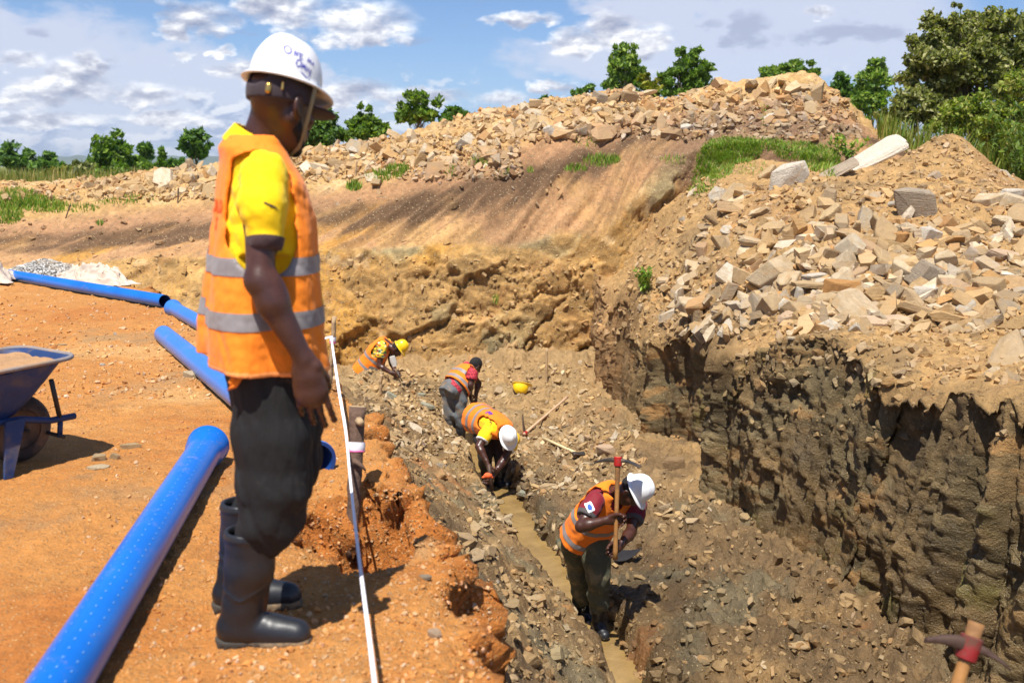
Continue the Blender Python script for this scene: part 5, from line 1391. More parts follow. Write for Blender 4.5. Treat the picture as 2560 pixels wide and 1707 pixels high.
def link_islands(name, me, mat, parent):
    """separate pieces of a strip become parts of their own"""
    bm = bmesh.new(); bm.from_mesh(me); bpy.data.meshes.remove(me); seen_ = set(); bm.verts.index_update()
    comps = []
    for v in bm.verts:
        if v in seen_: continue
        st = [v]; comp = []
        seen_.add(v)
        while st:
            q = st.pop(); comp.append(q)
            for e in q.link_edges:
                o = e.other_vert(q)
                if o not in seen_: seen_.add(o); st.append(o)
        comps.append(comp)
    for comp in comps:
        if len(comp) < 60: continue
        ix = {v: i for i, v in enumerate(comp)}
        V = [v.co[:] for v in comp]; F = [[ix[v] for v in f.verts] for f in bm.faces if f.verts[0] in ix]
        m2 = bpy.data.meshes.new(name); m2.from_pydata(V, [], F); m2.polygons.foreach_set('use_smooth', np.ones(len(F), bool)); m2.update()
        link(name, m2, mat, parent)
    bm.free()
def bvh_me(me, M=None):
    bm = bmesh.new(); bm.from_mesh(me)
    if M is not None: bm.transform(M)
    b = BVHTree.FromBMesh(bm); bm.free(); return b
def decal(name, flat_me, bvh, origin, ex, ey, mat, parent, lift=0.002, reach=0.15):
    """lay a flat outline (xy) onto a curved surface"""
    ex, ey = Vector(ex).normalized(), Vector(ey); ey = (ey - ex * ey.dot(ex)).normalized(); n = ex.cross(ey)
    bm = bmesh.new(); bm.from_mesh(flat_me); bmesh.ops.triangulate(bm, faces=bm.faces[:])
    for _ in range(2):
        L = [e for e in bm.edges if e.calc_length() > 0.012]
        if L: bmesh.ops.subdivide_edges(bm, edges=L, cuts=1)
    bmesh.ops.triangulate(bm, faces=bm.faces[:])
    for v in bm.verts:
        o = Vector(origin) + ex * v.co.x + ey * v.co.y + n * reach
        h = bvh.ray_cast(o, -n)
        v.co = (h[0] + (h[1] if h[1].dot(n) > 0 else -h[1]) * lift) if h[0] is not None else o - n * reach
    me = mesh_bm(name, bm); me.materials.append(mat)
    o = link(name, me, None, parent); return o
def text_me(body, size, align='CENTER', shear=0.0, bold=0.0):
    cu = bpy.data.curves.new('lettering', 'FONT'); cu.body = body; cu.size = size; cu.align_x = align; cu.align_y = 'CENTER'; cu.shear = shear; cu.offset = bold
    cu.resolution_u = 3; cu.fill_mode = 'FRONT'
    o = bpy.data.objects.new('lettering', cu); COL.objects.link(o)
    dg = bpy.context.evaluated_depsgraph_get(); me = bpy.data.meshes.new_from_object(o.evaluated_get(dg))
    bpy.data.objects.remove(o); bpy.data.curves.remove(cu)
    return me
def poly_me(pts):
    me = bpy.data.meshes.new('outline'); me.from_pydata([(x, y, 0) for x, y in pts], [], [tuple(range(len(pts)))]); return me
def stroke_me(strokes, w):
    """hand-drawn marker strokes: list of point lists -> flat ribbons"""
    V = []; F = []
    for st in strokes:
        for (a, b) in zip(st[:-1], st[1:]):
            a, b = Vector((*a, 0)), Vector((*b, 0)); d = (b - a).normalized(); s = Vector((-d.y, d.x, 0)) * w / 2; e = d * w * 0.35; i = len(V)
            V += [a - s - e, a + s - e, b + s + e, b - s + e]; F.append((i, i + 1, i + 2, i + 3))
    me = bpy.data.meshes.new('strokes'); me.from_pydata([tuple(v) for v in V], [], F); return me

# ---------------------------------------------------------------- shared people materials
def skin_mat():
    m, t, b = new_mat('dark_skin'); c = objcoord(t)
    n = t.noise(c, 14, 5, 0.6)
    t.put(b.inputs['Base Color'], t.ramp(n, [(0.25, (0.040, 0.014, 0.009)), (0.55, (0.066, 0.024, 0.015)), (0.8, (0.095, 0.036, 0.021))]))
    t.put(b.inputs['Roughness'], t.maprange(t.noise(c, 9, 5, 0.65), 0.3, 0.7, 0.26, 0.52, False)); b.inputs['Specular IOR Level'].default_value = 0.55
    b.inputs['Subsurface Weight'].default_value = 0.0
    t.put(b.inputs['Normal'], bump(t, t.math('ADD', t.noise(c, 160, 3, 0.6), t.math('MULTIPLY', t.noise(c, 40, 3, 0.6), 1.5)), 0.12, 0.004))
    return m
M_SKIN = skin_mat()
def cloth(name, col, rough=0.85, var=0.10, weave=420.0, dirt=None, dirt_amt=0.4, fold=0.25, sheen=0.1):
    m, t, b = new_mat(name); c = objcoord(t)
    n = t.noise(c, 5.0, 5, 0.6)
    colr = hsv(t, (*col, 1), t.maprange(n, 0.25, 0.75, 1 - var, 1 + var, False))
    if dirt is not None:
        dn = t.maprange(t.noise(c, 6.5, 6, 0.68, 0.5), 0.66 - 0.32 * dirt_amt, 0.84 - 0.30 * dirt_amt)
        colr = t.mix(t.math('MULTIPLY', dn, 0.8), colr, dirt)
    t.put(b.inputs['Base Color'], colr); b.inputs['Roughness'].default_value = rough
    b.inputs['Specular IOR Level'].default_value = 0.25; b.inputs['Sheen Weight'].default_value = sheen
    wv = t.noise(c, weave, 2, 0.5); fo = t.noise(t.vmath('MULTIPLY', c, (1, 1, 0.35)), 22, 4, 0.55, 0.6)
    t.put(b.inputs['Normal'], bump(t, fo, fold, 0.012, bump(t, wv, 0.25, 0.001)))
    return m
M_VEST = cloth('orange_vest', (0.95, 0.245, 0.016), 0.8, 0.06, 500, fold=0.55, dirt=(0.55, 0.20, 0.05), dirt_amt=0.05)
M_VESTW = cloth('worn_orange_vest', (0.90, 0.215, 0.012), 0.8, 0.10, 500, fold=0.5, dirt=(0.34, 0.17, 0.06), dirt_amt=0.22)
M_BIND = cloth('vest_binding', (1.0, 0.36, 0.10), 0.8, 0.05, 500)
M_STRIPE = cloth('grey_reflective', (0.25, 0.225, 0.225), 0.45, 0.06, 600, fold=0.3)
M_HELMET = plain('white_helmet', (0.82, 0.82, 0.83), 0.28, 0.02, 8, 0.05, 30, 0.004, dirt=(0.62, 0.55, 0.45), dirt_amt=0.12, dirt_scale=9)
M_YHELMET = plain('yellow_helmet', (0.85, 0.55, 0.01), 0.28, 0.04, 8, 0.05, 30, 0.004, dirt=(0.45, 0.32, 0.15), dirt_amt=0.25, dirt_scale=9)
M_BOOT = plain('black_rubber', (0.014, 0.015, 0.019), 0.42, 0.15, 8, 0.2, 30, 0.006, dirt=(0.16, 0.11, 0.06), dirt_amt=0.02, dirt_scale=9)
M_SOLE = plain('muddy_sole', (0.05, 0.042, 0.034), 0.85, 0.3, 14, 0.4, 60, 0.006, dirt=(0.26, 0.17, 0.09), dirt_amt=0.45, dirt_scale=12)
M_HAIR = plain('black_hair', (0.012, 0.010, 0.010), 0.9, 0.2, 60, 0.8, 260, 0.004)
M_INK = plain('blue_marker', (0.05, 0.05, 0.42), 0.6, 0.05, 9, 0)
M_MUDDY = plain('mud_smear', (0.26, 0.17, 0.08), 0.9, 0.2, 9, 0.3)

def helmet(name, mat, center, fwd, up, parent, half_len=0.150, half_wid=0.122, height=0.148, peak=0.035, ridge=0.012):
    """moulded hard hat: domed shell with raised centre rib and side ribs, rolled brim drawn out into a peak"""
    f = Vector(fwd).normalized(); u = (Vector(up) - f * Vector(up).dot(f)).normalized(); s = u.cross(f)
    na, nr = 72, 26; V = []
    a = np.linspace(0, 2 * math.pi, na, endpoint=False)
    prof = [(t, 1) for t in np.linspace(0, 1, 20)]
    rings = []
    for i, t in enumerate(np.linspace(0.0, 1.0, 20)):
        ph = t * math.pi / 2
        rr = math.sin(ph) ** 0.86; zz = math.cos(ph) ** 0.92
        x = np.cos(a) * rr * (half_len - 0.016); y = np.sin(a) * rr * (half_wid - 0.014)
        z = np.full(na, zz * height)
        rib = np.exp(-(y / 0.022) ** 2) * ridge * (1 - t ** 4) + (np.exp(-((np.abs(y) - 0.055) / 0.012) ** 2)) * ridge * 0.45 * (1 - t ** 3)
        z = z + rib * (0.35 + 0.65 * zz)
        rings.append(np.stack([x, y, z], 1))
    fl = np.clip(np.cos(a), 0, 1) ** 2
    for (o_, dz) in ((0.006, -0.004), (0.018, -0.008), (0.022, -0.011), (0.020, -0.015), (0.010, -0.014), (-0.004, -0.008), (-0.008, 0.02), (-0.012, 0.06)):
        g = o_ + (peak * fl * np.clip(o_ / 0.02, 0, 1))
        rx = half_len - 0.016 + g; ry = half_wid - 0.014 + g * 0.9
        x = np.cos(a) * rx; y = np.sin(a) * ry; z = np.full(na, dz) - 0.016 * fl * np.clip(o_ / 0.02, 0, 1)
        if dz >= 0.0: x *= 1 - dz * 1.5; y *= 1 - dz * 1.5
        rings.append(np.stack([x, y, z], 1))
    top = np.concatenate(rings); n = len(rings)
    M = np.array([list(f), list(s), list(u)])
    P = top @ M + np.array(center)
    i = np.arange(n - 1)[:, None] * na; j = np.arange(na)[None]; k = (j + 1) % na
    F = np.stack([i + j, i + na + j, i + na + k, i + k], -1).reshape(-1, 4)[:, ::-1]
    me = mesh_np(name, P - np.array(parent.location), F, True)
    return link(name, me, mat, parent)

# ================================================================== the standing man
M_YSHIRT = cloth('yellow_polo', (0.92, 0.60, 0.004), 0.8, 0.05, 480, fold=0.3)
M_CUFF = cloth('brown_cuff', (0.075, 0.045, 0.045), 0.85, 0.1, 480)
M_BLACKTR = cloth('charcoal_trousers', (0.017, 0.0165, 0.017), 0.72, 0.15, 520, fold=0.5, sheen=0.0, dirt=(0.11, 0.08, 0.05), dirt_amt=0.15)
M_CAP = cloth('dark_cap', (0.050, 0.036, 0.042), 0.85, 0.12, 500)
M_BRASS = plain('brass_buckle', (0.62, 0.40, 0.12), 0.3, 0.1, 9, 0, metal=0.9)
M_STRAP = cloth('khaki_strap', (0.30, 0.24, 0.13), 0.85, 0.15, 500)
M_PRINT = plain('red_orange_print', (0.90, 0.115, 0.008), 0.85, 0.05, 9, 0)
M_DARKPRINT = plain('dark_print', (0.03, 0.022, 0.02), 0.8, 0.1, 9, 0)

def hand(Fd, W, d, n, lat, curl, spread=0.0, scale=1.0, thumb=True, thumb_dir=None, k=0.008):
    """palm and five fingers. W wrist, d towards the fingers, n palm normal, lat towards the thumb side"""
    W, d, n, lat = Vector(W), Vector(d).normalized(), Vector(n).normalized(), Vector(lat).normalized()
    s = scale
    kn = W + d * 0.088 * s
    Fd.cone(W, W + d * 0.04 * s, 0.026 * s, 0.032 * s, 0.015, flat=n, fl=0.72)
    Fd.cone(W + d * 0.030 * s, kn - d * 0.006 * s, 0.036 * s, 0.041 * s, 0.015, flat=n, fl=0.46)
    lens = ((0.043, 0.026, 0.021), (0.047, 0.030, 0.023), (0.044, 0.028, 0.022), (0.035, 0.021, 0.019))
    for i in range(4):
        off = (1.5 - i) * 0.0215 * s
        p = kn + lat * off - d * (0.004, 0.0, 0.003, 0.011)[i] * s
        ang = 0.0
        c = curl[i] if hasattr(curl, '__len__') else curl
        r = (0.0088, 0.0090, 0.0086, 0.0078)[i] * s
        Fd.cone(p - d * 0.02 * s, p, r * 1.05, r * 1.12, 0.006)
        for j, L in enumerate(lens[i]):
            ang += c * (0.85, 1.15, 0.75)[j]
            dd = d * math.cos(ang) + n * math.sin(ang) + lat * spread * (1.5 - i)
            q = p + dd.normalized() * L * s
            Fd.cone(p, q, r * (1 - 0.06 * j), r * (0.95 - 0.08 * j), 0.002); Fd.ell(q, (r * 1.06, r * 1.06, r * 1.06), 0.002)
            p = q
    if thumb:
        t0 = W + d * 0.028 * s + lat * 0.026 * s + n * 0.006 * s
        td = Vector(thumb_dir).normalized() if thumb_dir is not None else (d * 0.75 + lat * 0.45 + n * 0.45).normalized()
        t1 = t0 + td * 0.042 * s; td2 = (td + d * 0.35 + n * 0.35 - lat * 0.25).normalized(); t2 = t1 + td2 * 0.032 * s; t3 = t2 + (td2 + n * 0.25 - lat * 0.2).normalized() * 0.024 * s
        Fd.chain([t0 - td * 0.012, t1, t2, t3], [0.017 * s, 0.0135 * s, 0.0115 * s, 0.0095 * s], 0.008)

def head_sdf(Fd, c, f, u, jaw=True, ear_side=(-1, 1), scale=1.0):
    """head with brow, nose, lips, jaw and ears. c skull centre, f face direction, u up"""
    f = Vector(f).normalized(); u = (Vector(u) - f * Vector(u).dot(f)).normalized(); s = u.cross(f); c = Vector(c)
    M = [[f.x, s.x, u.x], [f.y, s.y, u.y], [f.z, s.z, u.z]]
    q = lambda x, y, z: c + (f * x + s * y + u * z) * scale
    Fd.ell(q(-0.012, 0, 0.022), np.array((0.098, 0.075, 0.092)) * scale, 0.02, M=M)
    Fd.ell(q(0.030, 0, -0.035), np.array((0.066, 0.060, 0.085)) * scale, 0.03, M=M)
    Fd.cone(q(0.050, 0, -0.092), q(0.066, 0, -0.106), 0.036 * scale, 0.024 * scale, 0.03)
    for y in (-1, 1): Fd.cone(q(-0.012, 0.055 * y, -0.050), q(0.052, 0.026 * y, -0.100), 0.020 * scale, 0.018 * scale, 0.03)
    Fd.cone(q(0.082, -0.030, 0.018), q(0.082, 0.030, 0.018), 0.012 * scale, 0.012 * scale, 0.012)          # brow
    for y in (-1, 1):
        Fd.ell(q(0.082, 0.031 * y, 0.000), np.array((0.014, 0.016, 0.010)) * scale, 0.008, 'sub', M)        # eye sockets
        Fd.ell(q(0.078, 0.031 * y, 0.000), np.array((0.012, 0.014, 0.009)) * scale, 0.004, M=M)
        Fd.ell(q(0.062, 0.044 * y, -0.030), np.array((0.026, 0.020, 0.018)) * scale, 0.015, M=M)            # cheek bones
    Fd.cone(q(0.088, 0, 0.006), q(0.110, 0, -0.034), 0.009 * scale, 0.014 * scale, 0.010)                    # nose
    for y in (-1, 1): Fd.ell(q(0.098, 0.015 * y, -0.038), np.array((0.013, 0.010, 0.009)) * scale, 0.006, M=M)
    Fd.cone(q(0.094, -0.020, -0.064), q(0.094, 0.020, -0.064), 0.0085 * scale, 0.0085 * scale, 0.008)
    Fd.cone(q(0.090, -0.018, -0.078), q(0.090, 0.018, -0.078), 0.0095 * scale, 0.0095 * scale, 0.008)
    for y in ear_side:
        eM = [[M[r][0] * 0.94 + M[r][1] * 0.34 * -y, M[r][1] * 0.94 + M[r][0] * 0.34 * y, M[r][2]] for r in range(3)]
        Fd.ell(q(-0.014, 0.082 * y, -0.012), np.array((0.022, 0.010, 0.033)) * scale, 0.008, M=eM)
        Fd.ell(q(-0.010, 0.093 * y, -0.008), np.array((0.011, 0.007, 0.019)) * scale, 0.006, 'sub', eM)
        Fd.ell(q(-0.006, 0.080 * y, -0.040), np.array((0.010, 0.008, 0.011)) * scale, 0.006, M=M)

def standing_man():
    O = Vector((-0.76, 2.97, 0.0))
    root = empty('person', O)
    tag(root, 'man in orange vest, yellow polo and white hard hat standing at the trench edge', 'person')
    yaw = R(25)
    rt = lambda x, y, z: Vector((x * math.cos(yaw) - y * math.sin(yaw), x * math.sin(yaw) + y * math.cos(yaw), z))
    fw, sd = rt(1, 0, 0), rt(0, 1, 0)
    up = Vector((0, 0, 1))
    # head pose: looks away to the right and down into the trench
    hy = R(56); hp = R(-15)
    hf = Vector((math.cos(hy) * math.cos(hp), math.sin(hy) * math.cos(hp), math.sin(hp)))
    hs = Vector((-math.sin(hy), math.cos(hy), 0)); hu = hf.cross(hs)
    if hu.z < 0: hu = -hu
    HC = Vector((0.092, 0.0, 1.628))
    sh_r = Vector((0.064, -0.174, 1.425)); el_r = Vector((0.070, -0.252, 1.138)); wr_r = Vector((0.182, -0.254, 0.922))
    sh_l = Vector((-0.030, 0.170, 1.415)); el_l = Vector((-0.03, 0.25, 1.14)); wr_l = Vector((-0.02, 0.28, 0.92))
    # ------------------------------------------------ body
    B = Field((-0.22, -0.36, 0.04), (0.32, 0.36, 1.77), 0.0046)
    head_sdf(B, HC, hf, hu)
    B.cone((-0.016, 0.0, 1.43), HC + Vector((-0.044, -0.008, -0.055)), 0.060, 0.053, 0.03)
    B.cone((0.02, 0.0, 1.46), HC + Vector((-0.005, 0.0, -0.07)), 0.048, 0.044, 0.025)
    B.stations((0, 0, 0), (0, 0, 1), sd, fw, [(0.90, 0.13, 0.10, 0.0), (1.10, 0.13, 0.10, 0.0), (1.32, 0.14, 0.095, 0.02), (1.42, 0.12, 0.075, 0.01), (1.46, 0.08, 0.07, 0)], 0.03)
    for (a, e, w) in ((sh_r, el_r, wr_r), (sh_l, el_l, wr_l)):
        m1 = a.lerp(e, 0.45); m2 = e.lerp(w, 0.28)
        B.chain([a, m1, e], [0.044, 0.044, 0.038], 0.02)
        B.chain([e, m2, w], [0.040, 0.043, 0.026], 0.02)
        B.ell(e + Vector((-0.022, -0.004, 0.006)), (0.016, 0.016, 0.020), 0.02)
        B.ell(e.lerp(w, 0.22) + Vector((0.012, 0, 0.012)), (0.030, 0.030, 0.055), 0.03)
        B.ell(a.lerp(e, 0.5) + Vector((0.014, 0, 0)), (0.026, 0.026, 0.050), 0.03)
    # right hand hangs relaxed, back of the hand to the viewer
    d = Vector((0.16, 0.02, -0.98)).normalized()
    hand(B, wr_r + d * 0.004, d, Vector((-0.12, 0.97, 0.06)), Vector((0.97, 0.12, 0.20)), (0.20, 0.24, 0.28, 0.34), 0.05, 1.14, thumb_dir=Vector((0.30, 0.62, -0.75)))
    hand(B, wr_l, Vector((0.1, 0, -0.99)), Vector((0.2, -0.97, 0)), Vector((0.95, 0.2, 0.2)), 0.35, 0.02, 1.05)
    for y, xx in ((-0.10, -0.04), (0.135, -0.13)):
        B.chain([(0, y, 0.90), (0.03 + xx * 0.4, y, 0.50), (xx, y, 0.10)], [0.08, 0.055, 0.045], 0.03)
    link('body', B.mesh('body'), M_SKIN, root)
    # beard: short, along the jaw and chin
    Bd = Field((0.0, -0.12, 1.44), (0.26, 0.16, 1.66), 0.004)
    q = lambda x, y, z: HC + hf * x + hs * y + hu * z
    Bd.cone(q(0.056, 0, -0.098), q(0.074, 0, -0.116), 0.036, 0.024, 0.015)
    for y in (-1, 1): Bd.chain([q(0.012, 0.060 * y, -0.030), q(0.014, 0.056 * y, -0.070), q(0.056, 0.030 * y, -0.106)], [0.010, 0.016, 0.020], 0.012)
    Bd.cone(q(0.096, -0.022, -0.056), q(0.096, 0.022, -0.056), 0.007, 0.007, 0.006)
    Bd.relief(lambda P: 0.0018 * vnoise(P * 260, 3))
    link('beard', Bd.mesh('beard'), M_HAIR, root)
    # ------------------------------------------------ shirt
    S = Field((-0.26, -0.36, 0.80), (0.30, 0.38, 1.60), 0.0055)
    st = [(0.90, 0.205, 0.165, 0.016), (1.05, 0.208, 0.160, 0.022), (1.18, 0.202, 0.148, 0.026), (1.30, 0.196, 0.135, 0.030), (1.38, 0.196, 0.113, 0.022), (1.44, 0.156, 0.086, 0.008), (1.49, 0.105, 0.078, -0.002), (1.515, 0.075, 0.065, 0.006)]
    S.stations((0, 0, 0), (0, 0, 1), sd, fw, st, 0.0)
    cu_r = sh_r.lerp(el_r, 0.58); cu_l = sh_l.lerp(el_l, 0.58)
    dr = (el_r - sh_r).normalized(); dl = (el_l - sh_l).normalized()
    S.chain([sh_r + Vector((0.006, 0.02, 0.0)), sh_r.lerp(el_r, 0.3) + Vector((0.01, -0.012, 0)), cu_r + Vector((0.016, -0.008, 0))], [0.070, 0.064, 0.054], 0.03)
    S.chain([sh_l + Vector((0.006, -0.02, 0.0)), sh_l.lerp(el_l, 0.3), cu_l], [0.082, 0.082, 0.068], 0.03)
    # flat cut sleeve end
    for (c, dd) in ((cu_r, dr), (cu_l, dl)):
        S.slab(c + dd * 0.040, dd, 0.105, 0.2)
    S.cone(Vector((0.0, 0, 1.46)), HC + Vector((-0.03, 0, -0.05)), 0.060, 0.060, 0.008, 'sub')
    def folds(P):
        a = 0.005 * fbm(P * (14, 14, 4), 1.0, 3, 0.55, 4) - 0.006 * fbm(P * (17, 17, 8) + P[:, 2:3] * 9, 1.0, 3, 0.55, 31, True)
        return a
    S.relief(folds)
    sme = S.mesh('shirt')
    shirt = link('shirt', sme, M_YSHIRT, root)
    # brown band at the sleeve ends
    for c, dd in ((cu_r, dr), (cu_l, dl)):
        cc_ = np.array(c + Vector((0.016, -0.008, 0)) if c.y < 0 else c)
        def on_cuff(co, c=cc_, dd=np.array(dd)):
            t = (co - c) @ dd; rad = np.linalg.norm(co - c - t[:, None] * dd, axis=1)
            return rad < 0.069
        strip = cut_band(sme, 'strip', [(c + dd * 0.006, -dd)], 0.0)
        link('sleeve_cuff', pick_faces(strip, 'sleeve_cuff', on_cuff, 0.0028), M_CUFF, shirt); bpy.data.meshes.remove(strip)
    # collar
    Cf = Field((-0.16, -0.18, 1.42), (0.2, 0.18, 1.60), 0.004)
    cc = Vector((0.010, 0.0, 1.512)); cax = (HC - Vector((0.0, 0, 1.46))).normalized()
    Cf.cone(cc - cax * 0.02, cc + cax * 0.030, 0.092, 0.079, 0.0, flat=sd, fl=1.0)
    Cf.cone(cc - cax * 0.08, cc + cax * 0.12, 0.080, 0.070, 0.002, 'sub')
    Cf.plane(cc + cax * 0.030, cax); Cf.plane(cc - cax * 0.030, -cax)
    Cf.cone(cc + fw * 0.10 - cax * 0.04, cc + fw * 0.07 + cax * 0.08, 0.018, 0.040, 0.0, 'sub')
    link('collar', Cf.mesh('collar'), M_YSHIRT, shirt)
    link_islands('front_panel', cut_band(sme, 'front_panel', [(rt(0.150, 0, 0), -fw), ((0, 0, 1.175), (0, 0, 1)), ((0, 0, 1.0), (0, 0, -1)), (rt(0, -0.012, 0), -sd), (rt(0, 0.05, 0), sd)], 0.003), M_DARKPRINT, shirt)
    sb = bvh_me(sme)
    # cat-like swoosh emblem on the sleeve, dark side print on the front edge
    logo = [(-0.036, 0.014), (-0.030, 0.018), (-0.020, 0.013), (-0.006, 0.009), (0.006, 0.003), (0.016, -0.008), (0.020, -0.017), (0.016, -0.010), (0.005, -0.002), (-0.004, 0.001), (-0.010, -0.001), (-0.012, 0.004), (-0.024, 0.008)]
    logo = [(x * 0.72, y * 0.72) for x, y in logo]
    decal('emblem', poly_me(logo), sb, sh_r + Vector((0.055, -0.12, -0.085)), (1, 0.1, -0.1), (0, 0, 1), M_DARKPRINT, shirt, 0.0022)
    # ------------------------------------------------ vest
    V = Field((-0.28, -0.30, 0.80), (0.30, 0.30, 1.57), 0.0046)
    sv = [(0.84, 0.238, 0.176, 0.004), (1.00, 0.228, 0.168, 0.004), (1.17, 0.216, 0.154, 0.016), (1.30, 0.206, 0.140, 0.026), (1.40, 0.204, 0.118, 0.018), (1.46, 0.164, 0.096, 0.008), (1.505, 0.118, 0.088, -0.004), (1.535, 0.09, 0.074, 0.004)]
    V.stations((0, 0, 0), (0, 0, 1), sd, fw, sv, 0.0)
    def vf(P):
        a = np.arctan2(P[:, 1], P[:, 0])
        low = np.clip((1.35 - P[:, 2]) / 0.5, 0, 1)
        return low * (0.010 * np.sin(a * 5 + 1.2 + 3 * P[:, 2]) + 0.006 * np.sin(a * 9 + 0.4 - 4 * P[:, 2])) + 0.005 * fbm(P * (9, 9, 5), 1.0, 3, 0.55, 8) - 0.0045 * fbm(P * (16, 16, 7) + P[:, 2:3] * 6, 1.0, 3, 0.6, 28, True)
    V.relief(vf)
    V.shell(0.0048)
    for y, c in ((-1, sh_r), (1, sh_l)):
        # deep arm holes
        p0 = rt(-0.004, 0.105 * y, 1.34)
        for zz, rr in ((1.405, 0.086), (1.33, 0.094), (1.25, 0.092), (1.22, 0.08)): V.slab(rt(-0.016, 0.09 * y, zz), sd * y, rr, 0.3)
    V.cone(rt(0.025, 0, 1.60), rt(0.07, 0, 1.44), 0.098, 0.064, 0.0, 'sub')      # neck and V opening
    V.cone(rt(0.20, 0, 1.44), rt(0.24, 0, 0.70), 0.085, 0.115, 0.0, 'sub')       # open front
    V.plane((0, 0, 0.866), (-0.06, 0.0, -1))
    # the shorter back panel
    sl = V.block((-0.4, -0.4, 0.7), (-0.140, 0.4, 0.895)); V.F[sl] = np.maximum(V.F[sl], 0.02)
    vme = V.mesh('vest', smooth_it=3)
    vest = link('vest', vme, M_VEST, root)
    # two reflective bands, stepped down at the side seam
    def band_at(z, dz):
        a = cut_band(vme, 'reflective_stripe', [((0, 0, z + 0.025), (0, 0, 1)), ((0, 0, z - 0.025), (0, 0, -1)), ((-0.140, 0, 0), (-1, 0, 0))], 0.0022)
        b = cut_band(vme, 'reflective_stripe', [((0, 0, z + dz + 0.025), (0, 0, 1)), ((0, 0, z + dz - 0.025), (0, 0, -1)), ((-0.140, 0, 0), (1, 0, 0))], 0.0022)
        link_islands('reflective_stripe', a, M_STRIPE, vest); link_islands('reflective_stripe', b, M_STRIPE, vest)
    band_at(1.170, 0.022); band_at(1.018, 0.026)
    # sewn binding round the near arm hole and along the hem
    ss_, ff_ = np.array(sd), np.array(fw)
    def near_hole(co):
        ls = co @ ss_; lf = co @ ff_ + 0.016; d = np.full(len(co), 9.0)
        for zz, rr in ((1.405, 0.086), (1.33, 0.094), (1.25, 0.092), (1.22, 0.08)): d = np.minimum(d, np.hypot(lf, co[:, 2] - zz) - rr)
        return (d < 0.013) & (ls < -0.08)
    link('hem_binding', pick_faces(vme, 'hem_binding', lambda co: (co[:, 2] < 0.882 - 0.06 * co[:, 0]) & (co[:, 0] > -0.138)), M_BIND, vest)
    vb = bvh_me(vme)
    for zz, tx in ((1.335, 'OLD'), (1.285, 'S')):
        decal('lettering', text_me(tx, 0.05, bold=0.002), vb, rt(-0.20, -0.085, zz), rt(0.55, -0.83, 0), (0, 0, 1), M_PRINT, vest, 0.0015, 0.2)
    # tie hanging from the hem
    v_, f_, c_ = tube_np([(-0.020, -0.205, 0.875), (-0.033, -0.215, 0.845), (-0.043, -0.215, 0.828), (-0.025, -0.217, 0.838), (-0.007, -0.217, 0.862)], [0.010, 0.011, 0.008, 0.008, 0.007], 8)
    link('hem_tie', mesh_np('hem_tie', v_, [f_, c_], True), M_VEST, vest)
    # ------------------------------------------------ trousers
    T = Field((-0.22, -0.32, 0.24), (0.30, 0.34, 1.02), 0.005)
    T.stations((0, 0, 0), (0, 0, 1), sd, fw, [(0.80, 0.19, 0.132, 0.030), (0.92, 0.19, 0.132, 0.022), (0.99, 0.17, 0.12, 0.01)], 0.03)
    T.chain([(0.040, -0.095, 0.88), (0.052, -0.110, 0.66), (0.050, -0.115, 0.50), (0.030, -0.115, 0.40), (0.006, -0.112, 0.345)], [0.128, 0.120, 0.110, 0.094, 0.078], 0.03, flat=(0, 1, 0), fl=0.86)
    T.chain([(0.000, 0.10, 0.88), (0.020, 0.115, 0.66), (0.020, 0.12, 0.50), (-0.03, 0.128, 0.40), (-0.085, 0.135, 0.345)], [0.150, 0.136, 0.122, 0.104, 0.080], 0.03, flat=(0, 1, 0), fl=0.86)
    def tf(P):
        low = np.clip((0.72 - P[:, 2]) / 0.3, 0, 1)
        near_knee = np.exp(-((P[:, 2] - 0.44) / 0.10) ** 2)
        w = P[:, 2] * 34 - P[:, 0] * 26 + 2.2 * vnoise(P * 5, 4)
        long_ = P[:, 0] * 30 + P[:, 2] * 9 + 2.0 * vnoise(P * 4, 6)
        sn = lambda a: np.sign(np.sin(a)) * np.abs(np.sin(a)) ** 0.7
        D = np.stack([P[:, 0] * 13 + P[:, 2] * 9, P[:, 1] * 10, P[:, 2] * 4 - P[:, 0] * 3], -1)
        cre = fbm(D, 1.0, 3, 0.55, 41, True)
        E_ = np.stack([P[:, 0] * 15 + P[:, 2] * 3.5, P[:, 1] * 12, P[:, 2] * 2.2], -1)
        drape = fbm(E_, 1.0, 3, 0.5, 45, True)
        bot = np.exp(-((P[:, 2] - 0.40) / 0.06) ** 2)
        return 0.010 * bot * sn(w) * (0.6 + 0.5 * vnoise(P * 6, 12)) - 0.012 * drape - 0.007 * cre * low + 0.002 * fbm(P * (14, 14, 9), 1, 3, 0.5, 7)
    T.relief(tf, 0.05)
    link('trousers', T.mesh('trousers'), M_BLACKTR, root)
    # ------------------------------------------------ rubber boots
    def boot(x, y, turn):
        b = Field((-0.22, -0.12, -0.02), (0.24, 0.12, 0.42), 0.005)
        b.chain([(-0.022, 0, 0.375), (-0.034, 0, 0.25), (-0.060, 0, 0.12), (-0.068, 0, 0.07)], [0.080, 0.073, 0.060, 0.060], 0.02, flat=(0, 1, 0), fl=0.88)
        b.cone((-0.092, 0, 0.050), (0.100, 0.0, 0.038), 0.052, 0.040, 0.03, flat=(0, 1, 0), fl=0.92)
        b.cone((0.03, 0, 0.048), (0.106, 0, 0.038), 0.050, 0.040, 0.02)
        b.plane((0, 0, 0.372), (0, 0, 1)); b.plane((0, 0, 0.012), (0, 0, -1))
        b.cone((-0.021, 0, 0.40), (-0.028, 0, 0.33), 0.068, 0.062, 0.0, 'sub', flat=(0, 1, 0), fl=0.86)
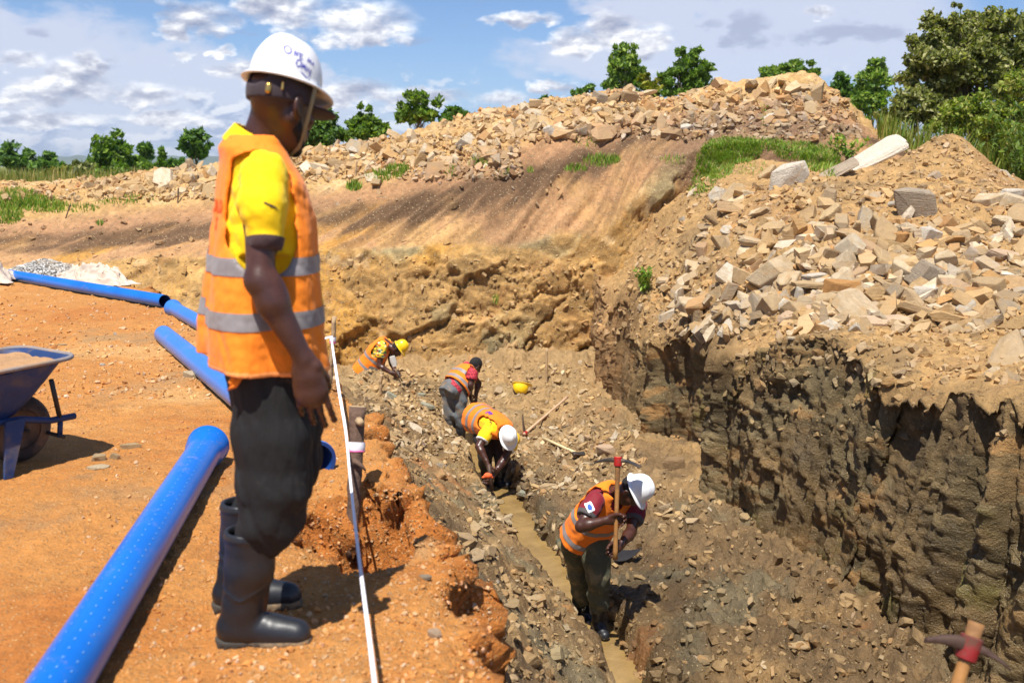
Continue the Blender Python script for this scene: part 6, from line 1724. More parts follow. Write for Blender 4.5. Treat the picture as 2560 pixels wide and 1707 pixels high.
        # moulded ridge around the ankle
        b.relief(lambda P: 0.004 * np.exp(-((P[:, 2] - 0.165 - 0.9 * np.abs(P[:, 0] + 0.05) ** 1.2) / 0.004) ** 2) + 0.0035 * np.exp(-((P[:, 2] - 0.355) / 0.007) ** 2) + 0.0025 * fbm(P, 12, 3, 0.5, 3), 0.02)
        me = b.mesh('boot')
        o = link('boot', me, M_BOOT, root); o.location = (x, y, 0); o.rotation_euler = (0, 0, turn)
        s = Field((-0.22, -0.12, -0.03), (0.24, 0.12, 0.08), 0.005)
        s.cone((-0.092, 0, 0.02), (-0.07, 0, 0.02), 0.056, 0.054, 0.01, flat=(0, 1, 0), fl=0.92)
        s.cone((-0.07, 0, 0.02), (0.04, 0, 0.02), 0.052, 0.052, 0.01, flat=(0, 1, 0), fl=0.8)
        s.cone((0.03, 0, 0.02), (0.104, 0, 0.02), 0.053, 0.046, 0.01)
        s.plane((0, 0, 0.030), (0, 0, 1), 0.006); s.plane((0, 0, -0.004), (0, 0, -1))
        for xx in (-0.035,): s.cone((xx, -0.2, -0.004), (xx, 0.2, -0.004), 0.013, 0.013, 0.0, 'sub')
        s.relief(lambda P: 0.002 * np.sign(np.sin(P[:, 0] * 230)) * (P[:, 2] < 0.012) + 0.002 * fbm(P, 25, 3, 0.5, 5), 0.012)
        link('sole', s.mesh('sole'), M_SOLE, o)
    boot(-0.004, -0.112, R(-2)); boot(-0.090, 0.150, R(6))
    # ------------------------------------------------ cap under the hard hat
    K = Field((-0.12, -0.18, 1.50), (0.36, 0.24, 1.80), 0.0045)
    M = [[hf.x, hs.x, hu.x], [hf.y, hs.y, hu.y], [hf.z, hs.z, hu.z]]
    K.ell(q(-0.012, 0, 0.020), (0.106, 0.086, 0.100), 0.0, M=M)
    K.plane(q(0, 0, -0.004), -hu + hf * 0.10)
    # opening above the strap at the back
    K.ell(q(-0.115, 0, 0.052), (0.05, 0.036, 0.030), 0.004, 'sub', M)
    # beak
    K.ell(q(0.118, 0, 0.012), (0.078, 0.076, 0.0085), 0.006, M=M)
    cap = link('cap', K.mesh('cap'), M_CAP, root)
    bz = Field((-0.12, -0.16, 1.54), (0.12, 0.1, 1.76), 0.003)
    bz.cone(q(-0.100, -0.047, 0.004), q(-0.100, -0.047, 0.018), 0.009, 0.009, 0.0)
    link('buckle', bz.mesh('buckle', smooth_it=0), M_BRASS, cap)
    e_ = Field((-0.12, -0.16, 1.54), (0.16, 0.1, 1.76), 0.003); e_.cone(q(-0.076, -0.075, 0.034), q(-0.076, -0.076, 0.014), 0.004, 0.004)
    link('eyelet', e_.mesh('eyelet', smooth_it=0), M_BRASS, cap)
    # ------------------------------------------------ hard hat with marker writing and chin strap
    tilt = hu * math.cos(R(3)) + hf * math.sin(R(3))
    hat = helmet('hard_hat', M_HELMET, O + q(0.000, 0, 0.064), hf, tilt, root, 0.130, 0.107, 0.128, 0.030, 0.009)
    hb = bvh_me(hat.data)
    w1 = [[(0.000, 0.013), (-0.007, 0.010), (-0.009, 0.0), (-0.005, -0.011), (0.003, -0.012), (0.008, -0.003), (0.006, 0.008), (0.0, 0.013)],
          [(0.016, -0.010), (0.018, 0.006), (0.023, -0.008), (0.026, 0.007)], [(0.031, 0.006), (0.032, -0.009)], [(0.032, 0.006), (0.040, 0.005)], [(0.032, -0.001), (0.038, -0.002)], [(0.032, -0.009), (0.041, -0.010)],
          [(0.058, -0.006), (0.060, 0.005), (0.064, -0.004), (0.068, 0.005), (0.070, -0.006)], [(0.074, -0.005), (0.080, 0.004), (0.083, -0.006)]]
    w2 = [[(0.004, 0.012), (-0.005, 0.009), (-0.007, -0.004), (0.0, -0.011), (0.007, -0.004), (0.006, 0.008), (0.002, 0.012)], [(0.011, -0.010), (0.013, 0.006), (0.017, -0.004), (0.021, 0.006), (0.023, -0.009)],
          [(0.028, 0.003), (0.029, -0.009)], [(0.034, 0.004), (0.036, -0.005), (0.042, -0.006), (0.044, 0.005), (0.041, -0.022), (0.034, -0.026), (0.014, -0.020)]]
    for wk, (ox, oz) in ((w1, (-0.064, 0.074)), (w2, (-0.038, 0.040))):
        org = q(ox, -0.105, 0.064 + oz)
        decal('lettering', stroke_me(wk, 0.0028), hb, org, hf - hu * 0.22, hu + hs * 0.15, M_INK, hat, 0.0012, 0.12)
    pts = [q(0.020, -0.104, 0.055), q(0.026, -0.092, 0.0), q(0.030, -0.080, -0.05), q(0.048, -0.045, -0.115), q(0.055, 0.0, -0.142), q(0.048, 0.045, -0.115), q(0.030, 0.080, -0.05), q(0.02, 0.104, 0.055)]
    st = [[(-0.005, 0), (0.005, 0)]]
    v_, f_, c_ = tube_np([tuple(p) for p in pts], 0.0065, 6)
    link('chin_strap', mesh_np('chin_strap', v_, [f_, c_], True), M_STRAP, hat)
    return root
standing_man()

# ================================================================== the four men in the trench
def digger(label, J, look, h=0.0085, helm=None, hair=True, group='men digging in the trench'):
    """J: joints in world space. look: materials and options"""
    J = {k: Vector(v) for k, v in J.items()}
    O = Vector(((J['ank_r'].x + J['ank_l'].x) / 2, (J['ank_r'].y + J['ank_l'].y) / 2, min(J['ank_r'].z, J['ank_l'].z) - 0.09))
    root = empty('person', O); tag(root, label, 'person', group)
    Z = lambda me: me
    P = list(J.values()); lo = np.array([min(p[k] for p in P) for k in range(3)]) - 0.28; hi = np.array([max(p[k] for p in P) for k in range(3)]) + 0.28
    pel, neck = J['pelvis'], J['neck']; ax = (neck - pel); TL = ax.length; ax = ax.normalized()
    sd = (J['sh_l'] - J['sh_r']); sd = (sd - ax * sd.dot(ax)).normalized(); fw = sd.cross(ax)          # belly side
    HC = J['head']; hf = Vector(look['face']).normalized(); hu = Vector(look['crown']); hu = (hu - hf * hu.dot(hf)).normalized()
    arms = (('r', J['sh_r'], J['el_r'], J['wr_r']), ('l', J['sh_l'], J['el_l'], J['wr_l']))
    # body
    B = Field(lo, hi, h)
    head_sdf(B, HC, hf, hu, scale=1.0)
    B.cone(neck - ax * 0.04, HC - hu * 0.06 - hf * 0.02, 0.066, 0.058, 0.03)
    B.stations(pel, ax, sd, fw, [(0.0, 0.12, 0.09, 0), (TL * 0.5, 0.125, 0.09, 0), (TL * 0.9, 0.15, 0.09, 0), (TL, 0.07, 0.06, 0)], 0.03)
    for s_, a, e, w in arms:
        B.chain([a, a.lerp(e, 0.45), e], [0.060, 0.054, 0.043], 0.02); B.chain([e, e.lerp(w, 0.3), w], [0.045, 0.047, 0.030], 0.02)
        hd = look['hand_' + s_]
        hand(B, w, hd[0], hd[1], hd[2], hd[3], 0.03, 1.16, k=0.004)
    for s_ in 'rl':
        B.chain([J['hip_' + s_], J['kn_' + s_], J['ank_' + s_]], [0.085, 0.055, 0.042], 0.03)
    link('body', B.mesh('body', O), M_SKIN, root)
    if hair:
        K = Field(np.array(HC) - 0.16, np.array(HC) + 0.16, 0.006)
        q = lambda x, y, z: HC + hf * x + hu.cross(hf) * y + hu * z
        s0 = hu.cross(hf); M = [[hf.x, s0.x, hu.x], [hf.y, s0.y, hu.y], [hf.z, s0.z, hu.z]]
        K.ell(q(-0.014, 0, 0.024), (0.104, 0.081, 0.098), 0, M=M)
        K.plane(q(0.045, 0, 0), hf * 0.8 - hu * 0.6); K.plane(q(0, 0, -0.03), -hu)
        K.relief(lambda p: 0.003 * vnoise(p * 150, 3))
        link('hair', K.mesh('hair', O), M_HAIR, root)
    # shirt
    S = Field(lo, hi, h)
    S.stations(pel, ax, sd, fw, [(-0.06, 0.175, 0.135, 0), (TL * 0.25, 0.165, 0.125, 0.005), (TL * 0.6, 0.180, 0.130, 0.0), (TL * 0.84, 0.185, 0.112, -0.005), (TL * 0.95, 0.13, 0.09, -0.01), (TL * 1.03, 0.075, 0.07, 0)], 0)
    ends = {}
    for s_, a, e, w in arms:
        c = a.lerp(e, look.get('sleeve', 0.62)); dd = (e - a).normalized()
        S.chain([a, a.lerp(e, 0.35), c + dd * 0.05], [0.082, 0.080, 0.066], 0.03); S.slab(c, dd, 0.12, 0.15); ends[s_] = (c, dd)
    S.cone(neck, HC - hu * 0.03, 0.062, 0.066, 0.0, 'sub')
    S.relief(lambda p: 0.007 * fbm(p, 11, 3, 0.55, 4) + 0.004 * vnoise(p * 26, 8))
    sme = S.mesh('shirt', O); shirt = link('shirt', sme, look['shirt'], root)
    if look.get('cuff') is not None:
        for s_ in 'rl':
            c, dd = ends[s_]; away = (pel.lerp(neck, 0.7) - c).normalized()
            link('sleeve_cuff', cut_band(sme, 'sleeve_cuff', [(c - dd * look.get('cuff_w', 0.03) - O, -dd), (c + away * 0.10 - O, away)], 0.003), look['cuff'], shirt)
    # vest: hangs a little away from the belly
    V = Field(lo, hi, h)
    hem = look.get('hem', -0.10); hang = look.get('hang', 0.03)
    V.stations(pel, ax, sd, fw, [(hem, 0.222, 0.168 + hang, 0.02 + hang * 0.6), (TL * 0.2, 0.205, 0.160 + hang * 0.8, 0.012 + hang * 0.5), (TL * 0.55, 0.205, 0.152 + hang * 0.4, 0.005), (TL * 0.82, 0.205, 0.130, -0.004), (TL * 0.95, 0.150, 0.108, -0.01), (TL * 1.02, 0.10, 0.09, 0)], 0)
    V.relief(lambda p: 0.011 * fbm(p, 6, 3, 0.55, 14) + 0.004 * vnoise(p * 22, 18)); V.shell(0.0085)
    for s_, a, e, w in arms:
        y = 1 if s_ == 'l' else -1
        for f_, rr in ((0.86, 0.085), (0.72, 0.088), (0.58, 0.080)): V.slab(pel + ax * TL * f_ + sd * y * 0.10 - fw * 0.01, sd * y, rr, 0.3)
    V.cone(neck + ax * 0.08, neck + fw * 0.08 - ax * 0.06, 0.085, 0.06, 0.0, 'sub')
    V.cone(neck + fw * 0.22 - ax * 0.02, pel + fw * 0.32 - ax * 0.2, 0.06, 0.09, 0.0, 'sub')
    V.plane(pel + ax * (hem + 0.012), -ax)
    vme = V.mesh('vest', O); vest = link('vest', vme, M_VESTW, root)
    for f_ in look.get('stripes', (0.16, 0.46)):
        c = pel + ax * TL * f_ - O
        link_islands('reflective_stripe', cut_band(vme, 'reflective_stripe', [(c + ax * 0.024, ax), (c - ax * 0.024, -ax)], 0.003), M_STRIPE, vest)
    # trousers tucked into boots
    T = Field(lo, hi, h); bag = look.get('bag', 1.0)
    T.stations(pel, ax, sd, fw, [(-0.16, 0.165, 0.125, 0), (-0.02, 0.175, 0.135, 0), (0.07, 0.165, 0.125, 0)], 0.03)
    for s_ in 'rl':
        k_, a_ = J['kn_' + s_], J['ank_' + s_]; b_ = k_.lerp(a_, look.get('tuck', 0.42))
        T.chain([J['hip_' + s_], J['hip_' + s_].lerp(k_, 0.5), k_, b_], [0.118 * bag, 0.105 * bag, 0.088 * bag, 0.080 * bag], 0.035)
    T.relief(lambda p: 0.012 * np.sin(p[:, 2] * 30 + p[:, 0] * 22 + 3 * vnoise(p * 5, 2)) * (0.5 + 0.5 * vnoise(p * 4, 5)) + 0.008 * fbm(p, 12, 3, 0.5, 4), 0.05)
    link('trousers', T.mesh('trousers', O), look['trousers'], root)
    for s_ in 'rl':
        k_, a_, t_ = J['kn_' + s_], J['ank_' + s_], J['toe_' + s_]
        lo_b = np.minimum(np.array(k_), np.minimum(np.array(a_), np.array(t_))) - 0.16; hi_b = np.maximum(np.array(k_), np.maximum(np.array(a_), np.array(t_))) + 0.16
        b = Field(lo_b, hi_b, 0.0075); sh = a_ - k_; top = k_.lerp(a_, look.get('tuck', 0.42) - 0.08)
        b.chain([top, k_.lerp(a_, 0.65), a_], [0.076, 0.068, 0.056], 0.02)
        fd = (t_ - a_); heel = a_ - Vector((fd.x, fd.y, 0)).normalized() * 0.045 + Vector((0, 0, -0.045))
        b.chain([heel, a_ + fd * 0.45 + Vector((0, 0, -0.030)), t_], [0.048, 0.052, 0.042], 0.03)
        b.slab(top + sh.normalized() * 0.012, -sh, 0.12, 0.12); b.slab(top + sh.normalized() * 0.10, -sh, 0.064, 0.2)
        bo = link('boot', b.mesh('boot', O), M_BOOT, root)
    if helm is not None:
        hat = helmet('hard_hat', helm, HC + hu * 0.060 + hf * 0.004, hf, hu, root, 0.132, 0.108, 0.135, 0.032, 0.010)
        root['_hat'] = hat.name
    return dict(root=root, O=O, shirt=shirt, sme=sme, vest=vest, vme=vme, HC=HC, hf=hf, hu=hu, ends=ends, hat=hat if helm is not None else None, pel=pel, neck=neck, ax=ax, sd=sd, fw=fw, TL=TL)

M_MAROON = cloth('maroon_jersey', (0.20, 0.012, 0.022), 0.7, 0.12, 480, fold=0.3, dirt=(0.10, 0.03, 0.03), dirt_amt=0.2)
M_GREYCUFF = cloth('grey_cuff', (0.09, 0.08, 0.08), 0.8, 0.1, 480)
M_GREENTR = cloth('muddy_green_trousers', (0.075, 0.080, 0.055), 0.7, 0.2, 420, dirt=(0.24, 0.19, 0.10), dirt_amt=0.55, fold=0.5, sheen=0)
M_REDSHIRT = cloth('red_plaid', (0.45, 0.02, 0.03), 0.8, 0.2, 480)
M_JEANS = cloth('muddy_jeans', (0.11, 0.12, 0.13), 0.8, 0.25, 420, dirt=(0.25, 0.16, 0.075), dirt_amt=0.55, fold=0.5)
M_YJERSEY = cloth('yellow_jersey', (0.90, 0.56, 0.006), 0.75, 0.06, 480)
M_DARKTR = cloth('dark_wet_trousers', (0.028, 0.026, 0.028), 0.6, 0.2, 420, dirt=(0.12, 0.09, 0.055), dirt_amt=0.35, fold=0.5, sheen=0)
M_GREYTR = cloth('grey_trousers', (0.10, 0.085, 0.07), 0.8, 0.2, 420, dirt=(0.20, 0.14, 0.08), dirt_amt=0.4, fold=0.5)
M_WHITEPR = plain('white_print', (0.80, 0.80, 0.80), 0.7, 0.03, 9, 0); M_BLUEPR = plain('blue_print', (0.02, 0.09, 0.42), 0.7, 0.05, 9, 0)
M_PURPLE = plain('purple_print', (0.10, 0.03, 0.33), 0.7, 0.05, 9, 0)
def pattern_shirt():
    m, t, b = new_mat('patterned_shirt'); c = objcoord(t)
    v = t.node('ShaderNodeTexVoronoi', feature='F1'); t.put(v.inputs['Vector'], t.vmath('MULTIPLY', c, (1, 1, 2.2))); v.inputs['Scale'].default_value = 22
    k = t.sep(v.outputs['Color'])[0]
    t.put(b.inputs['Base Color'], t.ramp(k, [(0.0, (0.75, 0.52, 0.03)), (0.3, (0.03, 0.10, 0.03)), (0.5, (0.75, 0.68, 0.5)), (0.65, (0.35, 0.02, 0.02)), (0.8, (0.70, 0.45, 0.02))], 'CONSTANT'))
    b.inputs['Roughness'].default_value = 0.8
    return m
M_PATTERN = pattern_shirt()
def plaid():
    m, t, b = new_mat('red_check_shirt'); c = objcoord(t); x, y, z = t.sep(c)
    f = lambda a, k: t.math('GREATER_THAN', t.math('FRACT', t.math('MULTIPLY', a, k)), 0.7)
    g = t.math('MAXIMUM', f(t.math('ADD', x, y), 26.0), t.math('MULTIPLY', f(z, 26.0), 0.7))
    t.put(b.inputs['Base Color'], t.mix(g, (0.24, 0.010, 0.028), (0.60, 0.045, 0.06)))
    b.inputs['Roughness'].default_value = 0.8
    return m
M_PLAID = plaid()

# ---------------------------------------------------------------- nearest digger, swinging the mattock
A = {'pelvis': at(1458, 1338, 8.02), 'neck': at(1538, 1228, 7.72), 'head': at(1578, 1226, 7.60),
     'sh_r': at(1487, 1252, 7.60), 'sh_l': at(1594, 1262, 7.86), 'el_r': at(1452, 1316, 7.46), 'wr_r': at(1516, 1300, 7.40),
     'el_l': at(1577, 1330, 7.62), 'wr_l': at(1556, 1357, 7.44), 'hip_r': at(1484, 1352, 7.92), 'hip_l': at(1440, 1350, 8.10),
     'kn_r': at(1496, 1438, 7.86), 'kn_l': at(1450, 1434, 8.16), 'ank_r': at(1496, 1548, 7.98), 'ank_l': at(1458, 1530, 8.30), 'toe_r': at(1512, 1588, 7.86), 'toe_l': at(1478, 1556, 8.18)}
HT = at(1545, 1150, 7.45); HB = at(1538, 1398, 7.34); hax = (HB - HT).normalized()
lookA = dict(face=Vector((0.42, -0.22, -0.88)), crown=Vector((0.80, -0.42, 0.48)), shirt=M_MAROON, cuff=M_GREYCUFF, cuff_w=0.03, trousers=M_GREENTR, bag=1.12, sleeve=0.62,
             hand_r=(Vector((0.96, -0.10, 0.15)), Vector((0.15, -0.98, 0)), Vector((0.1, 0.0, 1.0)), (0.85, 0.85, 0.85, 0.85)),
             hand_l=(Vector((-0.82, -0.25, -0.5)), Vector((-0.3, -0.9, 0.1)), Vector((-0.3, 0.0, 0.95)), (0.85, 0.85, 0.85, 0.85)), hem=-0.03, hang=0.0, stripes=(0.10, 0.40), tuck=0.60)
a_ = digger('man in maroon jersey and white hard hat swinging a mattock in the channel', A, lookA, helm=M_HELMET, hair=True)
def shirt_badge(d_, s_='r'):
    bv = bvh_me(d_['sme']); c, dd = d_['ends'][s_]; org = c - dd * 0.085 - d_['O']
    ex = Vector((0.9, 0.15, 0.35)); ey = Vector((-0.35, 0, 0.93))
    rr = [(-0.024, -0.030), (0.024, -0.030), (0.029, -0.024), (0.029, 0.026), (0.022, 0.034), (-0.022, 0.034), (-0.029, 0.026), (-0.029, -0.024)]
    org = org + Vector((-0.02, -0.05, 0.03))
    decal('sleeve_badge', poly_me(rr), bv, org, ex, ey, M_WHITEPR, d_['shirt'], 0.004)
    decal('sleeve_emblem', poly_me([(-0.016, -0.010), (0.006, -0.016), (0.018, 0.0), (0.010, 0.022), (-0.010, 0.020), (-0.019, 0.006)]), bv, org, ex, ey, M_BLUEPR, d_['shirt'], 0.0065)
    decal('lettering', text_me('LIVE', 0.012), bv, org + ey * -0.022, ex, ey, M_BLUEPR, d_['shirt'], 0.0065)
shirt_badge(a_)
hb_ = bvh_me(a_['hat'].data)
sg = [[(-0.030, 0.006), (-0.024, -0.010), (-0.018, 0.008), (-0.010, -0.008)], [(-0.006, 0.008), (-0.002, -0.008), (0.006, 0.009), (0.008, -0.007)], [(0.013, 0.007), (0.014, -0.008), (0.022, -0.008)], [(0.016, 0.002), (0.026, 0.004)], [(0.026, 0.010), (0.034, -0.006)]]
s_dir = a_['hu'].cross(a_['hf'])
decal('lettering', stroke_me(sg, 0.0034), hb_, a_['HC'] + a_['hu'] * 0.10 + a_['hf'] * 0.09 - a_['O'], -s_dir * 0.9 + a_['hf'] * 0.2, -a_['hf'] + a_['hu'] * 0.6, M_INK, a_['hat'], 0.002, 0.2)

# ---------------------------------------------------------------- second digger, doubled over towards the viewer
Bj = {'pelvis': at(1206, 1044, 12.05), 'neck': at(1258, 1078, 11.58), 'head': at(1268, 1092, 11.46),
      'sh_r': at(1218, 1080, 11.58), 'sh_l': at(1284, 1096, 11.72), 'el_r': at(1197, 1116, 11.46), 'wr_r': at(1216, 1152, 11.36),
      'el_l': at(1262, 1146, 11.50), 'wr_l': at(1236, 1184, 11.38), 'hip_r': at(1200, 1052, 12.0), 'hip_l': at(1226, 1056, 12.1),
      'kn_r': at(1212, 1138, 11.80), 'kn_l': at(1256, 1140, 11.85), 'ank_r': at(1218, 1206, 12.0), 'ank_l': at(1246, 1204, 12.0), 'toe_r': at(1228, 1224, 11.82), 'toe_l': at(1270, 1212, 11.86)}
lookB = dict(face=Vector((0.15, -0.45, -0.88)), crown=Vector((0.30, -0.85, 0.45)), shirt=M_YJERSEY, cuff=M_WHITEPR, cuff_w=0.014, trousers=M_DARKTR, bag=1.0, sleeve=0.62,
             hand_r=(Vector((0.3, -0.1, -0.9)), Vector((0.8, 0.4, 0.2)), Vector((0.2, -0.9, -0.1)), 0.8), hand_l=(Vector((-0.5, -0.1, -0.85)), Vector((-0.7, 0.5, 0.4)), Vector((0.3, -0.9, 0.1)), 0.55),
             hem=-0.12, stripes=(0.02, 0.30))
b_ = digger('man in yellow jersey and white hard hat bent double over the channel', Bj, lookB, helm=M_HELMET)
def back_print(d_, items, f0, lat, size):
    bv = bvh_me(d_['vme']); 
# jersey number showing at the arm hole, vest print across the shoulders
bvB = bvh_me(b_['sme']); bvV = bvh_me(b_['vme'])
dn = -b_['fw']
decal('lettering', text_me('3', 0.13, bold=0.006), bvV, b_['pel'] + b_['ax'] * b_['TL'] * 0.60 - b_['sd'] * 0.125 + dn * 0.13 - b_['O'], -b_['ax'] * 0.2 + b_['sd'], -b_['ax'], M_PURPLE, b_['vest'], 0.004, 0.2)
decal('lettering', text_me('S', 0.055), bvB, b_['pel'] + b_['ax'] * b_['TL'] * 0.86 - b_['sd'] * 0.16 + dn * 0.08 - b_['O'], b_['sd'], -b_['ax'], M_DARKPRINT, b_['shirt'], 0.004, 0.2)
decal('lettering', text_me('CONSTRUCTION', 0.032), bvV, b_['pel'] + b_['ax'] * b_['TL'] * 0.62 + b_['sd'] * 0.06 + dn * 0.13 - b_['O'], b_['sd'], -b_['ax'], M_PRINT, b_['vest'], 0.003, 0.2) if False else None

# ---------------------------------------------------------------- third digger, back to the viewer
Cj = {'pelvis': at(1134, 966, 13.75), 'neck': at(1176, 922, 13.95), 'head': at(1189, 914, 14.05),
      'sh_r': at(1180, 936, 13.72), 'sh_l': at(1166, 918, 14.05), 'el_r': at(1176, 962, 13.66), 'wr_r': at(1175, 984, 13.80),
      'el_l': at(1196, 958, 14.15), 'wr_l': at(1190, 985, 14.10), 'hip_r': at(1150, 972, 13.74), 'hip_l': at(1124, 970, 13.78),
      'kn_r': at(1150, 1036, 13.70), 'kn_l': at(1125, 1034, 13.75), 'ank_r': at(1153, 1098, 13.72), 'ank_l': at(1128, 1092, 13.85), 'toe_r': at(1166, 1108, 13.78), 'toe_l': at(1138, 1102, 13.95)}
lookC = dict(face=Vector((0.55, 0.55, -0.62)), crown=Vector((0.45, 0.35, 0.82)), shirt=M_PLAID, cuff=None, trousers=M_JEANS, bag=0.95, sleeve=0.5,
             hand_r=(Vector((0.1, 0.3, -0.95)), Vector((0.9, 0.3, 0.2)), Vector((0.1, 0.9, 0.2)), 0.6), hand_l=(Vector((0, 0.2, -0.95)), Vector((-0.9, 0.2, 0.1)), Vector((0.1, 0.9, 0.2)), 0.6),
             hem=0.02, hang=0.035, stripes=(0.22, 0.52))
c_ = digger('bareheaded man in muddy jeans and orange vest with his back turned', Cj, lookC, helm=None)

# ---------------------------------------------------------------- fourth digger, yellow hard hat, hammer and chisel
Dj = {'pelvis': at(920, 910, 16.4), 'neck': at(966, 852, 16.35), 'head': at(994, 872, 16.28),
      'sh_r': at(955, 870, 16.16), 'sh_l': at(968, 858, 16.55), 'el_r': at(948, 914, 16.10), 'wr_r': at(978, 932, 16.05),
      'el_l': at(978, 904, 16.5), 'wr_l': at(986, 926, 16.32), 'hip_r': at(928, 920, 16.30), 'hip_l': at(916, 918, 16.52),
      'kn_r': at(942, 978, 16.15), 'kn_l': at(930, 978, 16.50), 'ank_r': at(930, 1026, 16.45), 'ank_l': at(922, 1026, 16.75), 'toe_r': at(944, 1036, 16.40), 'toe_l': at(936, 1036, 16.70)}
lookD = dict(face=Vector((0.58, -0.10, -0.80)), crown=Vector((0.82, -0.10, 0.52)), shirt=M_PATTERN, cuff=None, trousers=M_GREYTR, bag=1.1, sleeve=0.55,
             hand_r=(Vector((0.9, 0.1, -0.4)), Vector((0.2, 0.9, 0.2)), Vector((0.2, 0.1, 0.9)), 0.8), hand_l=(Vector((0.4, -0.1, -0.9)), Vector((0.2, -0.9, 0.2)), Vector((0.8, 0.1, 0.3)), 0.8),
             hem=-0.20, hang=0.05, stripes=(-0.02, 0.32))
d_ = digger('man in yellow hard hat and patterned shirt hammering at the far end', Dj, lookD, helm=M_YHELMET)

# ================================================================== pipes
def pipe_mat(name, faded=0.0):
    m, t, b = new_mat(name); c = objcoord(t); x, y, z = t.sep(c)
    n = t.noise(c, 2.2, 5, 0.6); sc = t.noise(t.vmath('MULTIPLY', c, (30, 30, 1.2)), 3, 4, 0.7)
    base = t.ramp(n, [(0.3, (0.004, 0.115, 0.48)), (0.7, (0.007, 0.150, 0.58))])
    base = t.mix(faded, base, (0.10, 0.25, 0.62))
    dust = t.maprange(t.math('ADD', t.noise(c, 6, 6, 0.7), t.math('MULTIPLY', sc, 0.35)), 0.76, 1.0)
    c2 = t.mix(t.math('MULTIPLY', dust, 0.55), base, (0.42, 0.26, 0.15))
    t.put(b.inputs['Base Color'], c2); t.put(b.inputs['Roughness'], t.mix(dust, 0.30, 0.75, 'FLOAT'))
    b.inputs['Specular IOR Level'].default_value = 0.5
    t.put(b.inputs['Normal'], bump(t, sc, 0.05, 0.002))
    return m
M_PIPE = pipe_mat('blue_pvc'); M_PIPE2 = pipe_mat('faded_blue_pvc', 0.35)
M_PIPEIN = plain('blue_pvc_inside', (0.008, 0.045, 0.20), 0.5, 0.1, 4, 0)
M_DOT = plain('white_dot_print', (0.10, 0.26, 0.60), 0.6, 0.1, 9, 0)
def lathe_axis(a, b, prof, sides=40):
    """prof: (distance along axis from a, radius)"""
    a, b = Vector(a), Vector(b); d = (b - a).normalized(); s = d.cross(Vector((0, 0, 1))).normalized(); u = s.cross(d)
    V = []
    for t, r in prof:
        for k in range(sides):
            an = 2 * math.pi * k / sides; V.append(a + d * t + (s * math.cos(an) + u * math.sin(an)) * r)
    n = len(prof); i = np.arange(n - 1)[:, None] * sides; j = np.arange(sides)[None]; k = (j + 1) % sides
    F = np.stack([i + j, i + sides + j, i + sides + k, i + k], -1).reshape(-1, 4)
    return np.array([v[:] for v in V]), F
def pipe(label, a, b, r, mat, bell_a=False, bell_b=False, dots=False, wall=0.007):
    a, b = Vector(a), Vector(b); L = (b - a).length
    root = empty('water_pipe', a)
    prof = []
    if bell_a: prof += [(0.0, r * 1.24), (0.010, r * 1.28), (0.022, r * 1.19), (0.10, r * 1.17), (0.135, r * 1.0)]
    else: prof += [(0.0, r)]
    prof += [(t, r) for t in np.linspace(0.2, L - 0.2, 12)]
    if bell_b: prof += [(L - 0.135, r), (L - 0.10, r * 1.17), (L - 0.022, r * 1.19), (L - 0.010, r * 1.28), (L, r * 1.24)]
    else: prof += [(L, r)]
    V, F = lathe_axis(a, b, prof); body = link('barrel', sharp(mesh_np('barrel', V - np.array(a), F, True), 50), mat, root)
    ra = r * (1.12 if bell_a else 1) - wall; rb = r * (1.12 if bell_b else 1) - wall; oa = r * (1.24 if bell_a else 1); ob = r * (1.24 if bell_b else 1)
    V, F = lathe_axis(a, b, [(0.0, oa), (0.0005, ra), (0.4, ra if not bell_a else r - wall), (L - 0.4, r - wall), (L - 0.0005, rb), (L, ob)])
    link('bore', sharp(mesh_np('bore', V - np.array(a), F[:, ::-1], True), 50), M_PIPEIN, root)
    if dots:
        d = (b - a).normalized(); s = d.cross(Vector((0, 0, 1))).normalized(); u = s.cross(d); Vs = []; Fs = []
        for an in (R(128), R(100), R(72)):
            n = s * math.cos(an) + u * math.sin(an); tg = d.cross(n)
            k = 0
            for t in np.arange(0.06, L - 0.2, 0.052):
                c = a + d * t + n * (r * (1.172 if (bell_a and t < 0.10) else 1.0) + 0.0012); i = len(Vs)
                w, l = 0.0024, 0.006
                Vs += [c - d * l - tg * w, c - d * l + tg * w, c + d * l + tg * w, c + d * l - tg * w]; Fs.append((i, i + 1, i + 2, i + 3))
        me = bpy.data.meshes.new('dotted_print'); me.from_pydata([tuple(v - a) for v in Vs], [], Fs)
        tag(link('dotted_print', me, M_DOT, root), kind='stuff')
    tag(root, label, 'pipe', 'blue water pipes')
    return root
pa = atz(521, 1112, 0.096); pb = atz(152, 1707, 0.082); pb = pa + (pb - pa).normalized() * 4.6
pipe('nearest blue pipe with a bell end and two rows of white dots', pa, pb, 0.080, M_PIPE, bell_a=True, dots=True)
pipe('blue pipe passing behind the standing man, its bell end showing past his legs', at(409, 836, 8.25), atz(792, 1152, 0.085), 0.076, M_PIPE2, bell_b=True)
p1 = atz(412, 753, 0.075); p0 = atz(40, 690, 0.065)
pipe('long blue pipe lying along the far edge of the orange ground', p0 + (p0 - p1).normalized() * 0.8, p1, 0.068, M_PIPE, )
pipe('short stretch of blue pipe between the far pipe and the standing man', atz(432, 770, 0.07), atz(600, 862, 0.06), 0.068, M_PIPE2, bell_a=True)

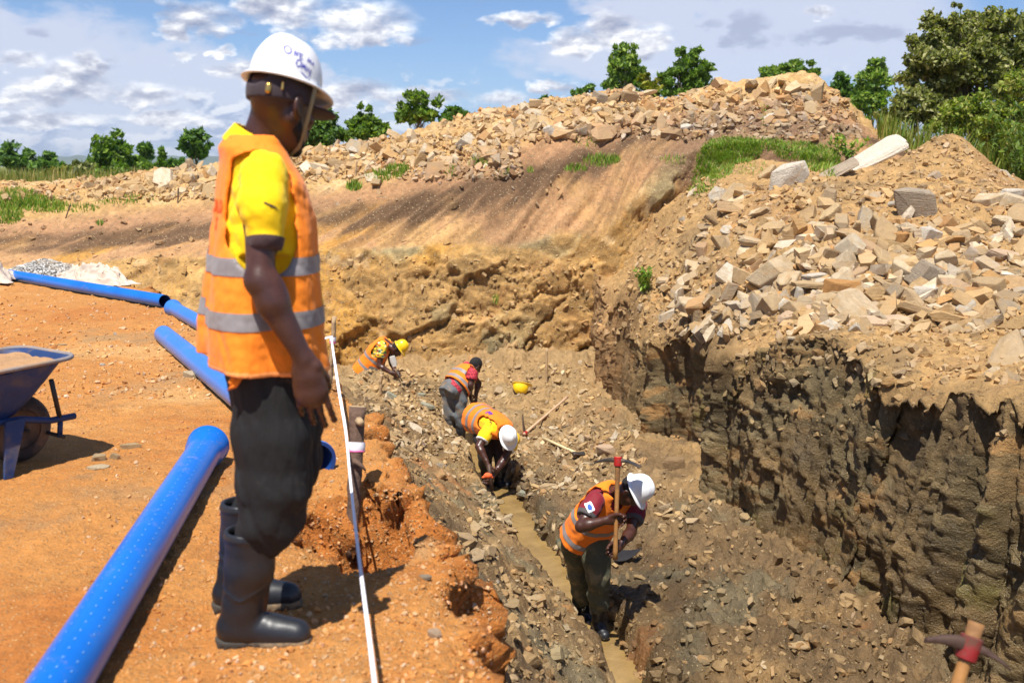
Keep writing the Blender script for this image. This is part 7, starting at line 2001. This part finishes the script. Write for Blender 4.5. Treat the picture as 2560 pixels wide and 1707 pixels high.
# ================================================================== wheelbarrow
def barrow():
    mp = plain('worn_blue_paint', (0.007, 0.032, 0.120), 0.6, 0.3, 5, 0.35, 40, 0.006, dirt=(0.13, 0.10, 0.085), dirt_amt=0.38, dirt_scale=5)
    mr = plain('dusty_rim', (0.22, 0.20, 0.20), 0.7, 0.2, 9, 0.4, 50, 0.006, dirt=(0.36, 0.22, 0.12), dirt_amt=0.6)
    ml = plain('sandy_load', (0.42, 0.235, 0.11), 0.95, 0.25, 3, 0.8, 30, 0.02)
    mt = plain('dusty_tyre', (0.045, 0.036, 0.030), 0.9, 0.3, 9, 0.5, 50, 0.01, dirt=(0.22, 0.14, 0.08), dirt_amt=0.6)
    mb = plain('black_steel', (0.02, 0.02, 0.022), 0.5, 0.2, 9, 0.2)
    O = Vector((-2.513, 4.68, 0.0)); root = empty('wheelbarrow', O)
    tag(root, 'blue wheelbarrow with a sandy load at the left edge of the picture', 'wheelbarrow')
    fx = Vector((0.55, 0.835, 0)).normalized(); sx = Vector((-fx.y, fx.x, 0)); up = Vector((0, 0, 1))       # front of the barrow points right
    W = lambda f, s, z: fx * f + sx * s + up * z
    # tray: pressed pan, wide rim, sloped nose. rings from floor to rim: (f_back, f_front, half width, z)
    rings = [(-0.52, 0.02, 0.17, 0.285), (-0.55, 0.06, 0.20, 0.300), (-0.62, 0.15, 0.235, 0.365), (-0.66, 0.19, 0.258, 0.415), (-0.665, 0.195, 0.262, 0.420), (-0.74, 0.285, 0.300, 0.525), (-0.76, 0.320, 0.318, 0.532), (-0.765, 0.325, 0.322, 0.522)]
    def ring(fb, ff, hw, z, n=9, rise=0.0):
        pts = []; r = min(hw * 0.55, 0.10)
        for (cf, cs, a0) in ((ff - r, hw - r, 0), (fb + r, hw - r, 90), (fb + r, -hw + r, 180), (ff - r, -hw + r, 270)):
            for k in range(n):
                a = R(a0 + 90 * k / (n - 1)); f = cf + r * math.cos(a); pts.append(W(f, cs + r * math.sin(a), z + rise * (f - fb)))
        return pts
    V = []; m = 36
    rings = [(a_, b_, c_ * 0.8, z_ - 0.022) for a_, b_, c_, z_ in rings]
    for (fb, ff, hw, z) in rings: V += ring(fb, ff, hw, z, 9, 0.02 if z > 0.3 else 0.0)
    n = len(rings); F = [(i * m + j, i * m + (j + 1) % m, (i + 1) * m + (j + 1) % m, (i + 1) * m + j) for i in range(n - 1) for j in range(m)]
    F.append(tuple(range(m))[::-1])
    me = bpy.data.meshes.new('tray'); me.from_pydata([tuple(v) for v in V], [], F); me.polygons.foreach_set('use_smooth', np.ones(len(me.polygons), bool)); sharp(me, 35)
    tray = link('tray', me, mp, root)
    rp = ring(-0.763, 0.322, 0.256, 0.507, 9, 0.02); rp.append(rp[0]); rp.append(rp[1])
    v, f, c = tube_np([tuple(q) for q in rp], 0.0115, 8); link('rim', mesh_np('rim', v, [f], True), mr, tray)
    # load
    g = []; N = 40
    for i in range(N):
        for j in range(N):
            a = -1 + 2 * i / (N - 1); b = -1 + 2 * j / (N - 1)
            ff = -0.218 + a * 0.520; ss = b * 0.243 * (1 - 0.10 * abs(a) ** 6)
            q = W(ff, ss, 0); hmp = 0.496 + 0.02 * (ff + 0.7) - 0.006 + 0.006 * (1 - a * a) * (1 - b * b) + 0.006 * float(vnoise(np.array([[ff * 9, ss * 9, 0.3]]), 5)[0]) + 0.006 * float(vnoise(np.array([[ff * 31, ss * 31, 0.3]]), 6)[0])
            g.append((q.x, q.y, hmp))
    link('load', mesh_np('load', np.array(g), grid_faces(N, N), True), ml, root)
    # frame tubes, front loop, wheel forks, legs
    def tube(name, pts, r, mat=mp, sides=10):
        v, f, c = tube_np([tuple(p) for p in pts], r, sides); return link(name, mesh_np(name, v, [f, c], True), mat, root)
    for y in (-1, 1):
        tube('handle_bar', [W(-1.25, 0.30 * y, 0.47), W(-0.75, 0.24 * y, 0.33), W(-0.5, 0.20 * y, 0.268), W(-0.02, 0.165 * y, 0.262), W(0.05, 0.160 * y, 0.255), W(0.20, 0.15 * y, 0.215), W(0.34, 0.14 * y, 0.208)], 0.0165)
        tube('tray_brace', [W(0.20, 0.19 * y, 0.425), W(0.255, 0.148 * y, 0.215)], 0.012, mb)
        tube('axle_bracket', [W(0.262, 0.142 * y, 0.215), W(0.250, 0.142 * y, 0.118)], 0.013)
        # flat bent leg
        bm = bmesh.new(); pts = [(-0.05, 0.27), (0.05, 0.27), (-0.055, 0.006), (-0.095, 0.006)]
        vs = [bm.verts.new(W(f_, 0.205 * y + 0.03 * (1 - z_ / 0.27) * y, z_)) for f_, z_ in pts]; fc = bm.faces.new(vs)
        ex = bmesh.ops.extrude_face_region(bm, geom=[fc]); bmesh.ops.translate(bm, vec=sx * 0.018, verts=[e for e in ex['geom'] if isinstance(e, bmesh.types.BMVert)])
        bmesh.ops.recalc_face_normals(bm, faces=bm.faces[:]); link('leg', mesh_bm('leg', bm), mp, root)
    tube('axle', [W(0.252, -0.175, 0.125), W(0.252, 0.175, 0.125)], 0.010, mb)
    tube('cross_bar', [W(-0.165, -0.20, 0.20), W(-0.165, 0.20, 0.20)], 0.010)
    # wheel (turned on its axle, stands under the tray nose)
    wc = W(0.10, 0.0, 0.168) ; 
    wc = W(0.252 - 0.13, 0.0, 0.170)
    prof = [(-0.034, 0.100), (-0.036, 0.128), (-0.030, 0.152), (-0.014, 0.166), (0.0, 0.170), (0.014, 0.166), (0.030, 0.152), (0.036, 0.128), (0.034, 0.100)]
    V, F = lathe_axis(wc, wc + sx, prof, 44); wh = link('wheel', mesh_np('tyre', V, F, True), mt, root)
    V, F = lathe_axis(wc, wc + sx, [(-0.012, 0.018), (-0.022, 0.022), (-0.018, 0.05), (-0.010, 0.085), (-0.030, 0.100), (0.030, 0.100), (0.010, 0.085), (0.018, 0.05), (0.022, 0.022), (0.012, 0.018)], 32)
    link('rim_disc', mesh_np('rim_disc', V, F, True), mt, wh)
    tube('wheel_axle', [wc - sx * 0.09, wc + sx * 0.16], 0.009, mb)
barrow()

# ================================================================== stakes and marking tape
M_WOOD = plain('split_wood', (0.42, 0.28, 0.15), 0.85, 0.25, 8, 0.6, 40, 0.008)
M_BRANCH = plain('bark_stake', (0.12, 0.070, 0.047), 0.9, 0.35, 9, 0.8, 35, 0.015, dirt=(0.24, 0.14, 0.085), dirt_amt=0.3, dirt_scale=7)
M_CUTWOOD = plain('cut_wood', (0.45, 0.31, 0.17), 0.8, 0.25, 20, 0.4, 60, 0.006)
M_TAPE = plain('white_tape', (0.80, 0.78, 0.82), 0.45, 0.04, 20, 0.1); M_TAPEPINK = plain('pink_tape_edge', (0.78, 0.14, 0.34), 0.5, 0.05, 20, 0)
def stake(name, label, top, foot, r0, r1, mat, cut=None, knots=0, seed=0, sides=10, group='marker stakes'):
    rng = np.random.default_rng(seed); top, foot = Vector(top), Vector(foot)
    root = empty(name, foot); d = top - foot; n = 14
    pts = [foot + d * t + Vector((rng.normal(0, 0.06), rng.normal(0, 0.06), 0)) * r0 * 3 * math.sin(math.pi * t) - foot for t in np.linspace(-0.12, 1, n)]
    rad = [r1 + (r0 - r1) * t + rng.normal(0, 0.05) * r0 for t in np.linspace(0, 1, n)]
    v, f, c = tube_np([tuple(p) for p in pts], rad, sides)
    link('shaft', mesh_np('shaft', v, [f, c], True), mat, root)
    if cut is not None:
        e = pts[-1] + (pts[-1] - pts[-2]).normalized() * 0.002
        v, f, c = tube_np([tuple(pts[-1] - (pts[-1] - pts[-2]) * 0.02), tuple(e)], [rad[-1] * 0.97, rad[-1] * 0.9], sides); link('cut_end', mesh_np('cut_end', v, [f, c], False), cut, root)
    tag(root, label, 'stake', group); return root, pts, rad
# thin split stake with a ribbon knot
s1t, s1f = at(836, 792, 6.6), at(822, 1000, 6.62)
st1, _, _ = stake('wooden_stake', 'pale split stake with a white ribbon knot just right of the standing man', s1t, s1f, 0.0165, 0.015, M_WOOD, M_CUTWOOD, seed=1, sides=5)
# knotty branch stake
s2t, s2f = at(894, 1016, 4.32), at(879, 1352, 4.18)
st2, p2, r2 = stake('branch_stake', 'thick bark-covered branch stake with a white tape band by the trench edge', s2t, s2f, 0.037, 0.025, M_BRANCH, M_CUTWOOD, seed=2)
br = at(905, 1165, 4.2) - s2f
v, f, c = tube_np([tuple(at(884, 1150, 4.22) - s2f), tuple(br), tuple(at(914, 1176, 4.2) - s2f)], [0.014, 0.009, 0.004], 7); link('twig', mesh_np('twig', v, [f, c], True), M_BRANCH, st2)
v, f, c = tube_np([tuple(at(897, 1052, 4.27) - s2f), tuple(at(904, 1058, 4.24) - s2f)], [0.020, 0.013], 8); link('knot', mesh_np('knot', v, [f, c], True), M_CUTWOOD, st2)
def ribbon(name, pts, w, mat, parent=None, O=Vector((0, 0, 0)), twist=(0, 0), flatdir=(1, 0, 0)):
    V = []; n = len(pts)
    for i, p in enumerate(pts):
        t = i / (n - 1); d = (Vector(pts[min(i + 1, n - 1)]) - Vector(pts[max(i - 1, 0)])).normalized()
        a = twist[0] + (twist[1] - twist[0]) * t
        e1 = Vector(flatdir); e1 = (e1 - d * e1.dot(d)).normalized(); e2 = d.cross(e1); s = e1 * math.cos(a) + e2 * math.sin(a); ww = w * (1 + 0.15 * math.sin(9 * t))
        nn = d.cross(s) * 0.0008
        V += [Vector(p) - s * ww - nn - O, Vector(p) + s * ww - nn - O, Vector(p) + s * ww + nn - O, Vector(p) - s * ww + nn - O]
    F = []
    for i in range(n - 1):
        for j in range(4): F.append((i * 4 + j, i * 4 + (j + 1) % 4, i * 4 + 4 + (j + 1) % 4, i * 4 + 4 + j))
    F += [(0, 1, 2, 3), (n * 4 - 4, n * 4 - 3, n * 4 - 2, n * 4 - 1)]
    me = bpy.data.meshes.new(name); me.from_pydata([tuple(v) for v in V], [], F); me.update()
    return link(name, me, mat, parent)
tp = [at(829, 850, 6.58), at(836, 900, 6.1), at(848, 980, 5.3), at(862, 1060, 4.65), at(868, 1110, 4.28), at(875, 1190, 3.95), at(890, 1330, 3.35), at(906, 1460, 2.92), at(924, 1600, 2.56), at(938, 1720, 2.32), at(955, 1850, 2.1)]
sm = []
for i in range(len(tp) - 1):
    a = tp[max(i - 1, 0)]; b = tp[i]; c = tp[i + 1]; e = tp[min(i + 2, len(tp) - 1)]
    for t in (0, 0.25, 0.5, 0.75):
        sm.append(0.5 * ((2 * b) + (c - a) * t + (2 * a - 5 * b + 4 * c - e) * t * t + (-a + 3 * b - 3 * c + e) * t ** 3))
sm.append(tp[-1])
tape = empty('marking_tape', tp[4]); tag(tape, 'white marking tape strung between the two stakes towards the viewer', 'tape')
ribbon('strip', sm, 0.0068, M_TAPE, tape, tp[4], (0.2, 0.9)); ribbon('pink_edge', [p + Vector((0.0015, 0.002, -0.004)) for p in sm], 0.0024, M_TAPEPINK, tape, tp[4], (0.2, 0.9))
def band(parent, c, ax, r, h, mat, name='ribbon_band'):
    a = Vector(c) - Vector(ax).normalized() * h / 2; b = a + Vector(ax).normalized() * h
    V, F = lathe_axis(a, b, [(0, r * 1.02), (h * 0.3, r * 1.08), (h * 0.7, r * 1.05), (h, r * 1.02)], 20); return link(name, mesh_np(name, V - np.array(parent.location), F, True), mat, parent)
band(st2, s2f.lerp(s2t, 0.705), s2t - s2f, 0.039, 0.036, M_TAPE); band(st2, s2f.lerp(s2t, 0.668), s2t - s2f, 0.0395, 0.008, M_TAPEPINK, 'ribbon_edge')
band(st1, s1f.lerp(s1t, 0.74), s1t - s1f, 0.021, 0.030, M_TAPE); band(st1, s1f.lerp(s1t, 0.70), s1t - s1f, 0.0215, 0.010, M_TAPEPINK, 'ribbon_edge')
ribbon('ribbon_tail', [at(832, 842, 6.56), at(820, 843, 6.52), at(810, 847, 6.5)], 0.009, M_TAPE, st1, Vector(st1.location), (0.4, 1.2), (0, 0, 1))
hs_ = seen(1366, 955); 
stake('wooden_stake', 'thin pale stake standing in the rubble before the far wall', at(1367, 872, hs_[0].y), hs_[0], 0.022, 0.02, M_WOOD, None, seed=3, sides=6)
h_ = seen(445, 508); stake('wooden_stake', 'thin dark stick standing in the bank left of the standing man', at(446, 470, h_[0].y), h_[0], 0.016, 0.016, M_BRANCH, None, seed=4, sides=6)
h_ = seen(889, 452); stake('wooden_stake', 'bent pale stake on the slope right of the standing man', at(892, 402, h_[0].y), h_[0], 0.022, 0.016, M_WOOD, None, seed=5, sides=6)
h_ = seen(164, 546); stake('wooden_stake', 'thin bent stick by the grass patch on the left bank', at(176, 512, h_[0].y), h_[0], 0.014, 0.012, M_BRANCH, None, seed=6, sides=6)
h_ = seen(950, 985); stake('wooden_stake', 'short peg in front of the man in the yellow hard hat', at(954, 936, h_[0].y), h_[0], 0.030, 0.028, M_WOOD, None, seed=7, sides=6)

# ================================================================== digging tools
M_STEEL = plain('worn_steel', (0.07, 0.066, 0.064), 0.42, 0.3, 12, 0.3, 60, 0.003, metal=0.5, dirt=(0.20, 0.12, 0.07), dirt_amt=0.5)
M_RUST = plain('rusty_steel', (0.075, 0.040, 0.028), 0.6, 0.3, 12, 0.4, 60, 0.003, metal=0.3, dirt=(0.10, 0.07, 0.05), dirt_amt=0.4)
M_REDPAINT = plain('red_tool_paint', (0.42, 0.012, 0.012), 0.5, 0.25, 12, 0.2, 50, 0.003, dirt=(0.14, 0.07, 0.04), dirt_amt=0.5, dirt_scale=9)
M_HANDLE = plain('oiled_handle', (0.36, 0.17, 0.050), 0.55, 0.3, 7, 0.4, 40, 0.004, dirt=(0.13, 0.06, 0.025), dirt_amt=0.5, dirt_scale=5)
M_PALEHANDLE = plain('pale_handle', (0.66, 0.52, 0.28), 0.7, 0.15, 7, 0.3, 40, 0.004); M_PINKHANDLE = plain('dusty_handle', (0.55, 0.36, 0.22), 0.8, 0.2, 7, 0.3, 40, 0.004)
M_DARKRED = plain('worn_red_paint', (0.22, 0.010, 0.010), 0.5, 0.3, 12, 0.3, 50, 0.003, dirt=(0.10, 0.05, 0.03), dirt_amt=0.6, dirt_scale=14)
def blade_mesh(name, sections):
    """sections: (centre, half width vector, half thickness vector)"""
    V = []; n = len(sections)
    for c, w, t in sections:
        c, w, t = Vector(c), Vector(w), Vector(t)
        for a, b in ((-1, -0.6), (-0.7, -1), (0.7, -1), (1, -0.6), (1, 0.6), (0.7, 1), (-0.7, 1), (-1, 0.6)): V.append(c + w * a + t * b)
    F = [(i * 8 + j, i * 8 + (j + 1) % 8, i * 8 + 8 + (j + 1) % 8, i * 8 + 8 + j) for i in range(n - 1) for j in range(8)] + [tuple(range(8))[::-1], tuple(range(n * 8 - 8, n * 8))]
    me = bpy.data.meshes.new(name); me.from_pydata([tuple(v) for v in V], [], F); me.update(); me.polygons.foreach_set('use_smooth', np.ones(len(me.polygons), bool)); sharp(me, 45); return me
def mattock(label, head, foot, point_dir, blade_dir, hmat, name='mattock', scale=1.0, broad=0.045, socket=M_REDPAINT, metal=M_STEEL, over=0.03, reach=1.0):
    """handle from head down to foot; pick point one way, adze blade the other"""
    head, foot = Vector(head), Vector(foot); root = empty(name, foot); O = foot
    ax = (head - foot).normalized(); p = Vector(point_dir).normalized(); p = (p - ax * p.dot(ax)).normalized(); b = Vector(blade_dir).normalized(); b = (b - ax * b.dot(ax)).normalized(); s = ax.cross(p)
    n = 12; L = (head - foot).length
    pts = [foot + ax * (L + over * scale) * t - O for t in np.linspace(0, 1, n)]
    rad = [0.019 * scale * (1.12 - 0.22 * math.sin(math.pi * min(t * 1.1, 1)) + 0.55 * max(0, t - 0.82)) for t in np.linspace(0, 1, n)]
    v, f, c = tube_np([tuple(q) for q in pts], rad, 12); link('handle', mesh_np('handle', v, [f, c], True), hmat, root)
    hc = head - O
    V, F = lathe_axis(hc - ax * 0.045 * scale, hc + ax * 0.03 * scale, [(0, 0.027 * scale), (0.004, 0.031 * scale), (0.07 * scale, 0.033 * scale), (0.074 * scale, 0.027 * scale)], 20); link('socket', sharp(mesh_np('socket', V, F, True), 40), socket, root)
    k = scale
    link('pick_point', blade_mesh('pick_point', [(hc + p * (0.02 + 0.24 * t * reach) * k - ax * 0.055 * t * t * k * reach, s * (0.017 - 0.010 * t) * k, ax * (0.020 - 0.013 * t) * k) for t in np.linspace(0, 1, 6)]), metal, root)
    link('adze_blade', blade_mesh('adze_blade', [(hc + b * (0.02 + 0.20 * t * reach) * k - ax * 0.05 * t * t * k * reach, b.cross(ax) * (0.016 + (broad - 0.016) * sstep(0.1, 0.9, t)) * k, ax * (0.018 - 0.0155 * t ** 0.6) * k) for t in np.linspace(0, 1, 7)]), metal, root)
    tag(root, label, 'mattock', 'digging tools'); return root
mattock('mattock with red head held upright by the man in maroon', HT + (HT - HB) * 0.0, HB, Vector((-0.75, 0.55, 0.1)), Vector((0.92, -0.35, 0.0)), M_HANDLE, broad=0.05, metal=M_STEEL, reach=0.8)
mattock('mattock with red socket leaning by the wall at the bottom right corner', at(2424, 1612, 2.75), at(2275, 2090, 2.62), Vector((-0.95, -0.1, 0.25)), Vector((0.95, -0.25, -0.2)), M_HANDLE, scale=1.0, broad=0.026, metal=M_RUST, over=0.07, reach=0.50, socket=M_DARKRED)
# dark shovel blade lying under the hands
def shovel():
    h = seen(1560, 1402); p = Vector(h[0]) + Vector((0, 0, 0.05)); root = empty('shovel_blade', p)
    me = blade_mesh('blade', [(Vector((-0.10 + 0.27 * t, 0.02 * t, 0.015 + 0.055 * t * t - 0.02 * math.sin(math.pi * t))), Vector((0, 0.085 * math.sin(math.pi * min(0.35 + 0.65 * t, 0.985)), 0.03 * (1 - t))), Vector((0, 0, 0.005))) for t in np.linspace(0, 1, 9)])
    link('blade', me, plain('dark_steel', (0.03, 0.027, 0.026), 0.5, 0.2, 9, 0.3, metal=0.4), root); tag(root, 'dark curved steel blade lying on the mud below the mattock handle', 'shovel')
shovel()
# pick lying on the rubble
h0, h1 = seen(1312, 1092), seen(1418, 1008)
A0, A1 = Vector(h0[0]) + Vector((0, 0, 0.05)), Vector(h1[0]) + Vector((0, 0, 0.10))
mattock('long-handled pick with a red head lying on the rubble', A0, A1, Vector((-0.3, -0.5, 0.6)), Vector((0.3, 0.5, -0.6)), M_PINKHANDLE, name='pick', broad=0.03, metal=M_RUST)
# sledge hammer
def sledge():
    h0, h1 = seen(1446, 1146), seen(1358, 1106); a, b = Vector(h0[0]) + Vector((0, 0, 0.06)), Vector(h1[0]) + Vector((0, 0, 0.06)); root = empty('sledge_hammer', a)
    v, f, c = tube_np([tuple(b - a), tuple((b - a) * 0.5), (0, 0, 0)], [0.021, 0.018, 0.019], 10); link('handle', mesh_np('handle', v, [f, c], True), M_PALEHANDLE, root)
    d = Vector((b - a)).normalized(); s = d.cross(Vector((0, 0.3, 1))).normalized()
    V, F = lathe_axis(-s * 0.085, s * 0.085, [(0, 0.0), (0.001, 0.026), (0.012, 0.034), (0.035, 0.034), (0.06, 0.029), (0.11, 0.029), (0.135, 0.034), (0.158, 0.034), (0.169, 0.026), (0.17, 0.0)], 8)
    link('head', mesh_np('head', V, F, False), M_STEEL, root); tag(root, 'sledge hammer with a pale handle lying on the rubble', 'hammer', 'digging tools')
sledge()
# club hammer and chisel in the far man's hands
def club():
    c = at(988, 918, 16.05); root = empty('club_hammer', c)
    up_ = Vector((-0.25, 0, 0.97)); s = Vector((0.97, 0, 0.25))
    v, f, q = tube_np([tuple(-up_ * 0.16), tuple(up_ * 0.10)], [0.017, 0.017], 8); link('handle', mesh_np('handle', v, [f, q], True), M_PINKHANDLE, root)
    link('head', blade_mesh('head', [(up_ * (0.02 + 0.17 * t), s * (0.040 + 0.012 * math.sin(3.1 * t)), Vector((0, 0.035, 0))) for t in np.linspace(0, 1, 5)]), plain('pale_dusty_steel', (0.55, 0.52, 0.48), 0.6, 0.2, 9, 0.2), root)
    tag(root, 'dusty club hammer in the hands of the man in the yellow hard hat', 'hammer')
    a, b = at(992, 927, 16.0), at(1006, 954, 15.95); r2 = empty('chisel', b); v, f, q = tube_np([tuple(a - b), (0, 0, 0)], [0.014, 0.009], 7); link('shank', mesh_np('shank', v, [f, q], True), M_STEEL, r2)
    tag(r2, 'steel chisel under the club hammer at the far end', 'chisel')
club()
def small_tools():
    a, b = at(1222, 1160, 11.25), at(1230, 1226, 11.2); r = empty('chisel', b); v, f, q = tube_np([tuple(a - b), (0, 0, 0)], [0.026, 0.022], 8); link('shank', mesh_np('shank', v, [f, q], True), M_RUST, r); tag(r, 'thick stub of a chisel held by the man bent double', 'chisel')
    a = at(1220, 1188, 11.22); r = empty('work_glove', a)
    g = Field(np.array(a) - 0.12, np.array(a) + 0.12, 0.006); g.ell(a, (0.05, 0.035, 0.035), 0.01); g.cone(a, a + Vector((-0.06, -0.01, -0.02)), 0.022, 0.014, 0.01); g.cone(a, a + Vector((0.05, 0.0, -0.025)), 0.02, 0.012, 0.01)
    link('cloth', g.mesh('cloth', a), plain('orange_cloth', (0.80, 0.12, 0.03), 0.8, 0.1, 9, 0.3), r); tag(r, 'orange rag in the fist of the man bent double', 'rag')
small_tools()
# yellow hard hat lying on its side
def lost_hat():
    h = seen(1302, 978); p = Vector(h[0]) + Vector((0, 0, 0.10)); root = empty('hard_hat', p); tag(root, 'muddy yellow hard hat lying upturned on the rubble', 'hard hat')
    helmet('shell', M_YHELMET, p, Vector((0.92, 0.25, -0.25)), Vector((-0.45, -0.55, -0.55)), root, 0.150, 0.122, 0.150, 0.04, 0.010)
lost_hat()

# ================================================================== sheets, gravel heap at the far edge of the ground
M_SHEET = cloth('dusty_white_sack', (0.56, 0.46, 0.37), 0.75, 0.15, 260, dirt=(0.52, 0.32, 0.18), dirt_amt=0.35, fold=0.6)
def sheet(name, label, cx, cy, z, lx, ly, hgt, seed, rz=0.0, yaw_noise=1.0):
    rng = np.random.default_rng(seed); n, m = 90, 60
    a = np.linspace(-1, 1, n)[:, None] * np.ones((1, m)); b = np.linspace(-1, 1, m)[None] * np.ones((n, 1))
    P = np.stack([a * 2.2, b * 2.2, a * 0 + seed], -1)
    w1 = fbm(P, 0.9, 4, 0.55, seed); w2 = fbm(P, 2.1, 3, 0.55, seed + 3, True)
    ex = 1 + 0.22 * fbm(P, 0.7, 3, 0.5, seed + 5)
    X = a * lx * ex + 0.10 * lx * fbm(P, 1.6, 3, 0.5, seed + 6); Y = b * ly * ex + 0.2 * ly * fbm(P, 1.3, 3, 0.5, seed + 7)
    Z = np.maximum(0.012, hgt * ((1 - np.abs(a) ** 3) * (1 - np.abs(b) ** 3) * (0.45 + 0.5 * w1 + 0.45 * w2)))
    c, s = math.cos(rz), math.sin(rz)
    V = np.stack([X * c - Y * s, X * s + Y * c, Z], -1).reshape(-1, 3)
    root = empty(name, (cx, cy, z)); tag(root, label, 'sheet')
    top = mesh_np('cloth', V, grid_faces(n, m), True); o = link('cloth', top, M_SHEET, root)
    sm_ = o.modifiers.new('thickness', 'SOLIDIFY'); sm_.thickness = 0.008; sm_.offset = -1
q = drop(*atz(275, 712, 0.0).xy); sheet('white_sheet', 'crumpled white sheet behind the far blue pipe', -5.2, 12.3, 0.02, 0.62, 0.16, 0.26, 4, R(-26))
sheet('white_sheet', 'dusty white sacking wrapped over the left end of the far pipe', -6.72, 12.35, 0.03, 0.50, 0.34, 0.40, 9, R(12))
def gravel_heap():
    c0 = Vector((-6.35, 13.5, 0.0)); rng = np.random.default_rng(8); V = []; F = []; C = []; base = 0
    root = empty('gravel_heap', c0); tag(root, 'small heap of grey crushed stone behind the far blue pipe', 'gravel heap')
    n = 40; a = np.linspace(-1, 1, n)[:, None] * np.ones((1, n)); b = a.T; r = np.hypot(a, b)
    Z = 0.20 * np.clip(1 - r, 0, 1) ** 0.9 + 0.02 * fbm(np.stack([a * 5, b * 5, a * 0], -1), 1, 3, 0.5, 3) - 0.03
    link('core', mesh_np('core', np.stack([a * 0.62, b * 0.5, Z], -1).reshape(-1, 3), grid_faces(n, n), True), plain('gravel_dust', (0.33, 0.29, 0.24), 0.95, 0.3, 20, 0.8, 60, 0.02), root)
    for k in range(2600):
        an = rng.uniform(0, 6.28); rr = math.sqrt(rng.uniform(0, 1)); p = np.array((0.62 * rr * math.cos(an), 0.5 * rr * math.sin(an), 0.20 * max(0, 1 - rr) ** 0.9))
        tv, tf = PEBBLES[rng.integers(len(PEBBLES))]; s_ = rng.uniform(0.012, 0.032); M = np.array(Euler(rng.uniform(0, 6.28, 3)).to_matrix())
        P = (tv * s_) @ M.T + p; V.append(P); F.append(tf + base); base += len(P); C.append(np.broadcast_to(np.array((0.42, 0.40, 0.37)) * rng.uniform(0.35, 1.6), P.shape))
    o = link('crushed_stone', mesh_np('crushed_stone', np.concatenate(V), np.concatenate(F), False, np.clip(np.concatenate(C), 0, 0.9)), M_RUBBLE, root); tag(o, kind='stuff')
gravel_heap()

# ================================================================== air: far things fade a little to blue
def haze():
    m = bpy.data.materials.new('haze_air'); m.use_nodes = True; t = NT(m.node_tree); t.n.clear()
    out = t.node('ShaderNodeOutputMaterial'); v = t.node('ShaderNodeVolumePrincipled')
    v.inputs['Color'].default_value = (0.80, 0.88, 1.0, 1); v.inputs['Density'].default_value = 0.00011; v.inputs['Anisotropy'].default_value = 0.2
    t.l.new(v.outputs[0], out.inputs['Volume'])
    x0, x1, y0, y1, z0, z1 = -9500, 9500, -60, 9500, -60, 130
    V = [(x, y, z) for x in (x0, x1) for y in (y0, y1) for z in (z0, z1)]
    F = [(0, 1, 3, 2), (4, 6, 7, 5), (0, 4, 5, 1), (2, 3, 7, 6), (0, 2, 6, 4), (1, 5, 7, 3)]
    me = bpy.data.meshes.new('haze'); me.from_pydata(V, [], F); tag(link('haze', me, m), kind='stuff')
haze()
